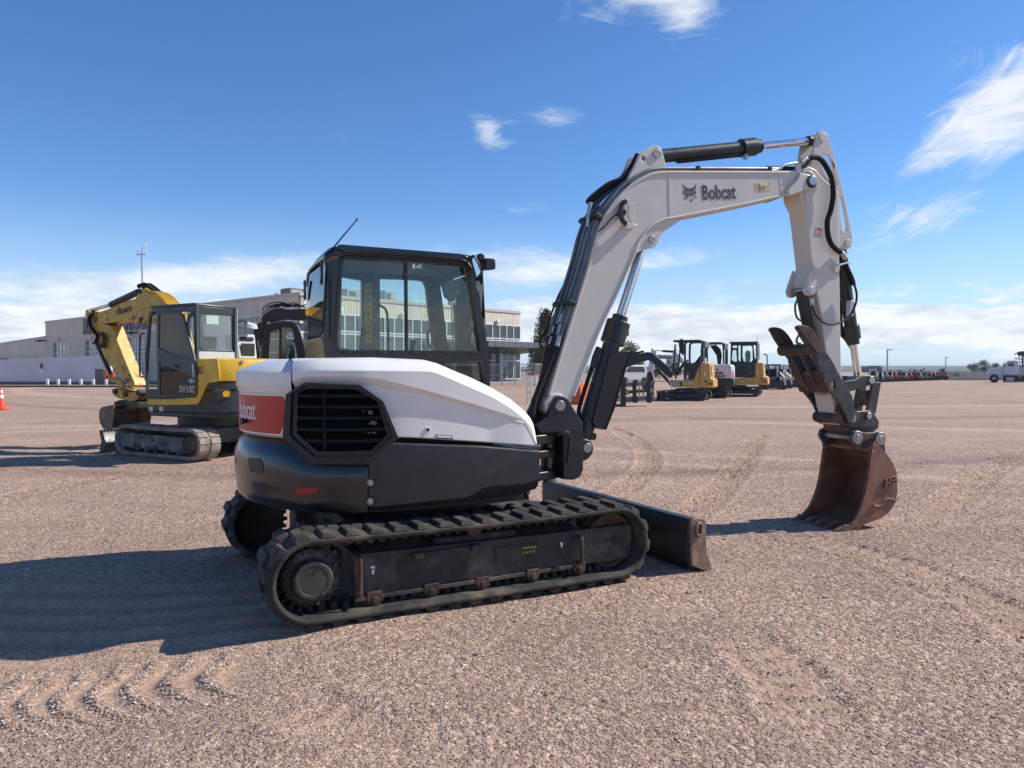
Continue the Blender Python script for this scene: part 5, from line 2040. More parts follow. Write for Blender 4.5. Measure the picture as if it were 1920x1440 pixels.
# big hose over the knuckle, thin hoses lower down
def hose(pts, conv, y0, r, m='hose', par=None, y1=None):
    n = len(pts)
    out_ = []
    for k, p in enumerate(pts):
        y_ = y0 if y1 is None else y0 + (y1 - y0) * k / (n - 1)
        x, z = B.P(*conv(p)[0], y_)
        out_.append((x, y_, z))
    return MB().tube(out_, r, 8, 6).build('hose', m, par or stick, B)
hose(((690, 290), (735, 283), (785, 305), (825, 360), (865, 440), (880, 520), (882, 610), (862, 720), (836, 800), (838, 900), (860, 980), (900, 1030), (945, 1062)), z8, -.17, .026, 'sleeve')
hose(((690, 300), (660, 345), (600, 372), (480, 375), (340, 372)), z8, .02, .022, 'sleeve')
hose(((620, 325), (650, 300), (690, 288)), z8, -.16, .020, 'galvanised')
hose(((360, 392), (420, 385), (480, 350), (540, 335), (590, 330)), z8, -.12, .013, 'galvanised', boom)
q = B.PP(z8((572, 335), (600, 318), (612, 330), (612, 450), (580, 440)), -.13)
MB().prism(q, -.15, -.12).build('tube_bracket', 'boom_paint', boom, B, bevel=.004)
hose(((930, 1050), (960, 1070), (985, 1110)), z8, -.15, .024, 'galvanised')
hose(((515, 340), (518, 395)), z9, -.15, .018, 'galvanised')
hose(((518, 385), (535, 440), (570, 490), (620, 530), (690, 542), (770, 515), (830, 460), (868, 370), (872, 290), (850, 215)), z9, -.16, .011)
hose(((412, 330), (388, 380), (385, 430), (400, 490), (440, 520)), z9, .12, .010)
hose(((740, 10), (780, 60), (815, 130), (840, 190), (852, 230)), z9, -.08, .022, 'sleeve')
hose(((745, 100), (770, 160), (800, 250), (825, 360)), z9, -.07, .013)
hose(((745, 300), (745, 420), (750, 520), (757, 640)), z9, .05, .016)
hose(((752, 630), (800, 690), (840, 760), (858, 850), (862, 1000), (880, 1090), (885, 1150), (860, 1200)), z9, .06, .012)
hose(((420, 620), (398, 660), (402, 690), (430, 700)), z9, .10, .012, 'galvanised')

# bucket cylinder behind the stick
A0, A1 = B.P(*z8((1000, 985))[0], -.108), B.P(1634, 711, -.165)
kc = cyl_part('bucket_cylinder', along(1589, 466), along(1597, 618), .062, exc)
cyl_part('cylinder_head', along(1597, 610), along(1598.5, 636), .082, kc)
cyl_part('cylinder_gland', along(1598.5, 636), along(1599, 646), .062, kc)
A1b = A1
cyl_part('piston_rod', along(1599, 640), lerp(A0, A1, .97), .038, kc, 'chrome')
b = MB()
x, z = B.P(*z9((825, 400))[0], -.06)
b.box(x - .03, x + .02, -.08, -.03, z - .10, z + .06)
b.build('port_block', 'galvanised', kc, B, bevel=.005)
b = MB().cyl((A0[0], -.07, A0[1]), (A0[0], .07, A0[1]), .06, 20).build('cylinder_eye', 'cylinder_paint', kc, B)

# bucket linkage
lk = B.PP(z9((765, 1000), (800, 985), (850, 985), (900, 950), (950, 945), (985, 950), (1012, 972), (1012, 1010), (990, 1028), (960, 1030), (900, 1040), (840, 1070), (800, 1080), (770, 1050)), -.15)
for s in (-1, 1):
    MB().prism(lk, s * .165, s * .125).build('tipping_link', 'link_dark', exc, B, bevel=.008)
b = MB()
pin(b, *z9((990, 985))[0], -.165, .165, .040)
b.build('link_pin', 'steel', exc, B, bevel=.004)
p, q = B.P(*z9((975, 1000))[0], 0), B.P(*z9((925, 1250))[0], 0)
pl = [(p[0] - .06, p[1]), (p[0] + .05, p[1]), (q[0] + .06, q[1]), (q[0] - .06, q[1])]
lr = MB().prism(pl, -.105, -.07)
lr.prism(pl, .07, .105)
lr.box(q[0] - .04, q[0] + .04, -.07, .07, (p[1] + q[1]) / 2 - .08, (p[1] + q[1]) / 2 + .08)
lr.build('bucket_link', 'link_dark', exc, B, bevel=.006)

# quick coupler
cp = B.PP(zA((612, 150), (640, 100), (700, 70), (790, 62), (940, 52), (985, 90), (1035, 168), (1030, 200), (900, 230), (770, 236), (680, 215), (630, 190)), -.15)
qc = MB()
for s in (-1, 1):
    qc.prism(cp, s * .165, s * .13)
ctr = B.PP(zA((640, 190), (1000, 160), (1020, 230), (960, 275), (700, 300), (640, 260)), -.1)
qc.prism(ctr, -.13, .13)
qc = qc.build('quick_coupler', 'link_dark', exc, B, bevel=.008)
b = MB()
for zx, zy, r in ((765, 132, .042), (935, 110, .034)):
    pin(b, zx / 5.5385 + 1460, zy / 5.5385 + 760, -.185, .185, r)
b.build('coupler_pin', 'steel', qc, B, bevel=.004)
b = MB()
x, z = B.P(*zA((765, 132))[0], -.18)
b.cyl((x, -.178, z), (x, -.165, z), .066, 20)
x, z = B.P(*zA((640, 135))[0], -.16)
b.cyl((x, -.16, z), (x, .16, z), .055, 20)
b.build('coupler_boss', 'dusty_iron', qc, B, bevel=.004)

# bucket
BKW = .315
side_px = zA((985, 408), (1010, 400), (1100, 488), (1150, 545), (1190, 610), (1222, 690), (1236, 790), (1236, 900), (1222, 990), (1190, 1070), (1140, 1130), (1070, 1180), (1000, 1206), (900, 1245), (800, 1292), (730, 1305),
             (735, 1250), (790, 1190), (840, 1090), (880, 980), (910, 850), (930, 720), (948, 600), (962, 480))
bs = B.PP(side_px, -BKW)
ZG = min(z for x, z in bs)
bs = [(x, z - ZG + .0) for x, z in bs] if ZG < 0 else bs
bk = MB()
for s in (-1, 1):
    bk.prism(bs, s * BKW, s * (BKW - .022))
bucket = bk.build('bucket', 'bucket_rust', exc, B, bevel=.004)
# curved shell from the top round the back to the lip
shell = bs[0:16]
inner = grow(bs, -.020)[0:16]
MB().prism(shell + inner[::-1], -BKW + .02, BKW - .02).build('bucket_shell', 'bucket_rust', bucket, B, bevel=.003)
# thick cutting edge on the sides and at the lip
cut = bs[16:24]
cin = [(x + .055, z + .0) for x, z in cut]
for s in (-1, 1):
    MB().prism(cut + cin[::-1], s * (BKW + .006), s * (BKW - .030)).build('side_cutter', 'bucket_rust', bucket, B, bevel=.004)
# H3-like raised letters and a bent bar on the near side
for pts in (((1098, 762), (1118, 758), (1108, 850), (1088, 862)), ((1135, 752), (1152, 748), (1146, 826), (1128, 836)), ((1108, 800), (1140, 790), (1138, 806), (1106, 816)),
            ((1160, 742), (1198, 730), (1196, 746), (1160, 758)), ((1160, 776), (1196, 762), (1196, 778), (1160, 792)), ((1156, 812), (1198, 796), (1200, 812), (1156, 828)), ((1192, 740), (1206, 736), (1206, 806), (1194, 810))):
    MB().prism(B.PP(zA(*pts), -BKW), -BKW - .022, -BKW + .002).build('raised_letter', 'bucket_rust', bucket, B, bevel=.003)
pp = [(B.P(*c, -BKW - .005)) for c in zA((978, 1030), (1010, 1048), (1050, 1042), (1085, 1005), (1110, 978), (1150, 970), (1190, 980), (1214, 1000))]
MB().tube([(x, -BKW - .006, z) for x, z in pp], .012, 8, 4).build('wear_bar', 'bucket_rust', bucket, B)
# mounting ears
em = B.PP(zA((738, 320), (755, 280), (800, 256), (845, 272), (900, 284), (960, 284), (1010, 270), (1050, 274), (1080, 310), (1086, 360), (1100, 490), (1050, 450), (1010, 400), (985, 408), (960, 430), (930, 405), (885, 375), (830, 450), (800, 480), (770, 420), (742, 370)), -.20)
for s in (-1, 1):
    MB().prism(em, s * .215, s * .180).build('bucket_ear', 'link_dark', bucket, B, bevel=.006)
b = MB()
for zx, zy in ((806, 335), (1045, 345)):
    x, z = B.P(zx / 5.5385 + 1460, zy / 5.5385 + 760, -.21)
    b.cyl((x, -.235, z), (x, -.18, z), .066, 22)
    b.cyl((x, .18, z), (x, .235, z), .066, 22)
    b.cyl((x, -.24, z), (x, .24, z), .032, 16)
b.build('ear_boss', 'pin_steel', bucket, B, bevel=.004)
tp = B.PP(zA((800, 470), (1000, 400), (1050, 440), (985, 480), (960, 500), (940, 500)), -.2)
x0, z0 = bs[0]
xl_, zl_ = B.P(*zA((960, 480))[0], -BKW)
MB().hexa([(xl_ - .02, -BKW + .01, zl_ + .0), (x0 + .05, -BKW + .01, z0 + .02), (x0 + .05, BKW - .01, z0 + .02), (xl_ - .02, BKW - .01, zl_)],
          [(xl_ - .02, -BKW + .01, zl_ + .03), (x0 + .05, -BKW + .01, z0 + .05), (x0 + .05, BKW - .01, z0 + .05), (xl_ - .02, BKW - .01, zl_ + .03)]).build('bucket_top', 'bucket_rust', bucket, B)
# lip and teeth
lx, lz = bs[15]
MB().hexa([(lx - .02, -BKW, lz), (lx + .16, -BKW, lz - .0), (lx + .16, BKW, lz), (lx - .02, BKW, lz)], [(lx - .02, -BKW, lz + .022), (lx + .16, -BKW, lz + .03), (lx + .16, BKW, lz + .03), (lx - .02, BKW, lz + .022)]).build('lip', 'bucket_rust', bucket, B, bevel=.003)
for k in range(5):
    yt = -BKW + .035 + (2 * BKW - .07) * k / 4
    b = MB()
    b.hexa([(lx + .05, yt - .040, lz - .004), (lx + .05, yt + .040, lz - .004), (lx + .05, yt + .040, lz + .055), (lx + .05, yt - .040, lz + .055)],
           [(lx - .06, yt - .034, lz - .006), (lx - .06, yt + .034, lz - .006), (lx - .06, yt + .034, lz + .048), (lx - .06, yt - .034, lz + .048)])
    b.hexa([(lx - .058, yt - .030, lz - .004), (lx - .058, yt + .030, lz - .004), (lx - .058, yt + .030, lz + .042), (lx - .058, yt - .030, lz + .042)],
           [(lx - .155, yt - .020, lz - .010), (lx - .155, yt + .020, lz - .010), (lx - .155, yt + .020, lz + .006), (lx - .155, yt - .020, lz + .006)])
    b.build('tooth', 'bucket_rust', bucket, B, bevel=.005)

# clamp (thumb): two curved plates joined by bars
TW = .20
tpx = z9((400, 572), (404, 556), (420, 548), (450, 548), (485, 558), (515, 578), (548, 618), (575, 662), (596, 710), (603, 745), (625, 752), (660, 800), (690, 850), (730, 930), (770, 1000), (810, 1060), (838, 1110), (855, 1170), (862, 1240), (856, 1300), (832, 1330), (810, 1325), (796, 1290),
         (778, 1240), (758, 1195), (725, 1145), (690, 1105), (660, 1070), (640, 1035), (622, 985), (600, 950), (582, 905), (572, 870), (562, 850), (556, 815), (540, 795), (515, 765), (480, 712), (440, 650))
tp = B.PP(tpx, -TW)
hx_, hz_ = B.P(*z9((688, 1025))[0], -TW)
hl = [(hx_ + .030 * math.cos(t), hz_ + .042 * math.sin(t)) for t in np.linspace(0, 2 * math.pi, 14)[:-1]]
th = MB()
for s in (-1, 1):
    th.prism(tp, s * TW, s * (TW - .030), [hl])
thumb = th.build('clamp', 'clamp_grey', exc, B, bevel=.004)
tip = B.PP(z9((402, 572), (406, 558), (422, 551), (450, 551), (485, 561), (513, 582), (545, 620), (572, 664), (593, 712), (600, 750), (590, 775), (570, 780), (545, 760), (500, 705), (455, 640)), -TW)
for s in (-1, 1):
    MB().prism(tip, s * (TW + .012), s * (TW - .045)).build('clamp_tine', 'rust', thumb, B, bevel=.006)
p = B.P(*z9((500, 742))[0], -TW)
MB().cyl((p[0] + .01, -TW, p[1]), (p[0] + .01, TW, p[1]), .056, 24).build('cross_tube', 'rust', thumb, B)
cb = B.PP(z9((600, 930), (650, 1085), (632, 1092), (575, 900)), -TW)
p0, p1 = B.P(*z9((585, 915))[0], -TW), B.P(*z9((655, 1088))[0], -TW)
MB().hexa([(p0[0], -TW, p0[1]), (p0[0] + .03, -TW, p0[1]), (p0[0] + .03, TW, p0[1]), (p0[0], TW, p0[1])], [(p1[0], -TW, p1[1]), (p1[0] + .03, -TW, p1[1]), (p1[0] + .03, TW, p1[1]), (p1[0], TW, p1[1])]).build('cross_plate', 'rust', thumb, B, bevel=.004)
b = MB()
for s in (-.07, .07):
    q0, q1 = B.P(*z9((545, 760))[0], s), p1
    b.hexa([(p[0], s - .012, p[1] - .05), (p[0] + .10, s - .012, p[1] - .03), (p[0] + .10, s + .012, p[1] - .03), (p[0], s + .012, p[1] - .05)], [(p1[0], s - .012, p1[1]), (p1[0] + .10, s - .012, p1[1]), (p1[0] + .10, s + .012, p1[1]), (p1[0], s + .012, p1[1])])
b.build('inner_rib', 'clamp_grey', thumb, B, bevel=.003)
# its cylinder
tcx, tcz = p1[0] + .06, p1[1] + .14
e = (tcx, tcz)
tc = cyl_part('clamp_cylinder', th0, lerp(th0, e, .55), .055, exc)
cyl_part('cylinder_head', lerp(th0, e, .53), lerp(th0, e, .62), .066, tc)
cyl_part('piston_rod', lerp(th0, e, .6), e, .030, tc, 'chrome')
# ================================================================== the yellow excavator
Y = Frame(-5.73, 14.12, R(149.6))
zY = zc(140, 500, 3.6)
zD = zc(180, 700, 7.3846)
zU = zc(150, 530, 9.6)
yx = thing('excavator', Y, 'yellow crawler excavator with slate skirt and glazed cab door, parked behind the large white one', 'excavator')
YT = Track(-.90, .98, .262, .022)


def y_track(side):
    y0, y1 = sorted((side * .66, side * 1.10))
    b = YT.belt(y0, y1, th=.05, n=110)
    n = 46
    p = YT.L / n
    for k in range(n):
        for a, c in ((y0 + .004, (y0 + y1) / 2 - .012), ((y0 + y1) / 2 + .012, y1 - .004)):
            s = k * p
            b.hexa([YT.at(s - p * .46, a, 0), YT.at(s + p * .46, a, 0), YT.at(s + p * .46, c, 0), YT.at(s - p * .46, c, 0)],
                   [YT.at(s - p * .40, a + .006, .022), YT.at(s + p * .40, a + .006, .022), YT.at(s + p * .40, c - .006, .022), YT.at(s - p * .40, c - .006, .022)])
    b.build('track', 'worn_tread', yx, Y, bevel=.004, seg=1)
    sg = side
    b = MB()
    sprocket(b, YT.xr, YT.z, side * .84, side * .90, .205, 19)
    b.lathe([(0, .08), (sg * .10, .12), (sg * .17, .13), (sg * .18, .11)], (YT.xr, side * .86, YT.z), n=24)
    b.build('sprocket', 'rust', yx, Y)
    b = MB().lathe([(0, .06), (0, .20), (sg * .12, .20), (sg * .12, .06)], (YT.xf, side * .80, YT.z), n=28)
    b.build('idler', 'dusty_iron', yx, Y)
    q = Y.PP(zD((340, 815), (555, 830), (575, 835), (1200, 890), (1210, 1120), (1180, 1125), (1150, 1100), (1040, 1090), (1000, 1095), (960, 1070), (860, 1060), (830, 1070), (790, 1045), (720, 1055), (690, 1030), (600, 1045), (540, 1030), (370, 985), (345, 930)), 1.0)
    MB().prism(q, side * 1.01, side * .72).build('track_frame', 'muddy_frame', yx, Y, bevel=.01)
    q = Y.PP(zD((340, 815), (560, 832), (540, 1032), (400, 1000), (345, 930)), 1.0)
    MB().prism(q, side * 1.03, side * 1.01).build('frame_cover', 'muddy_frame', yx, Y, bevel=.006)
    for zx, zy in ((590, 1025), (715, 1040), (840, 1055), (1005, 1075), (1170, 1095)):
        x, z = Y.P(*zD((zx, zy))[0], 1.0)
        MB().cyl((x, side * .80, z - .02), (x, side * 1.03, z), .06, 14).build('roller', 'dusty_iron', yx, Y)
    q = Y.PP(zD((605, 745), (660, 720), (870, 705), (905, 730), (880, 780), (690, 790), (640, 775)), .85)
    MB().prism(q, side * .98, side * .78).build('carrier_plate', 'slate_paint', yx, Y)


for s_ in (1, -1):
    y_track(s_)
b = MB()
b.box(-.65, .75, -.70, .70, .24, .52)
b.cyl((0, 0, .5), (0, 0, .74), .55, 36)
b.build('carbody', 'slate_paint', yx, Y, bevel=.02)
# blade
q = Y.PP(zD((50, 790), (100, 780), (125, 900), (150, 960), (110, 1090), (60, 1100), (70, 1000), (85, 930)), 1.1)
bl = MB().prism(q, -1.12, 1.12).build('dozer_blade', 'slate_paint', yx, Y, bevel=.01)
MB().box(.7, min(p[0] for p in q) + .05, -.4, -.25, .25, .36).build('blade_arm', 'slate_paint', yx, Y)
MB().box(.7, min(p[0] for p in q) + .05, .25, .4, .25, .36).build('blade_arm', 'slate_paint', yx, Y)

# house: slate skirt, yellow panels
def yplan(sc):
    base = [(.34, 1.06), (-.75, 1.06), (-1.02, 1.0), (-1.24, .84), (-1.42, .55), (-1.50, .2), (-1.50, -.2), (-1.42, -.55), (-1.24, -.84), (-1.02, -1.0), (-.75, -1.06), (1.0, -1.06), (1.05, -.3), (.34, .1)]
    return [(x * sc, y_ * sc) for x, y_ in base]
sk = MB().slab(yplan(.985), .82, 1.22)
sk.slab(yplan(.96), .74, .83)
skirt = sk.build('skirt', 'slate_paint', yx, Y, bevel=.02)
up = [(-.32, 1.045)] + [(x, y_) for x, y_ in yplan(1)[1:10]] + [(.2, -1.06), (.25, .15), (-.32, .15)]
MB().slab([(-.98, 1.055), (-1.02, 1.0), (-1.24, .84), (-1.42, .55), (-1.50, .2), (-1.50, -.2), (-1.42, -.55), (-1.24, -.84), (-1.02, -1.0), (-.75, -1.06), (.3, -1.06), (.3, .15), (-.98, .15)], 1.22, 1.36).build('upper_skirt', 'slate_paint', skirt, Y, bevel=.015)
# slate pocket follows a slope at the side; yellow side panel stands in front of it
q = Y.PP(zY((495, 893), (620, 893), (820, 880), (822, 625), (968, 622), (984, 772), (968, 776), (905, 785), (890, 800), (838, 915), (826, 930), (640, 936), (495, 934)), 1.06)
MB().prism(q, 1.045, 1.075).build('side_panel', 'yellow_paint', yx, Y, bevel=.012)
hoodp = [(-.98, 1.06), (-1.03, 1.0), (-1.25, .845), (-1.43, .555), (-1.515, .2), (-1.515, -.2), (-1.43, -.555), (-1.25, -.845), (-1.03, -1.0), (-.75, -1.07), (-.2, -1.07), (-.2, .18), (-.98, .18)]
rows_ = []
for z, k in ((1.37, 1.0), (1.40, 1.004), (1.66, 1.0), (1.735, .985), (1.765, .95), (1.77, .6)):
    rows_.append([(x * k - (0 if x < -.9 else 0), y_ * k, z) for x, y_ in hoodp + hoodp[:1]])
hd_ = MB().grid(rows_)
rh = hd_.build('rear_hood', 'yellow_paint', yx, Y, angle=40)
MB().bar((-.985, 1.068, 1.37), (-.985, 1.055, 1.74), .012, .012, (1, 0, 0)).build('panel_joint', 'hose', rh, Y)
for a in ((-1.19, .895), (-1.46, .40)):
    MB().bar((a[0], a[1], 1.38), (a[0] * .985, a[1] * .985, 1.73), .010, .010, (0, 1, 0)).build('panel_joint', 'hose', rh, Y)
q = Y.PP(zY((505, 898), (565, 899), (570, 920), (505, 920)), 1.08)
MB().prism(q, 1.074, 1.082).build('step_plate', 'yellow_paint', yx, Y, bevel=.004)
for zx in (665, 742):
    x, z = Y.P(*zY((zx, 897))[0], 1.08)
    MB().cyl((x, 1.07, z), (x, 1.083, z), .014, 8).build('bolt', 'rust', yx, Y)
for zx, m_ in ((510, 'pale_grey'), (580, 'pale_grey')):
    q = Y.PP(zY((zx - 12, 943), (zx + 14, 944), (zx + 14, 978), (zx - 12, 974)), 1.06)
    MB().prism(q, 1.046, 1.052).build('tape_mark', m_, skirt, Y)
# oval exhaust surround on the tail
c = [(-1.36, .70, 1.12)]
for t0, w, h, m_, o in ((0, .30, .10, 'worn_grey', .0), (0, .28, .085, 'slate_paint', .006), (-.095, .07, .065, 'hose', .010), (.075, .11, .065, 'yellow_paint', .010)):
    n_ = Vector((-.86, .51, 0)).normalized()
    t_ = Vector((-.51, -.86, 0)).normalized()
    ctr = Vector((-1.285, .74, 1.15)) + n_ * o + t_ * t0
    pts = []
    for k in range(24):
        a = 2 * math.pi * k / 24
        ex_ = w / 2 - h * .5
        pts.append((max(-1, min(1, math.cos(a) * 3)) * ex_ * (1 if w > h * 1.2 else 0) + math.cos(a) * h * .55, math.sin(a) * h * .8))
    b = MB().add([tuple(ctr + t_ * u + Vector((0, 0, v)) + n_ * .02) for u, v in pts] + [tuple(ctr + t_ * u + Vector((0, 0, v)) - n_ * .08) for u, v in pts],
                 [tuple(range(24)), tuple(range(47, 23, -1))] + [(k, (k + 1) % 24, 24 + (k + 1) % 24, 24 + k) for k in range(24)])
    b.build('exhaust_surround', m_, skirt, Y)
# badge and red label on the rear, number on the side
n_ = Vector((-.93, .37, 0))
n2 = Y.P(*zY((846, 702))[0], 1.08)
text_on('02', .115, (n2[0], 1.079, n2[1]), (-1, 0, 0), (0, 0, 1), 'hose', yx, Y, .01, .85, .002)
MB().cyl((-1.455, .45, 1.70), (-1.475, .455, 1.70), .03, 20).build('badge', 'steel', rh, Y)
b = MB().hexa([(-1.476, .36, 1.60), (-1.489, .26, 1.60), (-1.489, .26, 1.625), (-1.476, .36, 1.625)], [(-1.484, .36, 1.60), (-1.497, .26, 1.60), (-1.497, .26, 1.625), (-1.484, .36, 1.625)])
b.build('red_label', 'red_print', rh, Y)
b = MB().hexa([(-1.476, .36, 1.55), (-1.489, .26, 1.55), (-1.489, .26, 1.598), (-1.476, .36, 1.598)], [(-1.484, .36, 1.55), (-1.497, .26, 1.55), (-1.497, .26, 1.598), (-1.484, .36, 1.598)])
b.build('white_label', 'white_decal', rh, Y)
# grey box behind the cab
b = MB().prism([(-.98, 1.77), (-.60, 1.77), (-.60, 2.22), (-.92, 2.22)], -.30, .12)
pb = b.build('air_box', 'pale_grey', yx, Y, bevel=.02)
MB().box(-.985, -.97, -.24, .06, 1.82, 2.05).build('air_box_opening', 'hose', pb, Y, bevel=.03)
MB().box(-.965, -.93, -.24, .06, 2.10, 2.17).build('air_box_slot', 'hose', pb, Y, bevel=.02)

# cab
CR = -.985
co = Y.PP(zY((478, 882), (474, 600), (498, 306), (548, 274), (822, 262), (826, 885)), 1.02)
xs = [p[0] for p in co]
gl1 = Y.PP(zY((505, 330), (545, 300), (810, 290), (812, 600), (560, 600), (560, 868), (488, 868), (486, 640)), 1.02)
cf = MB().prism(co, 1.02, .97, [Y.PP(zY((508, 335), (548, 308), (556, 308), (556, 868), (488, 868), (485, 640)), 1.02), Y.PP(zY((566, 312), (800, 300), (808, 600), (810, 868), (566, 868)), 1.02)])
cf = cf.build('cab_frame', 'grey_green', yx, Y, bevel=.008)
xf_ = co[0][0]
# right wall, rear wall, roof, floor
YR = .18
MB().prism([(p[0], p[1]) for p in co], YR, YR + .05, [[(-.90, 1.5), (-.12, 1.5), (-.12, 2.58), (-.90, 2.58)], [(-.06, 1.25), (.38, 1.25), (.26, 2.56), (-.06, 2.56)]]).build('right_wall', 'grey_green', yx, Y)
zt = 2.66
cr_ = MB().prism([(YR, 1.70), (1.02, 1.70), (1.02, zt), (YR, zt)], CR - .01, CR + .04, [[(YR + .07, 1.92), (.88, 1.92), (.93, 1.98), (.93, 2.46), (.90, 2.53), (YR + .07, 2.53)]], fn=lambda a, z, x: (x, a, z))
rw = cr_.build('rear_wall', 'slate_paint', yx, Y, bevel=.012)
MB().prism([(YR + .05, 1.90), (.95, 1.90), (.95, 2.55), (YR + .05, 2.55)], CR + .01, CR + .016, fn=lambda a, z, x: (x, a, z)).build('rear_window', 'clear_glass', rw, Y, smooth=False)
MB().prism([(YR + .01, 1.76), (.99, 1.76), (.99, 1.88), (YR + .01, 1.88)], CR - .025, CR - .010, fn=lambda a, z, x: (x, a, z)).build('rear_band', 'pale_grey', rw, Y, bevel=.004)
MB().prism([(YR - .015, 1.76), (YR + .045, 1.76), (YR + .045, zt), (YR - .015, zt)], CR - .03, CR + .02, fn=lambda a, z, x: (x, a, z)).build('rear_post', 'pale_grey', rw, Y, bevel=.01)
MB().prism([(.55, 2.36), (.80, 2.36), (.80, 2.51), (.55, 2.51)], CR - .0, CR + .005, fn=lambda a, z, x: (x, a, z)).build('window_notice', 'pale_green', rw, Y)
b = MB().slab([(CR - .02, YR - .01), (.14, YR - .01), (.30, YR + .05), (.30, 1.0), (.14, 1.04), (CR - .02, 1.04)], zt - .01, zt + .05)
b.build('roof', 'grey_green', yx, Y, bevel=.03)
MB().box(CR, .40, YR, 1.0, 1.02, 1.10).build('floor', 'slate_paint', yx, Y)
MB().box(CR + .02, -.5, YR + .1, .97, 1.10, 1.72).build('seat_back_panel', 'slate_paint', yx, Y)
b = MB()
b.box(-.62, -.15, .38, .82, 1.40, 1.52)
b.hexa([(-.72, .40, 1.5), (-.60, .40, 1.5), (-.60, .80, 1.5), (-.72, .80, 1.5)], [(-.84, .44, 2.15), (-.74, .44, 2.15), (-.74, .76, 2.15), (-.84, .76, 2.15)])
b.build('seat', 'seat_cloth', yx, Y, bevel=.05)
b = MB()
for y_ in (.52, .66):
    b.tube([(.12, y_, 1.1), (.16, y_, 1.4), (.10, y_, 1.75)], .015, 6, 3)
b.build('travel_levers', 'hose', yx, Y)
MB().box(.02, .26, .25, .42, 1.1, 1.55).build('console', 'pale_grey', yx, Y, bevel=.03)
b = MB().prism([(xf_ - .02, 1.12), (xf_ + .0, 1.12), (.345, 2.55), (.325, 2.55)], YR + .04, .98)
b.build('windscreen', 'clear_glass', cf, Y)
# door, standing a hand's width off the side
do = Y.PP(zY((556, 306), (716, 304), (738, 330), (800, 560), (818, 640), (826, 700), (824, 860), (812, 878), (572, 880), (560, 600)), 1.09)
d1 = Y.PP(zY((576, 322), (702, 318), (722, 340), (780, 560), (796, 632), (640, 580), (572, 545)), 1.09)
d2 = Y.PP(zY((576, 648), (690, 695), (812, 750), (812, 858), (802, 866), (582, 866)), 1.09)
dr = MB().prism(do, 1.07, 1.11, [d1, d2]).build('door', 'grey_green', yx, Y, bevel=.008)
MB().prism(d1, 1.088, 1.094).build('door_window', 'clear_glass', dr, Y, smooth=False)
MB().prism(d2, 1.088, 1.094).build('door_window', 'cab_glass', dr, Y, smooth=False)
q = Y.PP(zY((668, 660), (700, 665), (708, 685), (690, 688), (672, 680)), 1.12)
MB().prism(q, 1.112, 1.122).build('door_handle', 'hose', dr, Y, bevel=.004)
q = Y.PP(zY((790, 655), (802, 655), (808, 745), (800, 748)), 1.12)
MB().prism(q, 1.112, 1.125).build('door_latch', 'pale_grey', dr, Y, bevel=.003)
q = [Y.P(*p, 1.06) for p in zY((590, 545), (610, 560), (740, 595), (752, 640))]
MB().tube([(x, 1.05, z) for x, z in q], .014, 6, 3).build('grab_rail', 'pale_grey', dr, Y)
q = [Y.P(*p, 1.06) for p in zY((478, 450), (458, 455), (448, 500), (446, 700), (452, 740), (470, 745))]
MB().tube([(x, 1.08, z) for x, z in q], .014, 6, 2).build('hand_rail', 'hose', cf, Y)
a, c2 = Y.P(*zY((698, 828))[0], 1.1), Y.P(*zY((818, 832))[0], 1.1)
text_on('SV100', .115, ((a[0] + c2[0]) / 2, 1.096, (a[1] + c2[1]) / 2), (-1, 0, 0), (0, 0, 1), 'pale_grey', dr, Y, .02, 1.0, .002)
q = Y.PP(zY((760, 770), (785, 752), (812, 770), (785, 790)), 1.1)
MB().prism(q, 1.095, 1.0965).build('blue_sticker', 'sticker_blue', dr, Y)
# yellow panel seen through the lower pane
q = Y.PP(zY((720, 730), (820, 700), (822, 870), (640, 870)), .9)
MB().prism(q, .90, .92).build('seat_side_panel', 'yellow_paint', yx, Y)
# mirror on the right rear
p = Y.X(*zY((1100, 345))[0], CR)
b = MB().tube([(CR, .16, 2.42), (CR - .02, .05, 2.46), (CR - .02, -.05, 2.42)], .016, 6, 3)
b.build('mirror_arm', 'hose', yx, Y)
MB().cyl((CR - .03, -.12, 2.36), (CR - .05, -.12, 2.41), .13, 20, r2=.10).build('mirror', 'pale_grey', yx, Y)

# boom (one mesh of side outline), stick, cylinders, hoses
YB = .16
bo_ = Y.PP(zU((1650, 560), (1560, 420), (1470, 300), (1360, 215), (1280, 190), (1220, 170), (1140, 118), (1080, 112), (1050, 135), (1040, 180), (1030, 240), (990, 290), (860, 320), (700, 385), (520, 465), (330, 535), (265, 555), (240, 600), (235, 660), (270, 715), (330, 740),
               (420, 740), (700, 700), (1060, 650), (1090, 720), (1150, 710), (1210, 660), (1330, 700), (1460, 1000), (1640, 1440), (1850, 1440), (1720, 800)), YB)
ybm = MB().prism(bo_, YB, -YB).build('boom', 'yellow_worn', yx, Y, bevel=.012)
b = MB()
for zx, zy, r in ((1085, 155, .055), (275, 660, .075), (1100, 660, .05)):
    x, z = Y.P(*zU((zx, zy))[0], YB)
    b.cyl((x, YB + .02, z), (x, -YB - .02, z), r, 16)
    b.build('pin', 'dusty_iron', ybm, Y)
    b = MB()
p0, p1 = Y.P(*zU((650, 555))[0], YB), Y.P(*zU((935, 465))[0], YB)
ln = Vector((p1[0] - p0[0], 0, p1[1] - p0[1]))
text_on('YANMAR', .105, ((p0[0] + p1[0]) / 2, YB + .003, (p0[1] + p1[1]) / 2), ln, (ln.z, 0, -ln.x), 'hose', ybm, Y, .03, .92, .002)
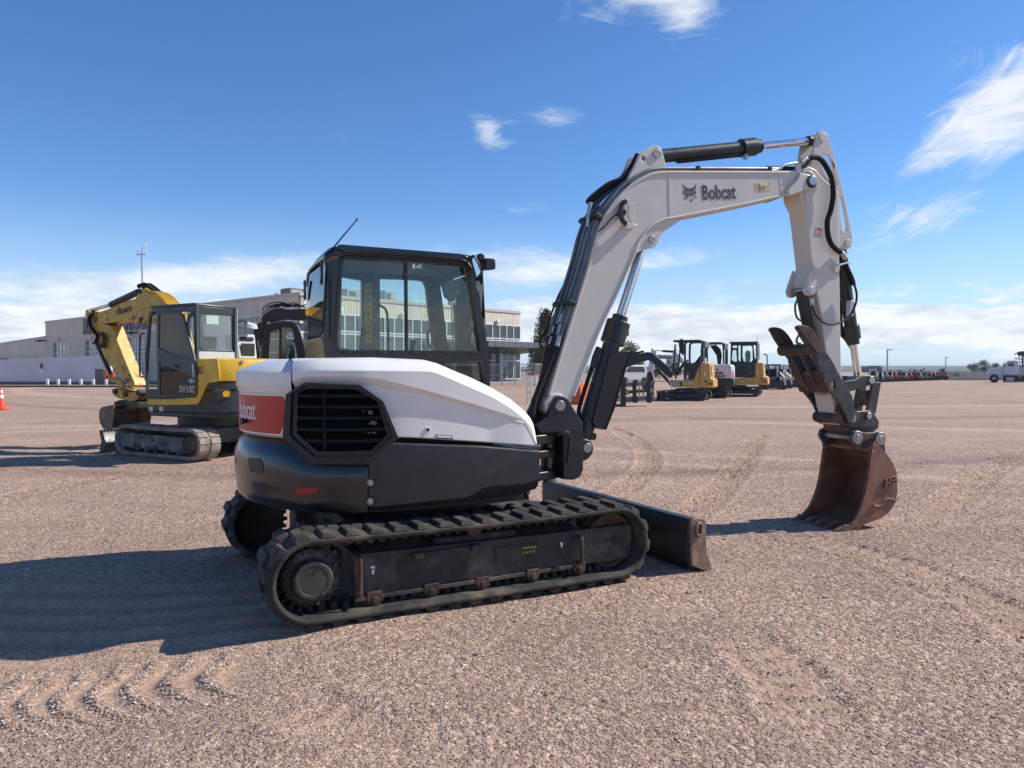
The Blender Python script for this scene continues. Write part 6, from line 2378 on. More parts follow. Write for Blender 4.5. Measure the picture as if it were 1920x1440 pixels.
# ribs and tubes on the boom's back, lit yellow
for k in range(5):
    y_ = YB - .02 - k * .065
    pts = [Vector((a[0], 0, a[1])) for a in Y.PP(zU((1160, 128), (1220, 170), (1280, 190), (1360, 215), (1470, 300), (1560, 420), (1650, 560), (1720, 800), (1850, 1440)), YB)]
    pth = []
    for i, p_ in enumerate(pts):
        t = (pts[min(i + 1, len(pts) - 1)] - pts[max(i - 1, 0)]).normalized()
        n_ = Vector((-t.z, 0, t.x))
        if n_.z < 0 and i < 5:
            n_ = -n_
        if i >= 5 and n_.x > 0:
            n_ = -n_
        pth.append(p_ + n_ * .03 + Vector((0, y_, 0)))
    MB().tube(pth, .020, 6, 4).build('tube', 'yellow_paint', ybm, Y)
pts = [Y.P(*p, 0) for p in zU((1100, 100), (1150, 75), (1220, 70), (1300, 120), (1400, 210), (1480, 310), (1560, 480))]
for y_ in (-.05, .05):
    MB().tube([(x, y_, z + .03) for x, z in pts], .045, 8, 4).build('hose', 'sleeve', ybm, Y)
a, c2 = Y.P(*zU((1060, 165))[0], .0), Y.P(*zU((560, 400))[0], .0)
yc = MB().cyl((a[0], 0, a[1]), (c2[0], 0, c2[1]), .068, 20).build('arm_cylinder', 'cylinder_paint', yx, Y, bevel=.01)
d_ = Y.P(*zU((130, 520))[0], 0)
MB().cyl((c2[0], 0, c2[1]), (d_[0], 0, d_[1]), .04, 14).build('piston_rod', 'chrome', yc, Y)
so = Y.PP(zU((95, 600), (90, 560), (105, 500), (125, 482), (165, 520), (215, 560), (330, 640), (430, 740), (560, 775), (820, 1440), (860, 1540), (960, 1760), (990, 1850), (900, 1880), (740, 1720), (660, 1600), (480, 1440), (330, 1090), (250, 950)), .13)
yst = MB().prism(so, .13, -.13).build('stick', 'yellow_worn', yx, Y, bevel=.012)
a = [Y.P(*p, .14) for p in zU((330, 540), (250, 570), (205, 640), (215, 760), (300, 900), (350, 960), (320, 1060), (280, 1090))]
for dy in (.16, .20):
    MB().tube([(x, dy, z) for x, z in a], .020, 8, 5).build('hose', 'hose', yst, Y)
for dd in (0, 28, 60):
    a = [Y.P(*p, .16) for p in zU((350 + dd, 900), (420 + dd, 960), (430 + dd, 1080), (400 + dd, 1170), (340 + dd * .3, 1090))]
    MB().tube([(x, .18, z) for x, z in a], .013, 8, 5).build('hose', 'hose', yst, Y)
a, c2 = Y.P(*zU((300, 1060))[0], 0), Y.P(*zU((560, 1640))[0], 0)
kc2 = MB().cyl((a[0] + .02, 0, a[1]), (c2[0] + .02, 0, c2[1]), .045, 16).build('bucket_cylinder', 'cylinder_paint', yx, Y)
# linkage, coupler, bucket
q = Y.PP(zY((245, 760), (255, 745), (275, 750), (330, 790), (335, 820), (300, 812), (285, 785), (250, 775)), .15)
for s_ in (.16, -.12):
    MB().prism(q, s_, s_ - .04).build('tipping_link', 'yellow_worn', yx, Y, bevel=.008)
q = Y.PP(zY((262, 840), (290, 815), (340, 840), (360, 850), (440, 845), (448, 860), (425, 900), (380, 915), (350, 900), (300, 890), (270, 870)), .15)
yq = MB().prism(q, .17, -.17).build('quick_coupler', 'yellow_worn', yx, Y, bevel=.01)
for zx, zy in ((278, 842), (348, 860), (438, 850)):
    x, z = Y.P(*zY((zx, zy))[0], .17)
    MB().cyl((x, .21, z), (x, -.21, z), .06, 14).build('coupler_pin', 'dusty_iron', yq, Y)
q = Y.PP(zY((262, 915), (300, 900), (430, 915), (425, 955), (350, 965), (270, 960)), .2)
MB().prism(q, .20, -.20).build('coupler_frame', 'dusty_iron', yq, Y, bevel=.01)
bs_ = Y.PP(zY((163, 985), (172, 958), (190, 944), (235, 938), (262, 930), (266, 968), (250, 1090), (244, 1100), (195, 1098), (172, 1060), (163, 1020)), .42)
yb_ = MB()
for s_ in (.42, -.42):
    yb_.prism(bs_, s_, s_ - math.copysign(.025, s_))
yb_ = yb_.build('bucket', 'bucket_brown', yx, Y, bevel=.006)
gi_ = grow(bs_, -.03)
MB().prism(bs_[:5] + gi_[:5][::-1], .40, -.40).build('bucket_shell', 'bucket_brown', yb_, Y)
MB().prism([bs_[8], bs_[9], bs_[10], bs_[0], gi_[0], gi_[10], gi_[9], gi_[8]], .40, -.40).build('bucket_shell', 'bucket_brown', yb_, Y)
# ================================================================== the long auction building
BF = Frame(-23.5, 83, R(47.5))      # x along the sunlit front, y along the shaded long side
def wall_mat(name, col, axis, period):
    m = mat(name, col, .55, var=.06, scale=.4)
    t = NT(m.node_tree)
    b = t.n['Principled BSDF']
    tc = t.add('ShaderNodeTexCoord').outputs['Object']
    sp_ = t.add('ShaderNodeSeparateXYZ')
    t.put(sp_, 0, tc)
    v = t.math('SINE', t.math('MULTIPLY', sp_.outputs[axis], 2 * math.pi / period))
    v = t.ramp(v, -.2, .75)
    bp = t.add('ShaderNodeBump')
    t.put(bp, 'Strength', 1.0)
    t.put(bp, 'Distance', .06)
    t.put(bp, 'Height', v)
    t.l.new(bp.outputs[0], b.inputs['Normal'])
    return m
MATS['cladding_x'] = wall_mat('cladding_x', (.70, .61, .48), 0, .42)
MATS['cladding_y'] = wall_mat('cladding_y', (.68, .585, .455), 1, .62)
bd = thing('auction_building', BF, 'long beige ribbed metal building with dark lettered sign and glazed front', 'building')
zF = zc(60, 560, 8.7273)
def LX(zx, zy):
    return BF.X(*zF((zx, zy))[0], 0.)
HT = BF.X(564, 552, 0.)[1]
yl, zl_ = BF.X(85, 605, 0.)
HL = zl_
LEN = yl
# long side wall with openings
sm = LX(345, 725), LX(590, 705), LX(595, 945)
def rect(a, b_, z0, z1):
    return [(a, z0), (b_, z0), (b_, z1), (a, z1)]
w1 = (LX(345, 725)[0], LX(590, 712)[0], 1.9, LX(470, 712)[1])
w2 = (LX(868, 685)[0], LX(1225, 660)[0], .02, LX(1000, 672)[1])
w3 = (LX(1310, 660)[0], LX(1860, 620)[0], .02, LX(1600, 640)[1])
wlong = MB().prism([(0, 0), (LEN, 0), (LEN, HL), (0, HT)], 0, .35, [rect(*w1), rect(*w2), rect(*w3)], fn=lambda a, z, x: (x, a, z))
wl_ = wlong.build('side_wall', 'cladding_y', bd, BF, smooth=False)
MB().hexa([(-.12, 0 - .1, HT - .10), (-.12, LEN + .1, HL - .10), (.4, LEN + .1, HL - .10), (.4, -.1, HT - .10)], [(-.12, 0 - .1, HT + .28), (-.12, LEN + .1, HL + .28), (.4, LEN + .1, HL + .28), (.4, -.1, HT + .28)]).build('roof_edge', 'cladding_trim', bd, BF, smooth=False)
for (a, c, z0, z1), nx__, nz__ in ((w1, 4, 5), (w2, 9, 7), (w3, 12, 9)):
    fr_ = MB()
    lo, hi = min(a, c), max(a, c)
    for k in range(nx__ + 1):
        q = lo + (hi - lo) * k / nx__
        fr_.box(.22, .34, q - .07, q + .07, z0, z1)
    for k in range(nz__ + 1):
        q = z0 + (z1 - z0) * k / nz__
        fr_.box(.225, .335, lo, hi, q - .06, q + .06)
    f_ = fr_.build('overhead_door', 'white_frame', bd, BF, smooth=False)
    pm_ = None
    for i in range(nx__):
        for j in range(nz__):
            y0_, z0_ = lo + (hi - lo) * i / nx__, z0 + (z1 - z0) * j / nz__
            if pm_ is None:
                o = MB().box(0, .02, .07, (hi - lo) / nx__ - .07, .06, (z1 - z0) / nz__ - .06).build('pane', 'door_glass', f_, BF, smooth=False)
                pm_ = o.data
            else:
                o = bpy.data.objects.new('pane', pm_)
                COL.objects.link(o)
                place(o, f_, BF)
            o.matrix_basis = WM[f_].inverted() @ BF.M @ Matrix.Translation((.29, y0_, z0_))
q0 = LX(1520, 640)
MB().box(-.25, .0, q0[0] - .22, q0[0] + .22, 0, w3[3] + .2).build('door_guard', 'white_frame', bd, BF)
# sign
ya, za = LX(850, 330)
yb, zb_ = LX(1868, 440)
zs0, zs1 = LX(915, 588)[1], LX(880, 325)[1]
ws = abs(ya - yb)
vs, fs = text_geo('RITCHIE BROS.', 1.0, .075, 1.0, .1)
mnx, mxx = min(v[0] for v in vs), max(v[0] for v in vs)
mny, mxy = min(v[1] for v in vs), max(v[1] for v in vs)
b = MB()
b.add([(-.16 + z, ya - (x - mnx) / (mxx - mnx) * (ws * 1.03), zs0 + (y_ - mny) / (mxy - mny) * (zs1 - zs0)) for x, y_, z in vs], fs)
b.build('sign_lettering', 'sign_letter', bd, BF, smooth=False)
# wall lamps and flood lights
for zx, zy in ((443, 662), (985, 620), (1630, 575)):
    a, z = LX(zx, zy)
    MB().lathe([(-.5, .12), (-.45, .30), (-.2, .33), (.02, .2)], (0, a, z), 'x', 14).build('wall_lamp', 'white_plastic', bd, BF)
for zx, zy in ((230, 700), (1725, 570)):
    a, z = LX(zx, zy)
    b = MB().box(-1.6, -.9, a - 1.1, a + 1.1, z - .1, z + .25)
    b.bar((-1.0, a, z), (0, a, z + .2), .2, .2)
    b.build('flood_light', 'dark_cladding', bd, BF)
# dark glazing near the corner on the long side
g0, g1 = BF.X(447, 596, 0.), BF.X(552, 590, 0.)
zbot = BF.X(447, 640, 0.)[1]
fm = MB()
ng_ = 9
for k in range(ng_ + 1):
    q = g1[0] + (g0[0] - g1[0]) * k / ng_
    fm.box(-.08, .0, q - .06, q + .06, .5, g0[1])
for z in (.5, zbot - 1.5, zbot, (g0[1] + zbot) / 2 + .6, g0[1]):
    fm.box(-.07, -.0, g1[0], g0[0], z - .06, z + .06)
fm = fm.build('window_frame', 'white_frame', bd, BF, smooth=False)
for k in range(ng_):
    q0_, q1_ = g1[0] + (g0[0] - g1[0]) * k / ng_, g1[0] + (g0[0] - g1[0]) * (k + 1) / ng_
    MB().box(-.03, -.01, q0_ + .06, q1_ - .06, .5, g0[1]).build('pane', 'office_glass', fm, BF, smooth=False)

# sunlit front
FL = BF.P(975, 640, 0.)[0]
zt_, zw = BF.P(945, 585, 0)[1], BF.P(945, 609, 0)[1]
zsill = BF.P(945, 637, 0)[1]
MB().box(0, FL, .0, .35, zw, HT).build('front_wall', 'cladding_x', bd, BF, smooth=False)
MB().box(-.1, FL + .1, -.12, .4, HT - .1, HT + .28).build('roof_edge', 'cladding_trim', bd, BF, smooth=False)
MB().box(.0, FL, .30, .5, 0, zw).build('inner_wall', 'dark_cladding', bd, BF, smooth=False)
MB().box(FL - .35, FL, .35, 40, 0, HT).build('end_wall', 'cladding_y', bd, BF, smooth=False)
MB().box(.2, FL - .2, .3, LEN, HT - .35, HT - .05).build('roof', 'concrete', bd, BF, smooth=False)
ncol = 25
mu = MB()
for k in range(ncol + 1):
    x = FL * k / ncol
    mu.box(x - .07, x + .07, -.06, .08, .3, zw)
for z in (.35, 3.0, zsill - .15, zsill + .15, zw - .05):
    mu.box(0, FL, -.05, .07, z - .08, z + .08)
mu = mu.build('curtain_wall', 'white_frame', bd, BF, smooth=False)
pms = {}
for z0_, z1_ in ((.43, 2.92), (3.08, zsill - .23), (zsill + .23, zw - .13)):
    for k in range(ncol):
        if z0_ not in pms:
            o = MB().box(.07, FL / ncol - .07, .02, .04, z0_, z1_).build('pane', 'office_glass', mu, BF, smooth=False)
            pms[z0_] = o.data
        else:
            o = bpy.data.objects.new('pane', pms[z0_])
            COL.objects.link(o)
            place(o, mu, BF)
        o.matrix_basis = WM[mu].inverted() @ BF.M @ Matrix.Translation((FL * k / ncol, 0, 0))
for px, py in ((933, 603), (874, 596), (755, 590), (638, 582)):
    x, z = BF.P(px, py, -.2)
    MB().lathe([(-.5, .12), (-.45, .30), (-.2, .33), (.0, .2)], (x, 0, z), 'y', 12).build('wall_lamp', 'white_plastic', bd, BF)
# canopy over the entrance
xa, xb = BF.P(884, 650, -4)[0], BF.P(1016, 650, -4)[0]
zc0, zc1 = BF.P(960, 664, -1)[1], BF.P(960, 641.5, -6)[1]
b = MB().hexa([(xa, -.1, zc1 - 1.35), (xb, -.1, zc1 - 1.35), (xb, -7, zc1 - .75), (xa, -7, zc1 - .75)], [(xa, -.1, zc1), (xb, -.1, zc1), (xb, -7, zc1), (xa, -7, zc1)])
can = b.build('canopy', 'dark_cladding', bd, BF, smooth=False)
npan = 11
for k in range(npan):
    x0_, x1_ = xa + (xb - xa) * k / npan, xa + (xb - xa) * (k + 1) / npan
    MB().box(x0_ + .04, x1_ - .04, -7.06, -6.98, zc1 - .72, zc1 + .03).build('fascia_panel', 'slate_panel', can, BF, smooth=False)
for x in (xb - .8, xa + 3.0):
    MB().box(x - .35, x + .35, -6.5, -5.8, 0, zc1 - .8).build('canopy_column', 'dark_cladding', can, BF, smooth=False)
MB().box(xa - 1.2, xa + 1.3, -1.5, -.1, 0, zc1 - .2).build('entrance_wall', 'dark_cladding', bd, BF, smooth=False)
MB().box(0, FL + 8, -12, -.1, .004, .12).build('forecourt_slab', 'concrete', bd, BF, smooth=False)

# lower wing at the left
WF = Frame(BF.W(0, LEN).x, BF.W(0, LEN).y, R(47.5))
wy, wz = BF.X(0, 645, 0.)
wz0 = BF.X(84, 632.5, 0.)[1]
b = MB().prism([(LEN, 0), (LEN * 2.2, 0), (LEN * 2.2, wz0 + (wz - wz0) * (LEN * 1.2) / (wy - LEN)), (LEN, wz0)], .0, 30, fn=lambda a, z, x: (x, a, z))
b.build('low_wing', 'cladding_y', bd, BF, smooth=False)
b = MB().hexa([(-.1, LEN, wz0 - .1), (-.1, wy * 1.2, wz0 + (wz - wz0) * (wy * 1.2 - LEN) / (wy - LEN) - .1), (.3, wy * 1.2, wz0 + (wz - wz0) * (wy * 1.2 - LEN) / (wy - LEN) - .1), (.3, LEN, wz0 - .1)],
              [(-.1, LEN, wz0 + .25), (-.1, wy * 1.2, wz0 + (wz - wz0) * (wy * 1.2 - LEN) / (wy - LEN) + .25), (.3, wy * 1.2, wz0 + (wz - wz0) * (wy * 1.2 - LEN) / (wy - LEN) + .25), (.3, LEN, wz0 + .25)])
b.build('roof_edge', 'cladding_trim', bd, BF, smooth=False)
for px in (4, 12, 52, 66):
    a, z = BF.X(px, 674, 0.)
    MB().box(-1.2, 0, a - 1.5, a + 1.5, z - .1, z + .15).build('awning', 'dark_cladding', bd, BF, smooth=False)

# units and vents on the roof, aerial mast
def roof_unit(px0, px1, py0, py1, back, label, vent=True):
    x0_, z1_ = BF.P(px0, py0, back)
    x1_, _ = BF.P(px1, py0, back)
    fr = Frame(BF.W((x0_ + x1_) / 2, back).x, BF.W((x0_ + x1_) / 2, back).y, R(47.5), HT - .05)
    w = (x1_ - x0_) / 2
    h = z1_ - HT + .05
    t_ = thing('rooftop_unit', fr, label, 'air conditioner', 'air handling units on the flat roof')
    MB().box(-w, w, -1.2, 1.2, 0, h).build('casing', 'unit_grey', t_, fr, bevel=.05)
    if vent:
        MB().box(-w * .7, w * .1, -1.23, -1.19, h * .25, h * .8).build('grille', 'worn_grey', t_, fr)
        MB().hexa([(w, -.8, h * .3), (w, .8, h * .3), (w, .8, h * .75), (w, -.8, h * .75)], [(w + .9, -.8, h * .05), (w + .9, .8, h * .05), (w + .1, .8, h * .75), (w + .1, -.8, h * .75)]).build('hood', 'unit_grey', t_, fr)
roof_unit(640, 668, 542, 556, 3.0, 'pale box unit on the roof above the second window bay from the corner')
roof_unit(711, 730, 545, 560, 3.0, 'pale rooftop unit with sloping hood seen in the middle of the white excavator cab')
roof_unit(850, 866, 559, 570, 4.0, 'narrower grey rooftop unit showing near the cab front pillar', False)
roof_unit(868, 895, 560, 571, 4.0, 'wide grey rooftop unit nearest the right end of the building')
fr = Frame(BF.W(.8, 3).x, BF.W(.8, 3).y, R(47.5), HT - .05)
t_ = thing('rooftop_unit', fr, 'dark grey rooftop unit at the near corner of the building', 'air conditioner', 'air handling units on the flat roof')
MB().box(-.9, 1.1, -1, 1, 0, .95).build('casing', 'worn_grey', t_, fr, bevel=.05)
MB().box(-.7, .6, -1.02, -.98, .2, .75).build('grille', 'unit_grey', t_, fr)
p = BF.X(519, 550, 1.)
fr = Frame(BF.W(1, p[0]).x, BF.W(1, p[0]).y, 0, HT)
MB().lathe([(0, .12), (.5, .12), (.5, .26), (.62, .30), (.85, .28), (1.0, .1)], (0, 0, -.3), 'z', 14).build('roof_vent', 'galvanised', None, fr)
tag(bpy.data.objects['roof_vent'], 'small round metal vent on the long roof edge', 'vent')
p = BF.X(269, 575, 2.)
fr = Frame(BF.W(2, p[0]).x, BF.W(2, p[0]).y, R(10), p[1] - 3)
D_ = fr.M.translation.y
px_m = D_ / FPX
am = thing('aerial_mast', fr, 'thin aerial mast with three whip antennas above the yellow boom', 'antenna mast')
zt1 = 3 + (575 - 478) * px_m
MB().cyl((0, 0, 0), (-.2, 0, zt1), .13, 8).build('mast', 'galvanised', am, fr)
MB().cyl((-.2 - 8 * px_m, 0, zt1), (-.2 + 8 * px_m, 0, zt1 + .1), .08, 6).build('cross_arm', 'galvanised', am, fr)
for dx_, h in ((-7.2, 21), (0, 12), (7.2, 22)):
    MB().cyl((-.2 + dx_ * px_m, 0, zt1 - .2), (-.2 + dx_ * px_m, 0, zt1 + h * px_m), .07, 6).build('whip', 'white_plastic', am, fr)

# white screen wall in front at the left, kerb, blocks, box, bollards
Yw = 86.
sF = Frame(0, Yw, 0)
xa, xb = sF.P(-330, 700, 0)[0], sF.P(207, 700, 0)[0]
za, zb_ = sF.P(-330, 688, 0)[1], sF.P(206, 665.5, 0)[1]
b = MB().prism([(xa, 0), (xb, 0), (xb, zb_), (xa, za)], 0, .5)
sw = b.build('screen_wall', 'screen_white', None, sF, smooth=False)
tag(sw, 'long plain white screen wall at the left in front of the building', 'wall')
x, z = sF.P(77.5, 687, -.05)
MB().box(x - .18, x + .18, -.04, -.02, z - .25, z + .35).build('notice', 'worn_grey', sw, sF)
x, z = sF.P(77.5, 694, -.05)
MB().box(x - .2, x + .2, -.04, -.02, z - .3, z + .1).build('notice', 'white_decal', sw, sF)
kF = Frame(0, 82, 0)
kx0, kx1 = kF.P(-300, 720, 0)[0], kF.P(330, 720, 0)[0]
kb = MB().box(kx0, kx1, -.25, .25, 0, .35).build('kerb', 'dark_cladding', None, kF, smooth=False)
tag(kb, kind='structure')
kF2 = Frame(0, 70, 0)
kb = MB().box(kF2.P(-300, 720, 0)[0], kF2.P(560, 720, 0)[0], -.2, .2, -.01, .16).build('kerb', 'dusty_iron', None, kF2, smooth=False)
tag(kb, kind='structure')
for k, px in enumerate((90, 110, 131, 153, 176, 200)):
    x = kF.P(px, 719, -.5)[0]
    fr = Frame(x, 81.4, 0)
    o = MB().slab([(-.14, -.1), (.14, -.1), (.14, .1), (-.14, .1)], 0, .62).build('marker_block', 'white_plastic', None, fr, bevel=.05)
    tag(o, f'small white marker block at the foot of the white wall, {("sixth", "fifth", "fourth", "third", "second", "first")[k]} from the grey cabinet', 'marker', 'white marker blocks along the white wall')
x, z = sF.P(199, 705, -1)
fr = Frame(x, 84, 0)
eb = thing('electrical_cabinet', fr, 'grey metal electrical cabinet at the right end of the white wall', 'cabinet')
MB().box(-.5, .5, -.4, .4, 0, 1.75).build('case', 'worn_grey', eb, fr, bevel=.03)
MB().box(-.42, -.02, -.42, -.39, .15, 1.6).build('door', 'worn_grey', eb, fr)
MB().box(.02, .42, -.42, -.39, .15, 1.6).build('door', 'worn_grey', eb, fr)
for px, py0, lb in ((250.5, 695, 'orange post beside the yellow stick, left one of the two by the doors'), (261.5, 699, 'red-orange post beside the cab, right one of the two by the doors')):
    x, z = sF.P(px, py0, 3)
    fr = Frame(x, Yw - 3, 0)
    o = thing('bollard', fr, lb, 'bollard', 'orange posts guarding the big doors')
    MB().cyl((0, 0, 0), (0, 0, z), .22 if px < 255 else .30, 14).build('post', 'orange_plastic' if px < 255 else 'red_orange', o, fr)
    MB().lathe([(0, .23 if px < 255 else .31), (.12, .15), (.16, .02)], (0, 0, z), 'z', 14).build('cap', 'orange_plastic' if px < 255 else 'red_orange', o, fr)
# traffic cone at the left edge
cx_, cy_ = ground(2, 768)
fr = Frame(cx_, cy_, 0)
cn = thing('traffic_cone', fr, 'orange traffic cone with white bands at the left edge', 'traffic cone')
MB().slab([(-.22, -.22), (.22, -.22), (.22, .22), (-.22, .22)], 0, .05).build('base', 'cone_orange', cn, fr, bevel=.02)
MB().lathe([(.05, .17), (.88, .035), (.90, .02)], (0, 0, 0), 'z', 24).build('cone', 'cone_orange', cn, fr)
for za_, zb2 in ((.46, .60), (.67, .78)):
    r_ = lambda z: .17 - (.135) * (z - .05) / .83 + .003
    MB().lathe([(za_, r_(za_)), (zb2, r_(zb2))], (0, 0, 0), 'z', 24).build('reflective_band', 'white_plastic', cn, fr)

# black excavator behind the cab
K = Frame(-5.6, 17.2, R(175))
zK = zc(420, 520, 6.857)
bk_ = thing('excavator', K, 'black compact excavator with rounded cab, half hidden behind the yellow one', 'excavator')
kz = lambda *p: K.PP(zK(*p), .5)
ko = kz((470, 1100), (495, 760), (520, 660), (560, 605), (640, 580), (780, 562), (880, 572), (930, 605), (960, 650), (1000, 780), (1060, 1000), (1080, 1100))
h1_ = kz((560, 1080), (585, 720), (610, 680), (705, 670), (712, 1080))
h2_ = kz((730, 1080), (735, 640), (855, 645), (880, 690), (935, 1000), (940, 1080))
MB().prism(ko, .5, .44, [h1_, h2_]).build('cab_frame', 'charcoal_paint', bk_, K, bevel=.015)
MB().prism(ko, -.44, -.5, [h1_, h2_]).build('cab_frame', 'charcoal_paint', bk_, K, bevel=.015)
top = ko[2:9]
MB().prism(top + [(x, z - .06) for x, z in top[::-1]], .46, -.46).build('roof', 'charcoal_paint', bk_, K)
MB().prism(h1_, .47, .475).build('side_window', 'cab_glass', bk_, K, smooth=False)
MB().prism(h2_, .47, .475).build('side_window', 'cab_glass', bk_, K, smooth=False)
q = kz((690, 1080), (700, 800), (715, 780), (760, 790), (830, 850), (855, 940), (860, 1080))
MB().prism(q, .25, -.25).build('seat', 'seat_cloth', bk_, K, bevel=.04)
x0_ = ko[-1][0]
MB().box(x0_ - .3, ko[0][0] + .1, -.9, .9, .62, ko[0][1] + .02).build('house', 'charcoal_paint', bk_, K, bevel=.08)
KT = Track(-1.0, .9, .25, .02)
for s_ in (1, -1):
    b = KT.belt(*sorted((s_ * .55, s_ * .95)), n=70)
    KT.lugs(b, *sorted((s_ * .55, s_ * .95)), .2, .02, .12)
    b.build('track', 'rubber', bk_, K)
    MB().box(-1.0, .9, *sorted((s_ * .6, s_ * .9)), .14, .40).build('track_frame', 'charcoal_paint', bk_, K)
MB().box(-.7, .7, -.6, .6, .25, .62).build('carbody', 'charcoal_paint', bk_, K)
q = K.PP(zK((375, 830), (372, 700), (400, 640), (440, 590), (485, 520), (520, 470), (600, 425), (740, 392), (770, 415), (1090, 400), (1100, 560), (780, 540), (640, 575), (560, 600), (520, 650), (500, 760), (470, 900), (430, 1090), (375, 1090)), -.62)
kb_ = MB().prism(q, -.62, -.90).build('boom', 'charcoal_paint', bk_, K, bevel=.015)
for k in range(7):
    j = random.Random(k)
    q = K.PP(zK((520 + k * 14, 520 - k * 12), (525 + k * 30, 400 - k * 8), (600 + k * 40, 345 + (k % 3) * 14), (720 + k * 38, 322 + (k % 4) * 18), (830 + k * 34, 345 + (k % 3) * 14), (940 + k * 30, 385)), -.7)
    MB().tube([(x, -.62 - .04 * k, z) for x, z in q], .014, 6, 5).build('hose', 'hose', kb_, K)
for zx, zy in ((475, 562), (575, 585)):
    x, z = K.P(*zK((zx, zy))[0], -.6)
    MB().cyl((x, -.58, z), (x, -.62, z), .035, 12).build('pin', 'steel', kb_, K)
x, z = K.P(*zK((447, 880))[0], -.6)
text_on('Bobcat', .07, (x, -.60, z), (.25, 0, 1), (1, 0, -.25), 'white_decal', kb_, K, .01, .9, .002)
# ================================================================== the row of compact excavators on the right
zP = zc(1230, 620, 10.283)
zQ = zc(1340, 620, 10.287)
zR = zc(1140, 630, 10.2875)


def near_frame(px, py, ang, back, half):
    gx_, gy_ = ground(px, py)
    h = Vector((math.cos(ang), math.sin(ang)))
    l = Vector((-h.y, h.x))
    o = Vector((gx_, gy_)) + h * back - l * half
    return Frame(o.x, o.y, ang)


def far_tracks(root, fr, T, y0, y1, m='rubber', fm='charcoal_paint'):
    for s in (1, -1):
        a, c = sorted((s * y0, s * y1))
        b = T.belt(a, c, th=.04, n=70)
        T.lugs(b, a, c, .17, .03, .10)
        b.build('track', 'pale_tread', root, fr)
        o = MB().box(T.xr + .05, T.xf - .05, *sorted((s * (y0 + .06), s * (y1 - .02))), T.z - T.r * .5, T.z + T.r * .42).build('track_frame', fm, root, fr, bevel=.02)
        MB().cyl((T.xr, s * (y0 + .1), T.z), (T.xr, s * (y1 - .03), T.z), T.r * .72, 20).build('sprocket', fm, root, fr)
        MB().cyl((T.xf, s * (y0 + .1), T.z), (T.xf, s * (y1 - .03), T.z), T.r * .72, 20).build('idler', fm, root, fr)
    b = MB().box(T.xr + .3, T.xf - .3, -y0 - .05, y0 + .05, T.z * .7, T.z + T.r * .95)
    b.cyl((0, 0, T.z), (0, 0, T.z + T.r + .12), .5, 24)
    b.build('carbody', fm, root, fr)
    MB().prism([(T.xf + .38, .02), (T.xf + .50, .0), (T.xf + .44, .25), (T.xf + .48, .5), (T.xf + .42, .5), (T.xf + .36, .25)], -y1, y1).build('dozer_blade', fm, root, fr)



F1 = near_frame(1325, 752, R(158), 1.25, 1.05)
m1 = thing('excavator', F1, 'tan and black compact excavator with open canopy, nearest of the parked row', 'excavator', 'compact excavators parked in a row')
q0, q1 = F1.P(1238, 735, 1.05)[0], F1.P(1326, 735, 1.05)[0]
T1 = Track(min(q0, q1) + .27, max(q0, q1) - .27, .24, .03)
far_tracks(m1, F1, T1, .65, 1.05)
def fpr(fr, conv, pts, y, y2, name, m, root, bevel=.0, holes=()):
    return MB().prism(fr.PP(conv(*pts), y), y, y2, [fr.PP(conv(*h), y) for h in holes]).build(name, m, root, fr, bevel=bevel)
lower = fpr(F1, zP, ((268, 960), (500, 960), (720, 945), (845, 640), (1000, 628), (1040, 640), (1050, 930), (1100, 940), (1108, 1085), (1090, 1105), (820, 1100), (290, 1085), (250, 1020)), .95, -.95, 'house', 'deere_yellow', m1, .06)
fpr(F1, zP, ((548, 600), (690, 640), (840, 600), (845, 640), (720, 945), (548, 950)), .965, -.9, 'cab_base', 'charcoal_paint', m1, .01)
fpr(F1, zP, ((282, 990), (500, 990), (500, 1062), (290, 1058)), .968, .955, 'name_plate', 'dark_cladding', lower)
a = F1.P(*zP((365, 1030))[0], .97)
text_on('35G', .17, (a[0], .973, a[1]), (-1, 0, 0), (0, 0, 1), 'white_decal', lower, F1, .03, 1.2, .003)
fpr(F1, zP, ((605, 1000), (710, 1000), (710, 1030), (605, 1030)), .968, .955, 'maker_plate', 'pale_grey', lower)
fpr(F1, zP, ((590, 800), (632, 800), (632, 855), (590, 855)), .975, .966, 'warning_label', 'machine_red', lower)
fpr(F1, zP, ((585, 860), (625, 860), (622, 930), (582, 930)), .975, .966, 'white_label', 'white_decal', lower)
for (pts, m_) in ((((945, 1030), (985, 1030), (985, 1050), (945, 1050)), 'machine_red'), (((1005, 1005), (1045, 1005), (1045, 1035), (1010, 1035)), 'hose'), (((1060, 1020), (1098, 1010), (1098, 1030), (1062, 1055)), 'hose'),
                  (((940, 955), (975, 955), (975, 995), (940, 995)), 'hose'), (((925, 800), (948, 800), (948, 880), (925, 880)), 'white_decal')):
    fpr(F1, zP, pts, .968, .952, 'decal', m_, lower)
MB().bar((*(lambda p: (p[0], .962, p[1]))(F1.P(*zP((858, 640))[0], .96)),), (*(lambda p: (p[0], .962, p[1]))(F1.P(*zP((830, 1000))[0], .96)),), .02, .03, (0, 1, 0)).build('panel_joint', 'hose', lower, F1)
# rear face of the hood
xr_ = min(p[0] for p in F1.PP(zP((1050, 800)), .95))
MB().box(xr_ - .03, xr_ + .01, .05, .62, 1.30, 1.78).build('rear_door', 'deere_yellow', lower, F1, bevel=.03)
MB().box(xr_ - .036, xr_ - .028, .15, .50, 1.50, 1.62).build('rear_label', 'white_decal', lower, F1)
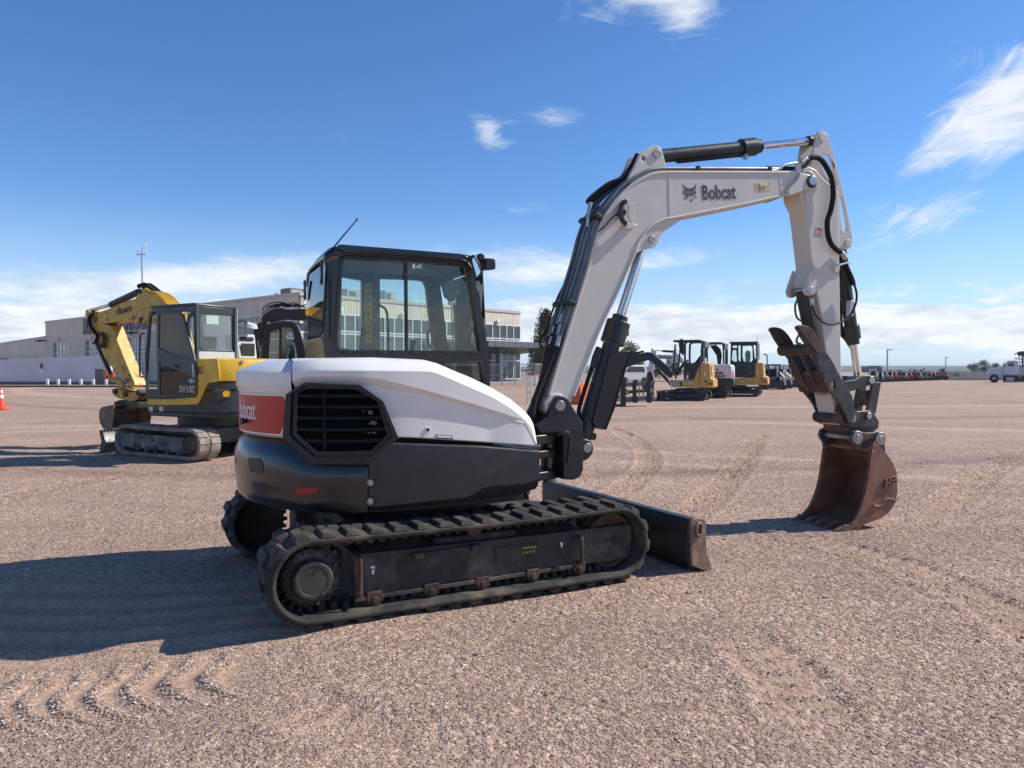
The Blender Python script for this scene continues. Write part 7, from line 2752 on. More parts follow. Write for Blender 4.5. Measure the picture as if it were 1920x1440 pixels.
# canopy
def bars(fr, conv, lines, y, r, name, m, root):
    for ln_ in lines:
        p = [fr.P(*c, y) for c in conv(*ln_)]
        MB().tube([(x, y, z) for x, z in p], r, 8, 3 if len(p) > 2 else 0).build(name, m, root, fr)
for y_ in (.85, -.75):
    q = F1.PP(zP((555, 940), (560, 320), (575, 245), (620, 210), (820, 208), (870, 222), (900, 290), (905, 600)), .85)
    MB().tube([(x, y_, z) for x, z in q], .055, 8, 3).build('canopy_post', 'charcoal_paint', m1, F1)
qa, qb = F1.P(*zP((330, 205))[0], .85), F1.P(*zP((860, 200))[0], .85)
MB().box(min(qa[0], qb[0]), max(qa[0], qb[0]), -.8, .9, qb[1] - .03, qb[1] + .07).build('canopy_roof', 'charcoal_paint', m1, F1, bevel=.03)
q = F1.PP(zP((320, 860), (345, 600), (372, 260)), .85)
for y_ in (.85, -.75):
    MB().tube([(x, y_, z) for x, z in q], .045, 8).build('front_post', 'charcoal_paint', m1, F1)
x = F1.P(*zP((905, 290))[0], .85)[0]
MB().box(x - .12, x + .02, -.8, .9, qb[1] - .35, qb[1] - .0).build('rear_panel', 'slate_panel', m1, F1, bevel=.04)
for y_ in (.0, .42):
    MB().box(x - .1, x - .02, y_ - .04, y_ + .04, 1.7, qb[1] - .3).build('rear_post', 'charcoal_paint', m1, F1)
MB().box(x - .12, x - .09, .40, .84, 1.82, 2.20).build('notice', 'pale_grey', m1, F1)
b = MB().prism(F1.PP(zP((690, 640), (760, 600), (850, 480), (880, 470), (830, 640)), .2), .25, -.25)
b.build('seat', 'seat_cloth', m1, F1, bevel=.03)
b = MB().prism(F1.PP(zP((450, 205), (470, 165), (500, 155), (530, 190), (545, 400), (520, 480), (470, 420), (440, 280)), -.4), -.35, -.5)
b.build('raised_hose_reel', 'charcoal_paint', m1, F1)
for k in range(4):
    q = F1.PP(zP((340, 860), (420, 820 - k * 30), (520, 700 - k * 40), (600, 600 - k * 10)), .2)
    MB().tube([(xx, .3 - k * .2, z) for xx, z in q], .025, 6, 4).build('hose', 'hose', m1, F1)
# boom, arm, cylinders
bo1 = ((250, 560), (300, 470), (380, 405), (560, 350), (700, 318), (770, 308), (840, 322), (900, 368), (1050, 500), (1250, 690), (1235, 780), (1200, 810), (1150, 770), (900, 560), (830, 490), (760, 465), (560, 530), (400, 590), (310, 615))
q = F1.PP(zR(*bo1), .1)
m1b = MB().prism(q, .12, -.12).build('boom', 'charcoal_paint', m1, F1, bevel=.02)
a, c = F1.P(*zR((360, 410))[0], 0), F1.P(*zR((690, 330))[0], 0)
MB().cyl((a[0], 0, a[1] + .1), (c[0], 0, c[1] + .1), .06, 12).build('arm_cylinder', 'hose', m1b, F1)
a, c = F1.P(*zR((800, 500))[0], 0), F1.P(*zR((1190, 900))[0], 0)
am_ = lerp(a, c, .35)
MB().cyl((c[0], .05, c[1]), (am_[0], .05, am_[1]), .07, 14).build('boom_cylinder', 'charcoal_paint', m1b, F1)
MB().cyl((a[0], .05, a[1]), (am_[0], .05, am_[1]), .035, 10).build('piston_rod', 'chrome', m1b, F1)
q = F1.PP(zR((310, 615), (250, 560), (150, 800), (140, 1100), (190, 1200), (240, 900)), .1)
MB().prism(q, .10, -.10).build('stick', 'charcoal_paint', m1, F1, bevel=.02)
q = F1.PP(zR((100, 1150), (220, 1140), (230, 1300), (80, 1300), (60, 1240)), .1)
MB().prism(q, .3, -.3).build('bucket', 'charcoal_paint', m1, F1, bevel=.02)
q = F1.PP(zP((230, 1000), (300, 940), (300, 1060), (260, 1060)), .2)
MB().prism(q, .2, -.2).build('boom_bracket', 'charcoal_paint', m1, F1)

# the white one in the middle
F2 = near_frame(1364, 747, R(158), 1.25, 1.05)
m2 = thing('excavator', F2, 'white compact excavator with red rear label, between the two tan ones', 'excavator', 'compact excavators parked in a row')
q1 = F2.P(1366, 735, 1.05)[0]
T2 = Track(q1 + .27, q1 + 2.5, .24, .03)
far_tracks(m2, F2, T2, .60, 1.05)
w2b = fpr(F2, zQ, ((-20, 665), (150, 655), (290, 650), (330, 690), (330, 910), (310, 930), (-20, 915)), .9, -.9, 'house', 'machine_white', m2, .06)
fpr(F2, zQ, ((-60, 915), (300, 925), (365, 930), (368, 1050), (340, 1075), (180, 1095), (-60, 1100)), .95, -.95, 'skirt', 'slate_paint', m2, .05)
fpr(F2, zQ, ((90, 795), (165, 795), (165, 838), (90, 835)), .915, .898, 'red_label', 'machine_red', w2b)
fpr(F2, zQ, ((-10, 820), (90, 828), (90, 838), (-10, 830)), .915, .898, 'red_stripe', 'machine_red', w2b)
a = F2.P(*zQ((100, 872))[0], .92)
text_on('Bobcat', .16, (a[0], .913, a[1]), (-1, 0, 0), (0, 0, 1), 'hose', w2b, F2, .03, .9, .003)
for pts in (((25, 740), (70, 740), (70, 765), (25, 765)), ((20, 795), (70, 795), (70, 825), (20, 825))):
    fpr(F2, zQ, pts, .915, .898, 'decal', 'dark_cladding', w2b)
xr2 = F2.P(*zQ((328, 780))[0], .9)[0]
MB().box(xr2 - .02, xr2 + .02, -.10, .78, 1.18, 1.52).build('rear_label', 'machine_red', w2b, F2)
a = (xr2 - .025, .40, 1.35)
text_on('E', .2, (xr2 - .022, .45, 1.35), (0, -1, 0), (0, 0, 1), 'white_decal', w2b, F2, .04, 1, .003)
for y_ in (.8, -.7):
    q = F2.PP(zQ((-250, 640), (-250, 300), (-180, 250), (100, 236), (150, 262), (168, 340), (175, 640)), .8)
    MB().tube([(x, y_, z) for x, z in q], .05, 8, 3).build('canopy_post', 'charcoal_paint', m2, F2)
qa, qb = F2.P(*zQ((-250, 250))[0], .8), F2.P(*zQ((130, 240))[0], .8)
MB().box(min(qa[0], qb[0]), max(qa[0], qb[0]), -.75, .85, qb[1] - .03, qb[1] + .06).build('canopy_roof', 'charcoal_paint', m2, F2, bevel=.03)
x = F2.P(*zQ((170, 300))[0], .8)[0]
MB().box(x - .10, x + .02, -.75, .85, qb[1] - .38, qb[1]).build('rear_panel', 'worn_grey', m2, F2, bevel=.04)
for y_ in (.05, -.7):
    MB().box(x - .09, x - .01, y_ - .05, y_ + .05, 1.7, qb[1] - .3).build('rear_post', 'charcoal_paint', m2, F2)
q = F2.PP(zQ((-90, 290), (30, 275), (110, 350), (140, 480), (120, 650), (60, 650), (40, 480), (-20, 390)), -.2)
MB().prism(q, -.1, -.25).build('hose_arch', 'hose', m2, F2)
bo2 = ((825, 300), (835, 235), (870, 250), (930, 290), (930, 360), (1240, 370), (1250, 300), (1300, 290), (1440, 420), (1460, 520), (1230, 520), (1140, 440), (950, 440), (890, 380), (840, 350))
q = F2.PP(zR(*bo2), -.1)
b2_ = MB().prism(q, -.1, -.35).build('boom', 'machine_white', m2, F2, bevel=.02)
a, c = F2.P(*zR((900, 275))[0], -.2), F2.P(*zR((1050, 290))[0], -.2)
e_ = F2.P(*zR((1290, 305))[0], -.2)
MB().cyl((a[0], -.22, a[1]), (c[0], -.22, c[1]), .03, 8).build('piston_rod', 'chrome', b2_, F2)
MB().cyl((c[0], -.22, c[1]), (e_[0], -.22, e_[1]), .07, 12).build('arm_cylinder', 'hose', b2_, F2)
a = F2.P(*zR((1105, 410))[0], -.1)
text_on('Bobcat', .19, (a[0], -.095, a[1]), (-1, 0, -.06), (-.06, 0, 1), 'grey_decal', b2_, F2, .03, .95, .003)
q = F2.PP(zR((830, 240), (890, 300), (900, 500), (860, 640), (800, 720), (760, 840), (720, 840), (770, 620), (790, 520), (825, 400)), -.1)
MB().prism(q, -.12, -.32).build('stick', 'machine_white', m2, F2, bevel=.02)
q = F2.PP(zR((690, 860), (800, 840), (840, 1000), (720, 1060), (660, 1000)), -.1)
MB().prism(q, .1, -.5).build('bucket', 'charcoal_paint', m2, F2, bevel=.02)
MB().prism(F2.PP(zQ((-400, 700), (-350, 650), (-60, 640), (-20, 700), (-20, 920), (-380, 900)), .8), .8, -.8).build('cab_base', 'charcoal_paint', m2, F2)

# the tan one with a glazed cab
F3 = near_frame(1424, 744, R(158), 1.3, 1.05)
m3 = thing('excavator', F3, 'tan compact excavator with glazed black cab, farthest of the parked row', 'excavator', 'compact excavators parked in a row')
q1 = F3.P(1425, 730, 1.05)[0]
T3 = Track(q1 + .27, q1 + 2.6, .26, .03)
far_tracks(m3, F3, T3, .62, 1.05)
h3 = fpr(F3, zQ, ((370, 920), (770, 900), (785, 620), (935, 620), (945, 890), (1020, 900), (1028, 1030), (1000, 1048), (380, 1040)), .95, -.95, 'house', 'deere_yellow', m3, .06)
for pts, m_ in ((((900, 975), (925, 975), (925, 995), (900, 995)), 'machine_red'), (((945, 960), (975, 955), (975, 985), (945, 985)), 'hose'), (((985, 980), (1015, 965), (1015, 990), (990, 1005)), 'hose'), (((885, 920), (915, 920), (915, 950), (885, 950)), 'hose'),
                (((510, 955), (575, 955), (575, 995), (510, 995)), 'pale_grey'), (((825, 770), (840, 770), (840, 850), (825, 850)), 'white_decal'), (((372, 935), (430, 935), (430, 1000), (372, 1000)), 'dark_cladding')):
    fpr(F3, zQ, pts, .968, .952, 'decal', m_, h3)
xr3 = F3.P(*zQ((935, 750))[0], .95)[0]
MB().box(xr3 - .03, xr3 + .01, .05, .66, 1.35, 1.95).build('rear_door', 'deere_yellow', h3, F3, bevel=.03)
MB().box(xr3 - .036, xr3 - .028, .12, .52, 1.62, 1.74).build('rear_label', 'white_decal', h3, F3)
co3 = ((318, 905), (300, 640), (310, 260), (300, 232), (340, 215), (800, 212), (826, 235), (830, 640), (770, 880), (760, 905))
hs = (((318, 560), (345, 380), (415, 370), (430, 590), (330, 610)), ((340, 280), (430, 280), (430, 330), (340, 335)), ((455, 290), (500, 280), (500, 600), (460, 560)), ((540, 295), (700, 290), (725, 330), (735, 560), (700, 605), (560, 590), (535, 500)),
      ((640, 660), (720, 730), (745, 790), (720, 850), (640, 850)), ((745, 280), (800, 280), (805, 540), (775, 540)))
c3 = fpr(F3, zQ, co3, .9, .80, 'cab_frame', 'charcoal_paint', m3, .0, hs)
fpr(F3, zQ, co3, -.15, -.25, 'cab_frame', 'charcoal_paint', m3, .0, (((330, 560), (350, 290), (790, 280), (800, 600), (400, 620)),))
pr_ = F3.PP(zQ(*co3), .9)
MB().box(min(pr_[3][0], pr_[6][0]), max(pr_[3][0], pr_[6][0]) + .05, -.25, .92, pr_[4][1] - .09, pr_[4][1]).build('roof', 'charcoal_paint', m3, F3, bevel=.03)
MB().prism([pr_[1], pr_[0], (pr_[0][0] + .03, pr_[0][1]), (pr_[1][0] + .03, pr_[1][1])], .85, -.2).build('front_wall', 'charcoal_paint', m3, F3)
for h_ in hs:
    fpr(F3, zQ, h_, .86, .855, 'window', 'cab_glass', c3)
x8 = F3.P(*zQ((826, 400))[0], .9)[0]
MB().prism([(-.22, 2.10), (.90, 2.10), (.90, pr_[5][1]), (-.22, pr_[5][1])], x8 - .05, x8 + .04, [[(-.12, 2.2), (.78, 2.2), (.78, pr_[5][1] - .12), (-.12, pr_[5][1] - .12)]], fn=lambda a, z, x: (x, a, z)).build('rear_wall', 'pale_grey', m3, F3)
MB().box(x8 - .01, x8 + .0, -.12, .78, 2.2, pr_[5][1] - .12).build('rear_window', 'cab_glass', m3, F3)
q = F3.PP(zQ((600, 600), (590, 430), (625, 380), (670, 385), (690, 430), (680, 600)), .3)
MB().prism(q, .5, .1).build('seat', 'seat_cloth', m3, F3, bevel=.05)
q = F3.PP(zQ((940, 460), (985, 458), (1010, 490), (1012, 700), (1005, 760)), -.85)
MB().tube([(x, -.85, z) for x, z in q], .035, 8, 3).build('hand_rail', 'charcoal_paint', m3, F3)
q = F3.PP(zQ((300, 880), (240, 700), (150, 640), (120, 700), (200, 860)), 0)
MB().prism(q, .12, -.12).build('boom', 'charcoal_paint', m3, F3)
q = F3.PP(zQ((820, 100), (822, 200)), .5)
MB().cyl((q[0][0], .5, q[0][1]), (q[1][0], .5, q[1][1] - .1), .012, 6).build('aerial', 'hose', m3, F3)

# ================================================================== fork carriage on the ground, barriers
fk_ = Frame(*ground(1200, 762), R(0))
fk = thing('fork_carriage', fk_, 'black fork carriage attachment with grey rails standing on the gravel', 'attachment')
def fkp(pts, y, y2, name, m, par=None, bevel=.01):
    return MB().prism(fk_.PP(zR(*pts), 0), y, y2).build(name, m, par or fk, fk_, bevel=bevel)
fkp(((215, 780), (250, 700), (285, 690), (300, 780), (328, 900), (330, 1370), (235, 1370), (232, 1000)), -.25, .05, 'side_plate', 'charcoal_paint')
fkp(((820, 700), (885, 680), (935, 850), (932, 1235), (870, 1260), (860, 1000), (800, 900)), .55, .85, 'side_plate', 'charcoal_paint')
fkp(((330, 905), (910, 870), (905, 945), (330, 985)), .05, .25, 'top_rail', 'rail_grey')
fkp(((330, 1195), (905, 1140), (900, 1220), (330, 1290)), .05, .25, 'bottom_rail', 'rail_grey')
for zx in (470, 740):
    fkp(((zx, 900), (zx + 30, 860), (zx + 90, 850), (zx + 100, 880), (zx + 70, 920), (zx + 75, 1130), (zx + 110, 1230), (zx + 90, 1290), (zx + 5, 1285)), -.08, .04, 'hook_plate', 'charcoal_paint')
for zx in (580, 660):
    fkp(((zx, 975), (zx + 28, 1000), (zx + 30, 1150), (zx + 8, 1150)), -.06, .02, 'lug_plate', 'rail_grey', None, .004)
a, c = fk_.P(*zR((335, 1090))[0], 0), fk_.P(*zR((890, 1045))[0], 0)
MB().cyl((a[0], .3, a[1]), (c[0], .3, c[1]), .07, 12).build('shaft', 'rust', fk, fk_)
for zx in (370, 840):
    x, z = fk_.P(*zR((zx, 1085 if zx < 500 else 1050))[0], 0)
    MB().cyl((x - .1, .3, z), (x + .1, .3, z), .12, 14).build('collar', 'steel', fk, fk_)
a = fk_.P(*zR((60, 1270))[0], 0)
for y_ in (-.2, .5):
    MB().box(a[0] - .6, fk_.P(*zR((330, 1270))[0], 0)[0], y_, y_ + .16, .0, .07).build('fork_tine', 'rust', fk, fk_)
br_ = Frame(*ground(1085, 757), R(-25))
ob = thing('road_barrier', br_, 'orange plastic water barrier behind the boom foot', 'barrier')
s_ = .026 * 1.0
MB().prism([(-.40, 0), (.40, 0), (.40, .12), (.30, .35), (.26, .98), (-.26, .98), (-.30, .35), (-.40, .12)], -.55, .9, fn=lambda a, z, y: (a, y, z)).build('body', 'orange_plastic', ob, br_, bevel=.03)
MB().box(-.2, .2, -.56, -.53, .25, .55).build('recess', 'red_orange', ob, br_, bevel=.02)
for y_ in (-.2, .5):
    MB().cyl((0, y_, .97), (0, y_, 1.06), .10, 12).build('cap', 'white_plastic', ob, br_)
br2 = Frame(*ground(992, 758), R(10))
wb = thing('barricade', br2, 'white folding barricade leg beside the hose bundle', 'barricade')
for x in (-.09, .09):
    MB().box(x - .03, x + .03, -.03, .03, 0, 1.33).build('post', 'white_plastic', wb, br2, bevel=.01)
for z in (.55, .95, 1.25):
    MB().box(-.12, .12, -.045, -.03, z - .06, z + .07).build('board', 'white_plastic', wb, br2)

# ================================================================== van, car, lamp posts, truck
vF = Frame(*at(1185, 700, 97)[:2], R(205))
va = thing('van', vF, 'silver white minivan parked beyond the fork carriage', 'van')
prof = [(-1.9, .35), (-1.95, .9), (-1.8, 1.25), (-1.55, 1.95), (-1.2, 2.25), (1.2, 2.3), (1.9, 1.5), (2.6, 1.3), (2.75, .9), (2.75, .35)]
van = MB().prism(prof, -1.0, 1.0).build('body', 'machine_white', va, vF, bevel=.12, seg=3)
MB().box(-1.92, -1.72, -.85, .85, 1.35, 1.95).build('rear_window', 'office_glass', va, vF, bevel=.05)
MB().prism([(-1.3, 1.35), (-1.2, 2.05), (1.1, 2.05), (1.7, 1.4)], -1.02, 1.02).build('side_windows', 'office_glass', va, vF)
for y_ in (.86, -.86):
    MB().box(-2.0, -1.85, y_ - .1, y_ + .1, 1.0, 1.45).build('tail_light', 'red_lens', va, vF)
for x in (-1.2, 1.7):
    for y_ in (.95, -.95):
        w_ = MB().cyl((x, y_ - .1, .36), (x, y_ + .1, .36), .36, 18).build('wheel', 'rubber', va, vF)
cF = Frame(*at(1003, 698, 190)[:2], R(190))
car = thing('parked_car', cF, 'dark red car parked beyond the building entrance', 'car')
MB().prism([(-2.1, .3), (-2.1, .85), (-1.5, .95), (-.9, 1.45), (.6, 1.45), (1.3, .95), (2.1, .85), (2.1, .3)], -.9, .9).build('body', 'machine_red', car, cF, bevel=.1)
MB().prism([(-1.3, .97), (-.85, 1.40), (.55, 1.40), (1.1, .97)], -.92, .92).build('windows', 'office_glass', car, cF)
for x in (-1.3, 1.3):
    MB().cyl((x, -.93, .33), (x, .93, .33), .33, 16).build('wheel', 'rubber', car, cF)

def lamp_post(px, ptop, Yd, lb):
    x, _, z = at(px, ptop, Yd)
    fr = Frame(x, Yd, 0)
    t_ = thing('lamp_post', fr, lb, 'lamp post', 'lamp posts on the far side of the yard')
    MB().cyl((0, 0, 0), (0, 0, z), .15, 10, r2=.11).build('pole', 'pale_grey', t_, fr)
    MB().cyl((0, 0, 0), (0, 0, .5), .32, 10).build('base', 'concrete', t_, fr)
    MB().box(0, .75, -.12, .12, z - .12, z + .02).build('lamp_head', 'pale_grey', t_, fr)
lamp_post(1664, 655, 118, 'taller grey lamp post rising above the parked loaders')
lamp_post(1773.5, 669.5, 175, 'farther grey lamp post standing behind the round dark bush')

TF = Frame(*at(1895, 700, 97)[:2], R(147))
zT = zc(1790, 650, 14.77)
tk = thing('truck', TF, 'white long-nosed truck with drilling gear behind its cab at the right edge', 'truck')
def tkp(pts, y, y2, name, m, par=None, bevel=.02):
    return MB().prism(TF.PP(zT(*pts), 1.2), y, y2).build(name, m, par or tk, TF, bevel=bevel)
tkp(((915, 690), (965, 600), (1000, 590), (1340, 575), (1345, 935), (1290, 930), (1255, 830), (1190, 775), (1090, 755), (1000, 775), (930, 830)), 1.0, -1.0, 'hood', 'truck_white', None, .08)
cab_ = tkp(((1340, 560), (1420, 550), (1445, 420), (1520, 390), (1700, 385), (1770, 420), (1775, 780), (1345, 780)), 1.2, -1.2, 'cab', 'truck_white', None, .08)
tkp(((1475, 550), (1490, 450), (1640, 445), (1650, 545)), 1.215, 1.19, 'side_window', 'office_glass', cab_, 0)
tkp(((1465, 570), (1700, 565), (1690, 750), (1470, 750)), 1.212, 1.19, 'door', 'truck_white', cab_, .01)
tkp(((1430, 430), (1450, 405), (1530, 395), (1530, 420)), 1.25, -1.25, 'sun_visor', 'dark_cladding', cab_, 0)
tkp(((1340, 790), (2400, 800), (2400, 980), (1340, 980)), .6, -.6, 'chassis', 'charcoal_paint')
tkp(((1425, 850), (1650, 850), (1650, 955), (1430, 955)), 1.15, .65, 'fuel_tank', 'pale_grey', None, .06)
b = MB()
for zx in (1095, 2150, 2450):
    x, z = TF.P(*zT((zx, 890))[0], 1.2)
    rr_ = .53 if zx < 1500 else .5
    for y_ in (1.15, -.85):
        w_ = MB().lathe([(-.3, rr_ * .8), (-.28, rr_), (-.02, rr_), (0, rr_ * .8), (0, rr_ * .55), (-.08, rr_ * .5)], (x, y_, rr_), 'y', 24).build('wheel', 'rubber', tk, TF)
        MB().lathe([(-.1, rr_ * .5), (-.06, rr_ * .5), (-.02, rr_ * .28), (.02, rr_ * .2), (.02, .05)], (x, y_, rr_), 'y', 20).build('rim', 'steel', w_, TF)
tkp(((1790, 470), (1830, 470), (1840, 870), (1800, 870)), .9, .5, 'exhaust_stack', 'pale_grey', None, .03)
tkp(((1790, 520), (2300, 520), (2300, 560), (1790, 560)), .9, -.9, 'deck_frame', 'dark_cladding')
tkp(((1830, 560), (1910, 560), (1915, 800), (1840, 800)), .7, -.7, 'mast_base', 'pale_grey')
tkp(((1730, 150), (1840, 120), (2400, 130), (2400, 250), (1880, 270), (1860, 250), (1760, 240)), .3, -.3, 'mast', 'dark_cladding')
tkp(((1860, 240), (1920, 240), (1920, 800), (1870, 800)), .35, -.35, 'mast_support', 'worn_grey')
x, z = TF.P(*zT((1720, 265))[0], .4)
MB().tube([(x + .28 * math.cos(t), .35, z + .34 * math.sin(t)) for t in np.linspace(.6, 5.6, 16)], .06, 8).build('hose_loop', 'hose', tk, TF)
x, z = TF.P(*zT((1840, 385))[0], .4)
MB().tube([(x + .22 * math.cos(t), .35, z + .22 * math.sin(t)) for t in np.linspace(.2, 6.1, 16)], .06, 8).build('hose_loop', 'hose', tk, TF)

# ================================================================== loaders and rollers parked far off
def loader(fr, body, cab, arm, lb, sc=1.0, group='loaders parked far across the yard'):
    t_ = thing('skid_steer_loader', fr, lb, 'loader', group)
    S = sc
    MB().hexa([(-1.2 * S, -.55 * S, .35 * S), (1.0 * S, -.55 * S, .35 * S), (1.0 * S, .55 * S, .35 * S), (-1.2 * S, .55 * S, .35 * S)],
              [(-1.3 * S, -.55 * S, 1.15 * S), (.4 * S, -.5 * S, 1.05 * S), (.4 * S, .5 * S, 1.05 * S), (-1.3 * S, .55 * S, 1.15 * S)]).build('body', body, t_, fr, bevel=.05)
    c_ = MB()
    for x in (-.55, .55):
        for y_ in (-.42, .42):
            c_.bar((x * S, y_ * S, 1.0 * S), (x * .95 * S, y_ * S, 2.0 * S), .10 * S, .10 * S)
    c_.box(-.62 * S, .62 * S, -.5 * S, .5 * S, 1.95 * S, 2.08 * S)
    c_.box(-.6 * S, -.5 * S, -.45 * S, .45 * S, 1.0 * S, 1.6 * S)
    c_.build('cab', cab, t_, fr)
    MB().box(-.4 * S, .0, -.3 * S, .3 * S, 1.0 * S, 1.7 * S).build('seat', 'seat_cloth', t_, fr)
    for s in (-1, 1):
        MB().prism([(-1.3 * S, 1.0 * S), (-1.2 * S, 1.55 * S), (-.8 * S, 1.62 * S), (1.3 * S, 1.0 * S), (1.5 * S, .4 * S), (1.3 * S, .35 * S), (1.1 * S, .85 * S), (-.8 * S, 1.3 * S)], s * .60 * S, s * .74 * S).build('lift_arm', arm, t_, fr)
        for x in (-.65, .65):
            MB().cyl((x * S, s * .58 * S, .40 * S), (x * S, s * .88 * S, .40 * S), .40 * S, 14).build('wheel', 'rubber', t_, fr)
    MB().box(1.25 * S, 1.4 * S, -.85 * S, .85 * S, .1 * S, .65 * S).build('attachment_plate', 'charcoal_paint', t_, fr)
    return t_
units = [('tan_paint', 'machine_white', 'tan_paint', 'tan loader with white cab roof, first of the far row after the bucket'),
         ('charcoal_paint', 'charcoal_paint', 'machine_white', 'black loader with white lift arms near the start of the far row'),
         ('rail_grey', 'machine_white', 'rail_grey', 'grey fronted white-caged loader just left of the yellow one'),
         ('loader_yellow', 'charcoal_paint', 'loader_yellow', 'bright yellow loader with black cage in the far row'),
         ('machine_red', 'machine_white', 'machine_red', 'small red and white loader just right of the yellow one'),
         ('rail_grey', 'charcoal_paint', 'charcoal_paint', 'dark grey loader under the gap between two white-caged ones'),
         ('tan_paint', 'machine_white', 'tan_paint', 'white-caged loader with tan front, left of the red fronted one'),
         ('machine_red', 'machine_white', 'machine_red', 'white-caged loader with bright red front'),
         ('charcoal_paint', 'charcoal_paint', 'charcoal_paint', 'all black loader right of the red fronted one'),
         ('loader_orange', 'pale_grey', 'tan_paint', 'orange and grey loader with pale tank-like cab'),
         ('rail_grey', 'dark_cladding', 'rail_grey', 'light grey loader toward the right end of the far row'),
         ('loader_orange', 'charcoal_paint', 'loader_orange', 'burnt orange loader with dark cage, next to the last white one'),
         ('charcoal_paint', 'machine_white', 'charcoal_paint', 'black loader with cream roof, last before the drum roller')]
for i, (bd_, cb_, ar_, lb_) in enumerate(units):
    px = 1637 + i * 9.4
    Yd = 99 + i * 1.7
    fr = Frame(*at(px, 700, Yd)[:2], R(-112 + (i * 37 % 11) - 5))
    loader(fr, bd_, cb_, ar_, lb_, .84 - .014 * i)
rf_ = Frame(*at(1763, 700, 122)[:2], R(0))
rl = thing('trailer', rf_, 'low black trailer with red drums at the right end of the far row', 'trailer')
MB().box(-.95, .85, -.9, .9, .25, .75).build('deck', 'charcoal_paint', rl, rf_, bevel=.03)
for x in (-.75, -.25, .25, .7):
    MB().cyl((x, -.5, .75), (x, -.5, 1.35), .19, 12).build('drum', 'machine_red', rl, rf_)
for x in (-.5, .5):
    MB().cyl((x, -.95, .28), (x, -.7, .28), .28, 14).build('wheel', 'rubber', rl, rf_)
units2 = [('charcoal_paint', 'charcoal_paint', 'machine_white', 1448, 62, 'black loader with white arms just right of the glazed tan excavator'),
          ('tan_paint', 'machine_white', 'machine_white', 1461, 66, 'white and brown loader behind the glazed tan excavator'),
          ('loader_yellow', 'dark_cladding', 'loader_yellow', 1474, 70, 'yellow loader partly hidden behind the clamp tines')]
for bd_, cb_, ar_, px, Yd, lb_ in units2:
    loader(Frame(*at(px, 700, Yd)[:2], R(-95)), bd_, cb_, ar_, lb_, 1.0, 'loaders parked beside the excavator row')

# ================================================================== fences
def mesh_mat(nm, al):
    m = bpy.data.materials.new(nm)
    m.use_nodes = True
    t = NT(m.node_tree)
    b = t.n['Principled BSDF']
    t.put(b, 'Base Color', (.34, .35, .36, 1))
    t.put(b, 'Metallic', .4)
    t.put(b, 'Roughness', .5)
    t.put(b, 'Alpha', al)
    return m
MATS['chain_link'] = mesh_mat('chain_link', .13)
MATS['chain_link_dense'] = mesh_mat('chain_link_dense', .55)
def fence(name, pts, h, step, lb, m='chain_link', rail=True):
    p0 = pts[0]
    fr = Frame(p0[0], p0[1], 0)
    t_ = thing(name, fr, lb, 'fence')
    for (ax, ay), (cx, cy) in zip(pts[:-1], pts[1:]):
        L = math.hypot(cx - ax, cy - ay)
        n = max(1, round(L / step))
        for k in range(n + 1):
            x, y_ = ax + (cx - ax) * k / n - p0[0], ay + (cy - ay) * k / n - p0[1]
            MB().cyl((x, y_, 0), (x, y_, h + .05), .045, 8).build('fence_post', 'galvanised', t_, fr)
        a, c = (ax - p0[0], ay - p0[1]), (cx - p0[0], cy - p0[1])
        if rail:
            MB().cyl((*a, h), (*c, h), .035, 6).build('top_rail', 'galvanised', t_, fr)
            MB().cyl((*a, h * .5), (*c, h * .5), .025, 6).build('mid_rail', 'galvanised', t_, fr)
        MB().hexa([(*a, .05), (*c, .05), (c[0], c[1] + .01, .05), (a[0], a[1] + .01, .05)], [(*a, h), (*c, h), (c[0], c[1] + .01, h), (a[0], a[1] + .01, h)]).build('mesh_panel', m, t_, fr, smooth=False)
    return t_
g = lambda px, Yd: at(px, 700, Yd)[:2]
fence('fence', [g(900, 78), g(941, 76)], 2.2, 3, 'chain link fence run left of the entrance gate, beside the cab')
fence('gate', [g(941.5, 75.5), g(965.5, 75.2)], 2.9, 2.6, 'tall galvanised gate leaf in front of the glazed entrance')
gs_ = Frame(*g(948, 74.9), 0)
x_, _, z_ = at(948, 684, 74.9)
nb = MB().box(-.16, .16, -.03, .0, z_ - .2, z_ + .2).build('notice_board', 'sticker_blue', None, gs_)
tag(nb, 'small pale blue notice hung on the entrance gate', 'notice')
fence('fence', [g(966, 75), g(1003, 74), g(1110, 90), g(1135, 98)], 2.2, 3, 'chain link fence running behind the boom and hoses')
fence('fence', [g(1640, 150), g(1772, 126), g(1776, 140), g(1920, 128), g(2150, 120)], 1.35, 3.4, 'long grey chain link fence along the far right of the yard', 'chain_link_dense')
# ================================================================== trees, bushes, hills, far building
def leaf_mat(name, cols):
    m = bpy.data.materials.new(name)
    m.use_nodes = True
    t = NT(m.node_tree)
    b = t.n['Principled BSDF']
    geo = t.add('ShaderNodeNewGeometry')
    tc = t.add('ShaderNodeTexCoord').outputs['Object']
    f = t.math('ADD', t.math('MULTIPLY', geo.outputs['Random Per Island'], .6), t.math('MULTIPLY', t.ramp(t.noise(tc, .7, 3), .3, .7), .4))
    c = t.mix(f, c4(cols[0]), c4(cols[1]))
    t.put(b, 'Base Color', c)
    t.put(b, 'Roughness', .6)
    t.put(b, 'Specular IOR Level', .25)
    t.put(b, 'Subsurface Weight', 0)
    return m
MATS['leaf_green'] = leaf_mat('leaf_green', ((.06, .095, .024), (.19, .22, .055)))
MATS['leaf_olive'] = leaf_mat('leaf_olive', ((.05, .065, .024), (.15, .15, .05)))
MATS['leaf_russet'] = leaf_mat('leaf_russet', ((.075, .028, .018), (.17, .085, .05)))
MATS['leaf_dark'] = leaf_mat('leaf_dark', ((.025, .040, .022), (.06, .080, .045)))
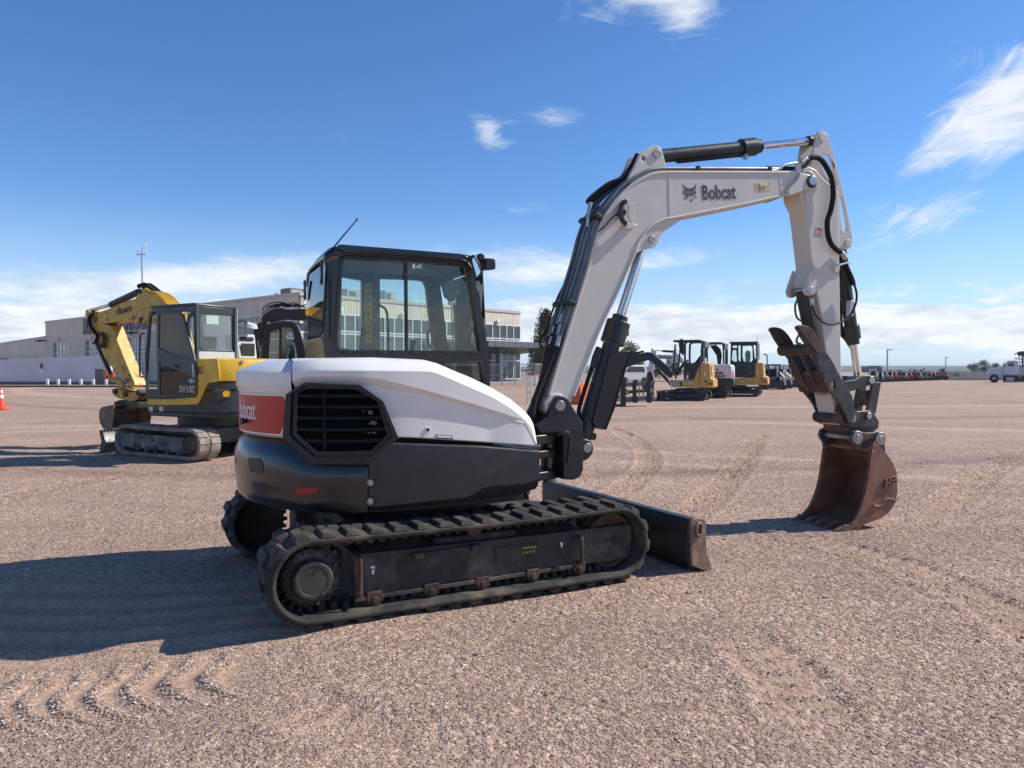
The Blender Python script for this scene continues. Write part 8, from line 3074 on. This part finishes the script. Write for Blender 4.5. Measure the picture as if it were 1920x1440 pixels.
MATS['leaf_pale'] = leaf_mat('leaf_pale', ((.06, .075, .045), (.12, .14, .085)))


def crown_mesh(blobs, n, size, seed, m, root, fr, name='crown'):
    rs = np.random.default_rng(seed)
    vols = np.array([b[3] * b[4] * b[5] for b in blobs])
    pick = rs.choice(len(blobs), n, p=vols / vols.sum())
    vs, fs = [], []
    B_ = np.array(blobs)
    d = rs.normal(size=(n, 3))
    d /= np.linalg.norm(d, axis=1)[:, None]
    rad = (.35 + .70 * rs.random(n) ** .6)
    c = B_[pick, :3] + d * rad[:, None] * B_[pick, 3:6]
    for i in range(n):
        a = rs.normal(size=3)
        a /= np.linalg.norm(a)
        q = np.cross(a, rs.normal(size=3))
        q /= np.linalg.norm(q)
        s = size * (.6 + .8 * rs.random())
        k = len(vs)
        vs += [tuple(c[i] + a * s), tuple(c[i] + q * s * .6), tuple(c[i] - a * s), tuple(c[i] - q * s * .6)]
        fs.append((k, k + 1, k + 2, k + 3))
    o = MB().add(vs, fs).build(name, m, root, fr, smooth=False, recalc=False)
    return o


def tree(px, Yd, ptop, wpx, lb, m='leaf_green', seed=1, n=2600, shape='oval', base=.22, cat='tree', name='tree', group='trees beyond the yard', second=None):
    x, _, top = at(px, ptop, Yd)
    fr = Frame(x, Yd, 0)
    t_ = thing(name, fr, lb, cat, group)
    w = wpx * Yd / FPX / 2
    rs = random.Random(seed)
    b = MB().tube([(0, 0, -.1), (.05, 0, top * .3), (rs.uniform(-.1, .1) * w, 0, top * .62), (0, 0, top * .9)], [top * .030, top * .024, top * .015, top * .004], 8, 4)
    tr = b.build('trunk', 'bark', t_, fr)
    blobs = []
    nb = 9 if shape != 'cone' else 10
    for k in range(nb):
        f = k / (nb - 1)
        z = top * (base + (1 - base) * (.12 + .80 * f))
        if shape == 'cone':
            r = w * (1.02 - .86 * f)
            ox = rs.uniform(-.18, .18) * r
        elif shape == 'spread':
            r = w * .42
            an = rs.uniform(0, 6.28)
            ox = math.cos(an) * w * rs.uniform(.25, .75)
            z = top * rs.uniform(base + .15, .84)
        else:
            r = w * (.52 + .30 * math.sin(math.pi * min(1, f * 1.05)))
            ox = rs.uniform(-.5, .5) * w
        oy = rs.uniform(-.5, .5) * w
        blobs.append((ox, oy, z, r, r, max(.14 * top, r * .55) if shape != 'cone' else top * .11))
        MB().tube([(0, 0, z * .72), (ox * .5, oy * .5, z * .86), (ox * .95, oy * .95, z)], [top * .010, top * .007, top * .003], 5).build('limb', 'bark', tr, fr)
    sz = max(.10, w * .055)
    if second:
        left = [q for q in blobs if q[0] < .12 * w] or blobs[:4]
        crown_mesh(blobs, int(n * .7), sz, seed, m, t_, fr)
        rb_ = [(w * .42, 0, top * .80, w * .42, w * .4, top * .17), (w * .55, 0, top * .62, w * .38, w * .4, top * .13)]
        o = crown_mesh(rb_, int(n * .4), sz, seed + 5, second, t_, fr)
    else:
        crown_mesh(blobs, n, sz, seed, m, t_, fr)
    return t_


tree(1014, 104, 574, 52, 'tall tree with russet top right side behind the entrance canopy', 'leaf_olive', 3, 9500, 'cone', .12, second='leaf_russet')
tree(1184, 135, 643, 42, 'bright green round tree behind the black boom of the tan excavator', 'leaf_green', 5, 6000)
tree(1118, 120, 648, 16, 'narrow dark tree seen between the boom and its cylinder', 'leaf_dark', 7, 1400, 'cone', .1)
tree(1267, 140, 649, 20, 'dark conifer rising behind the nearest canopy', 'leaf_dark', 8, 1500, 'cone', .08)
tree(1256, 150, 668, 18, 'low dark tree left of the conifer', 'leaf_dark', 9, 1000)
tree(1230, 160, 662, 10, 'slim small tree between the green tree and the conifer', 'leaf_dark', 10, 700, 'cone', .05)
tree(1826, 200, 673, 24, 'left tree of the open-crowned clump before the truck', 'leaf_pale', 11, 1500, 'spread', .2)
tree(1846, 205, 671, 28, 'middle and widest tree of the open-crowned clump before the truck', 'leaf_pale', 12, 1500, 'spread', .18)
tree(1868, 210, 678, 26, 'lower tree of the clump just left of the truck hood', 'leaf_pale', 13, 1200, 'spread', .15)
tree(1884, 215, 677, 22, 'small tree showing over the truck hood', 'leaf_pale', 14, 1000, 'spread', .1)
def bush(px, Yd, ptop, wpx, lb, m, seed, n=700):
    x, _, top = at(px, ptop, Yd)
    fr = Frame(x, Yd, 0)
    w = wpx * Yd / FPX / 2
    t_ = thing('bush', fr, lb, 'bush', 'bushes along the edge of the yard')
    rs = random.Random(seed)
    blobs = [(rs.uniform(-.6, .6) * w, rs.uniform(-.5, .5) * w, top * rs.uniform(.3, .7), w * .5, w * .5, top * .32) for _ in range(5)]
    MB().tube([(0, 0, 0), (0, 0, top * .6)], [.08, .03], 6).build('stem', 'bark', t_, fr)
    crown_mesh(blobs, n, max(.08, w * .07), seed, m, t_, fr, 'foliage')
bush(1767, 185, 689, 17, 'round dark bush beside the farther lamp post', 'leaf_dark', 21, 1100)
bush(1793, 190, 698, 12, 'low dark bush right of the farther lamp post', 'leaf_dark', 22)
for k, (px, w, tp) in enumerate(((1120, 18, 690), (1150, 22, 692), (1216, 14, 690), (1236, 24, 686), (1252, 20, 690), (1296, 22, 690), (1322, 20, 692))):
    bush(px, 140 + k, tp, w, ('low green bush beside the boom cylinder', 'low green bush left of the van', 'grey-green bush right of the van', 'wide pale bush under the black boom',
                                'small bush below the dark conifer', 'bush showing under the nearest canopy', 'bush behind the white excavator')[k], ('leaf_green', 'leaf_green', 'leaf_pale', 'leaf_pale', 'leaf_dark', 'leaf_pale', 'leaf_dark')[k], 40 + k, 600)

# far hills all round, rising and falling
def ridge(rad, h0, h1, seed, name):
    n = 260
    rs = np.random.default_rng(seed)
    ph = rs.random(6) * 6.28
    rows_ = []
    for i in range(n + 1):
        a = 2 * math.pi * i / n
        h = h0 + (h1 - h0) * (.5 + .22 * math.sin(3 * a + ph[0]) + .16 * math.sin(7 * a + ph[1]) + .10 * math.sin(17 * a + ph[2]) + .06 * math.sin(41 * a + ph[3]) + .04 * math.sin(97 * a + ph[4]))
        c, s = math.cos(a), math.sin(a)
        rows_.append([((rad - 350) * c, (rad - 350) * s, -.3), ((rad - 120) * c, (rad - 120) * s, h * .55), (rad * c, rad * s, h), ((rad + 300) * c, (rad + 300) * s, h * .6), ((rad + 600) * c, (rad + 600) * s, -.5)])
    o = MB().grid(rows_).build(name, 'hill_scrub', None, WORLD, angle=80)
    return tag(o, kind='structure')
ridge(1500, 3.2, 6.5, 3, 'hills')
ridge(3300, 14, 27, 8, 'hills')
# low masses of distant scrub on the plain
rs = np.random.default_rng(77)
pts = []
for k in range(420):
    a = rs.random() * 2 * math.pi
    d = 300 + 900 * rs.random()
    pts.append((d * math.cos(a), d * math.sin(a)))
vs, fs = [], []
for x, y_ in pts:
    if y_ < 0 and rs.random() < .6:
        continue
    w, h = 3 + 7 * rs.random(), 1.5 + 2.5 * rs.random()
    for q in range(60):
        p = np.array([x, y_, h * .5]) + rs.normal(size=3) * np.array([w * .4, w * .4, h * .28])
        a = rs.normal(size=3); a /= np.linalg.norm(a)
        b_ = np.cross(a, rs.normal(size=3)); b_ /= np.linalg.norm(b_)
        k = len(vs)
        s = .55
        vs += [tuple(p + a * s), tuple(p + b_ * s), tuple(p - a * s), tuple(p - b_ * s)]
        fs.append((k, k + 1, k + 2, k + 3))
o = MB().add(vs, fs).build('far_scrub', 'leaf_dark', None, WORLD, smooth=False, recalc=False)
tag(o, 'far low scrub scattered over the plain', 'scrub', kind='stuff')
# grass verge by the right fence
vg = MB().slab([(at(1700, 700, 122)[0], 121.5), (at(2200, 700, 116)[0], 115), (at(2200, 700, 119)[0], 118.6), (at(1700, 700, 126)[0], 125)], .0, .10).build('verge', 'leaf_green', None, WORLD, smooth=False)
tag(vg, kind='structure')
kb = MB().slab([(at(1775, 700, 127)[0], 126.6), (at(2200, 700, 120)[0], 119.6), (at(2200, 700, 120.6)[0], 120.2), (at(1775, 700, 127.6)[0], 127.2)], .0, .35).build('kerb', 'concrete', None, WORLD, smooth=False)
tag(kb, kind='structure')
vg = MB().slab([(at(1060, 700, 105)[0], 103), (at(1480, 700, 105)[0], 108), (at(1480, 700, 112)[0], 112), (at(1060, 700, 110)[0], 108)], .0, .16).build('concrete_island', 'concrete', None, WORLD, smooth=False)
tag(vg, kind='structure')
# block building on the skyline
fr = Frame(*at(1636, 690, 620)[:2], R(12))
fb = thing('warehouse', fr, 'plain blue-grey block building on the skyline above the far loaders', 'building')
top = at(1636, 687.5, 620)[2]
MB().box(-6.5, 6, -4, 10, 0, top).build('wall', 'slate_wall', fb, fr, smooth=False)
MB().box(-2, -.5, -3, 4, top, top + .6).build('roof_unit', 'slate_wall', fb, fr, smooth=False)
MB().box(3, 5, -3, 4, top, top + .7).build('roof_unit', 'slate_wall', fb, fr, smooth=False)
# ------------------------------------------------------------------ the air over the plain
hm = bpy.data.materials.new('haze')
hm.use_nodes = True
ht = NT(hm.node_tree)
for nd in list(ht.n):
    ht.n.remove(nd)
out_ = ht.add('ShaderNodeOutputMaterial')
pv = ht.add('ShaderNodeVolumePrincipled')
pv.inputs['Color'].default_value = (.80, .88, 1.0, 1)
pv.inputs['Density'].default_value = .00016
pv.inputs['Anisotropy'].default_value = .1
ht.l.new(pv.outputs[0], out_.inputs['Volume'])
hz_o = MB().box(-6600, 6600, -1200, 8600, -1.6, 32).build('haze', hm, None, WORLD, smooth=False)
tag(hz_o, kind='stuff')
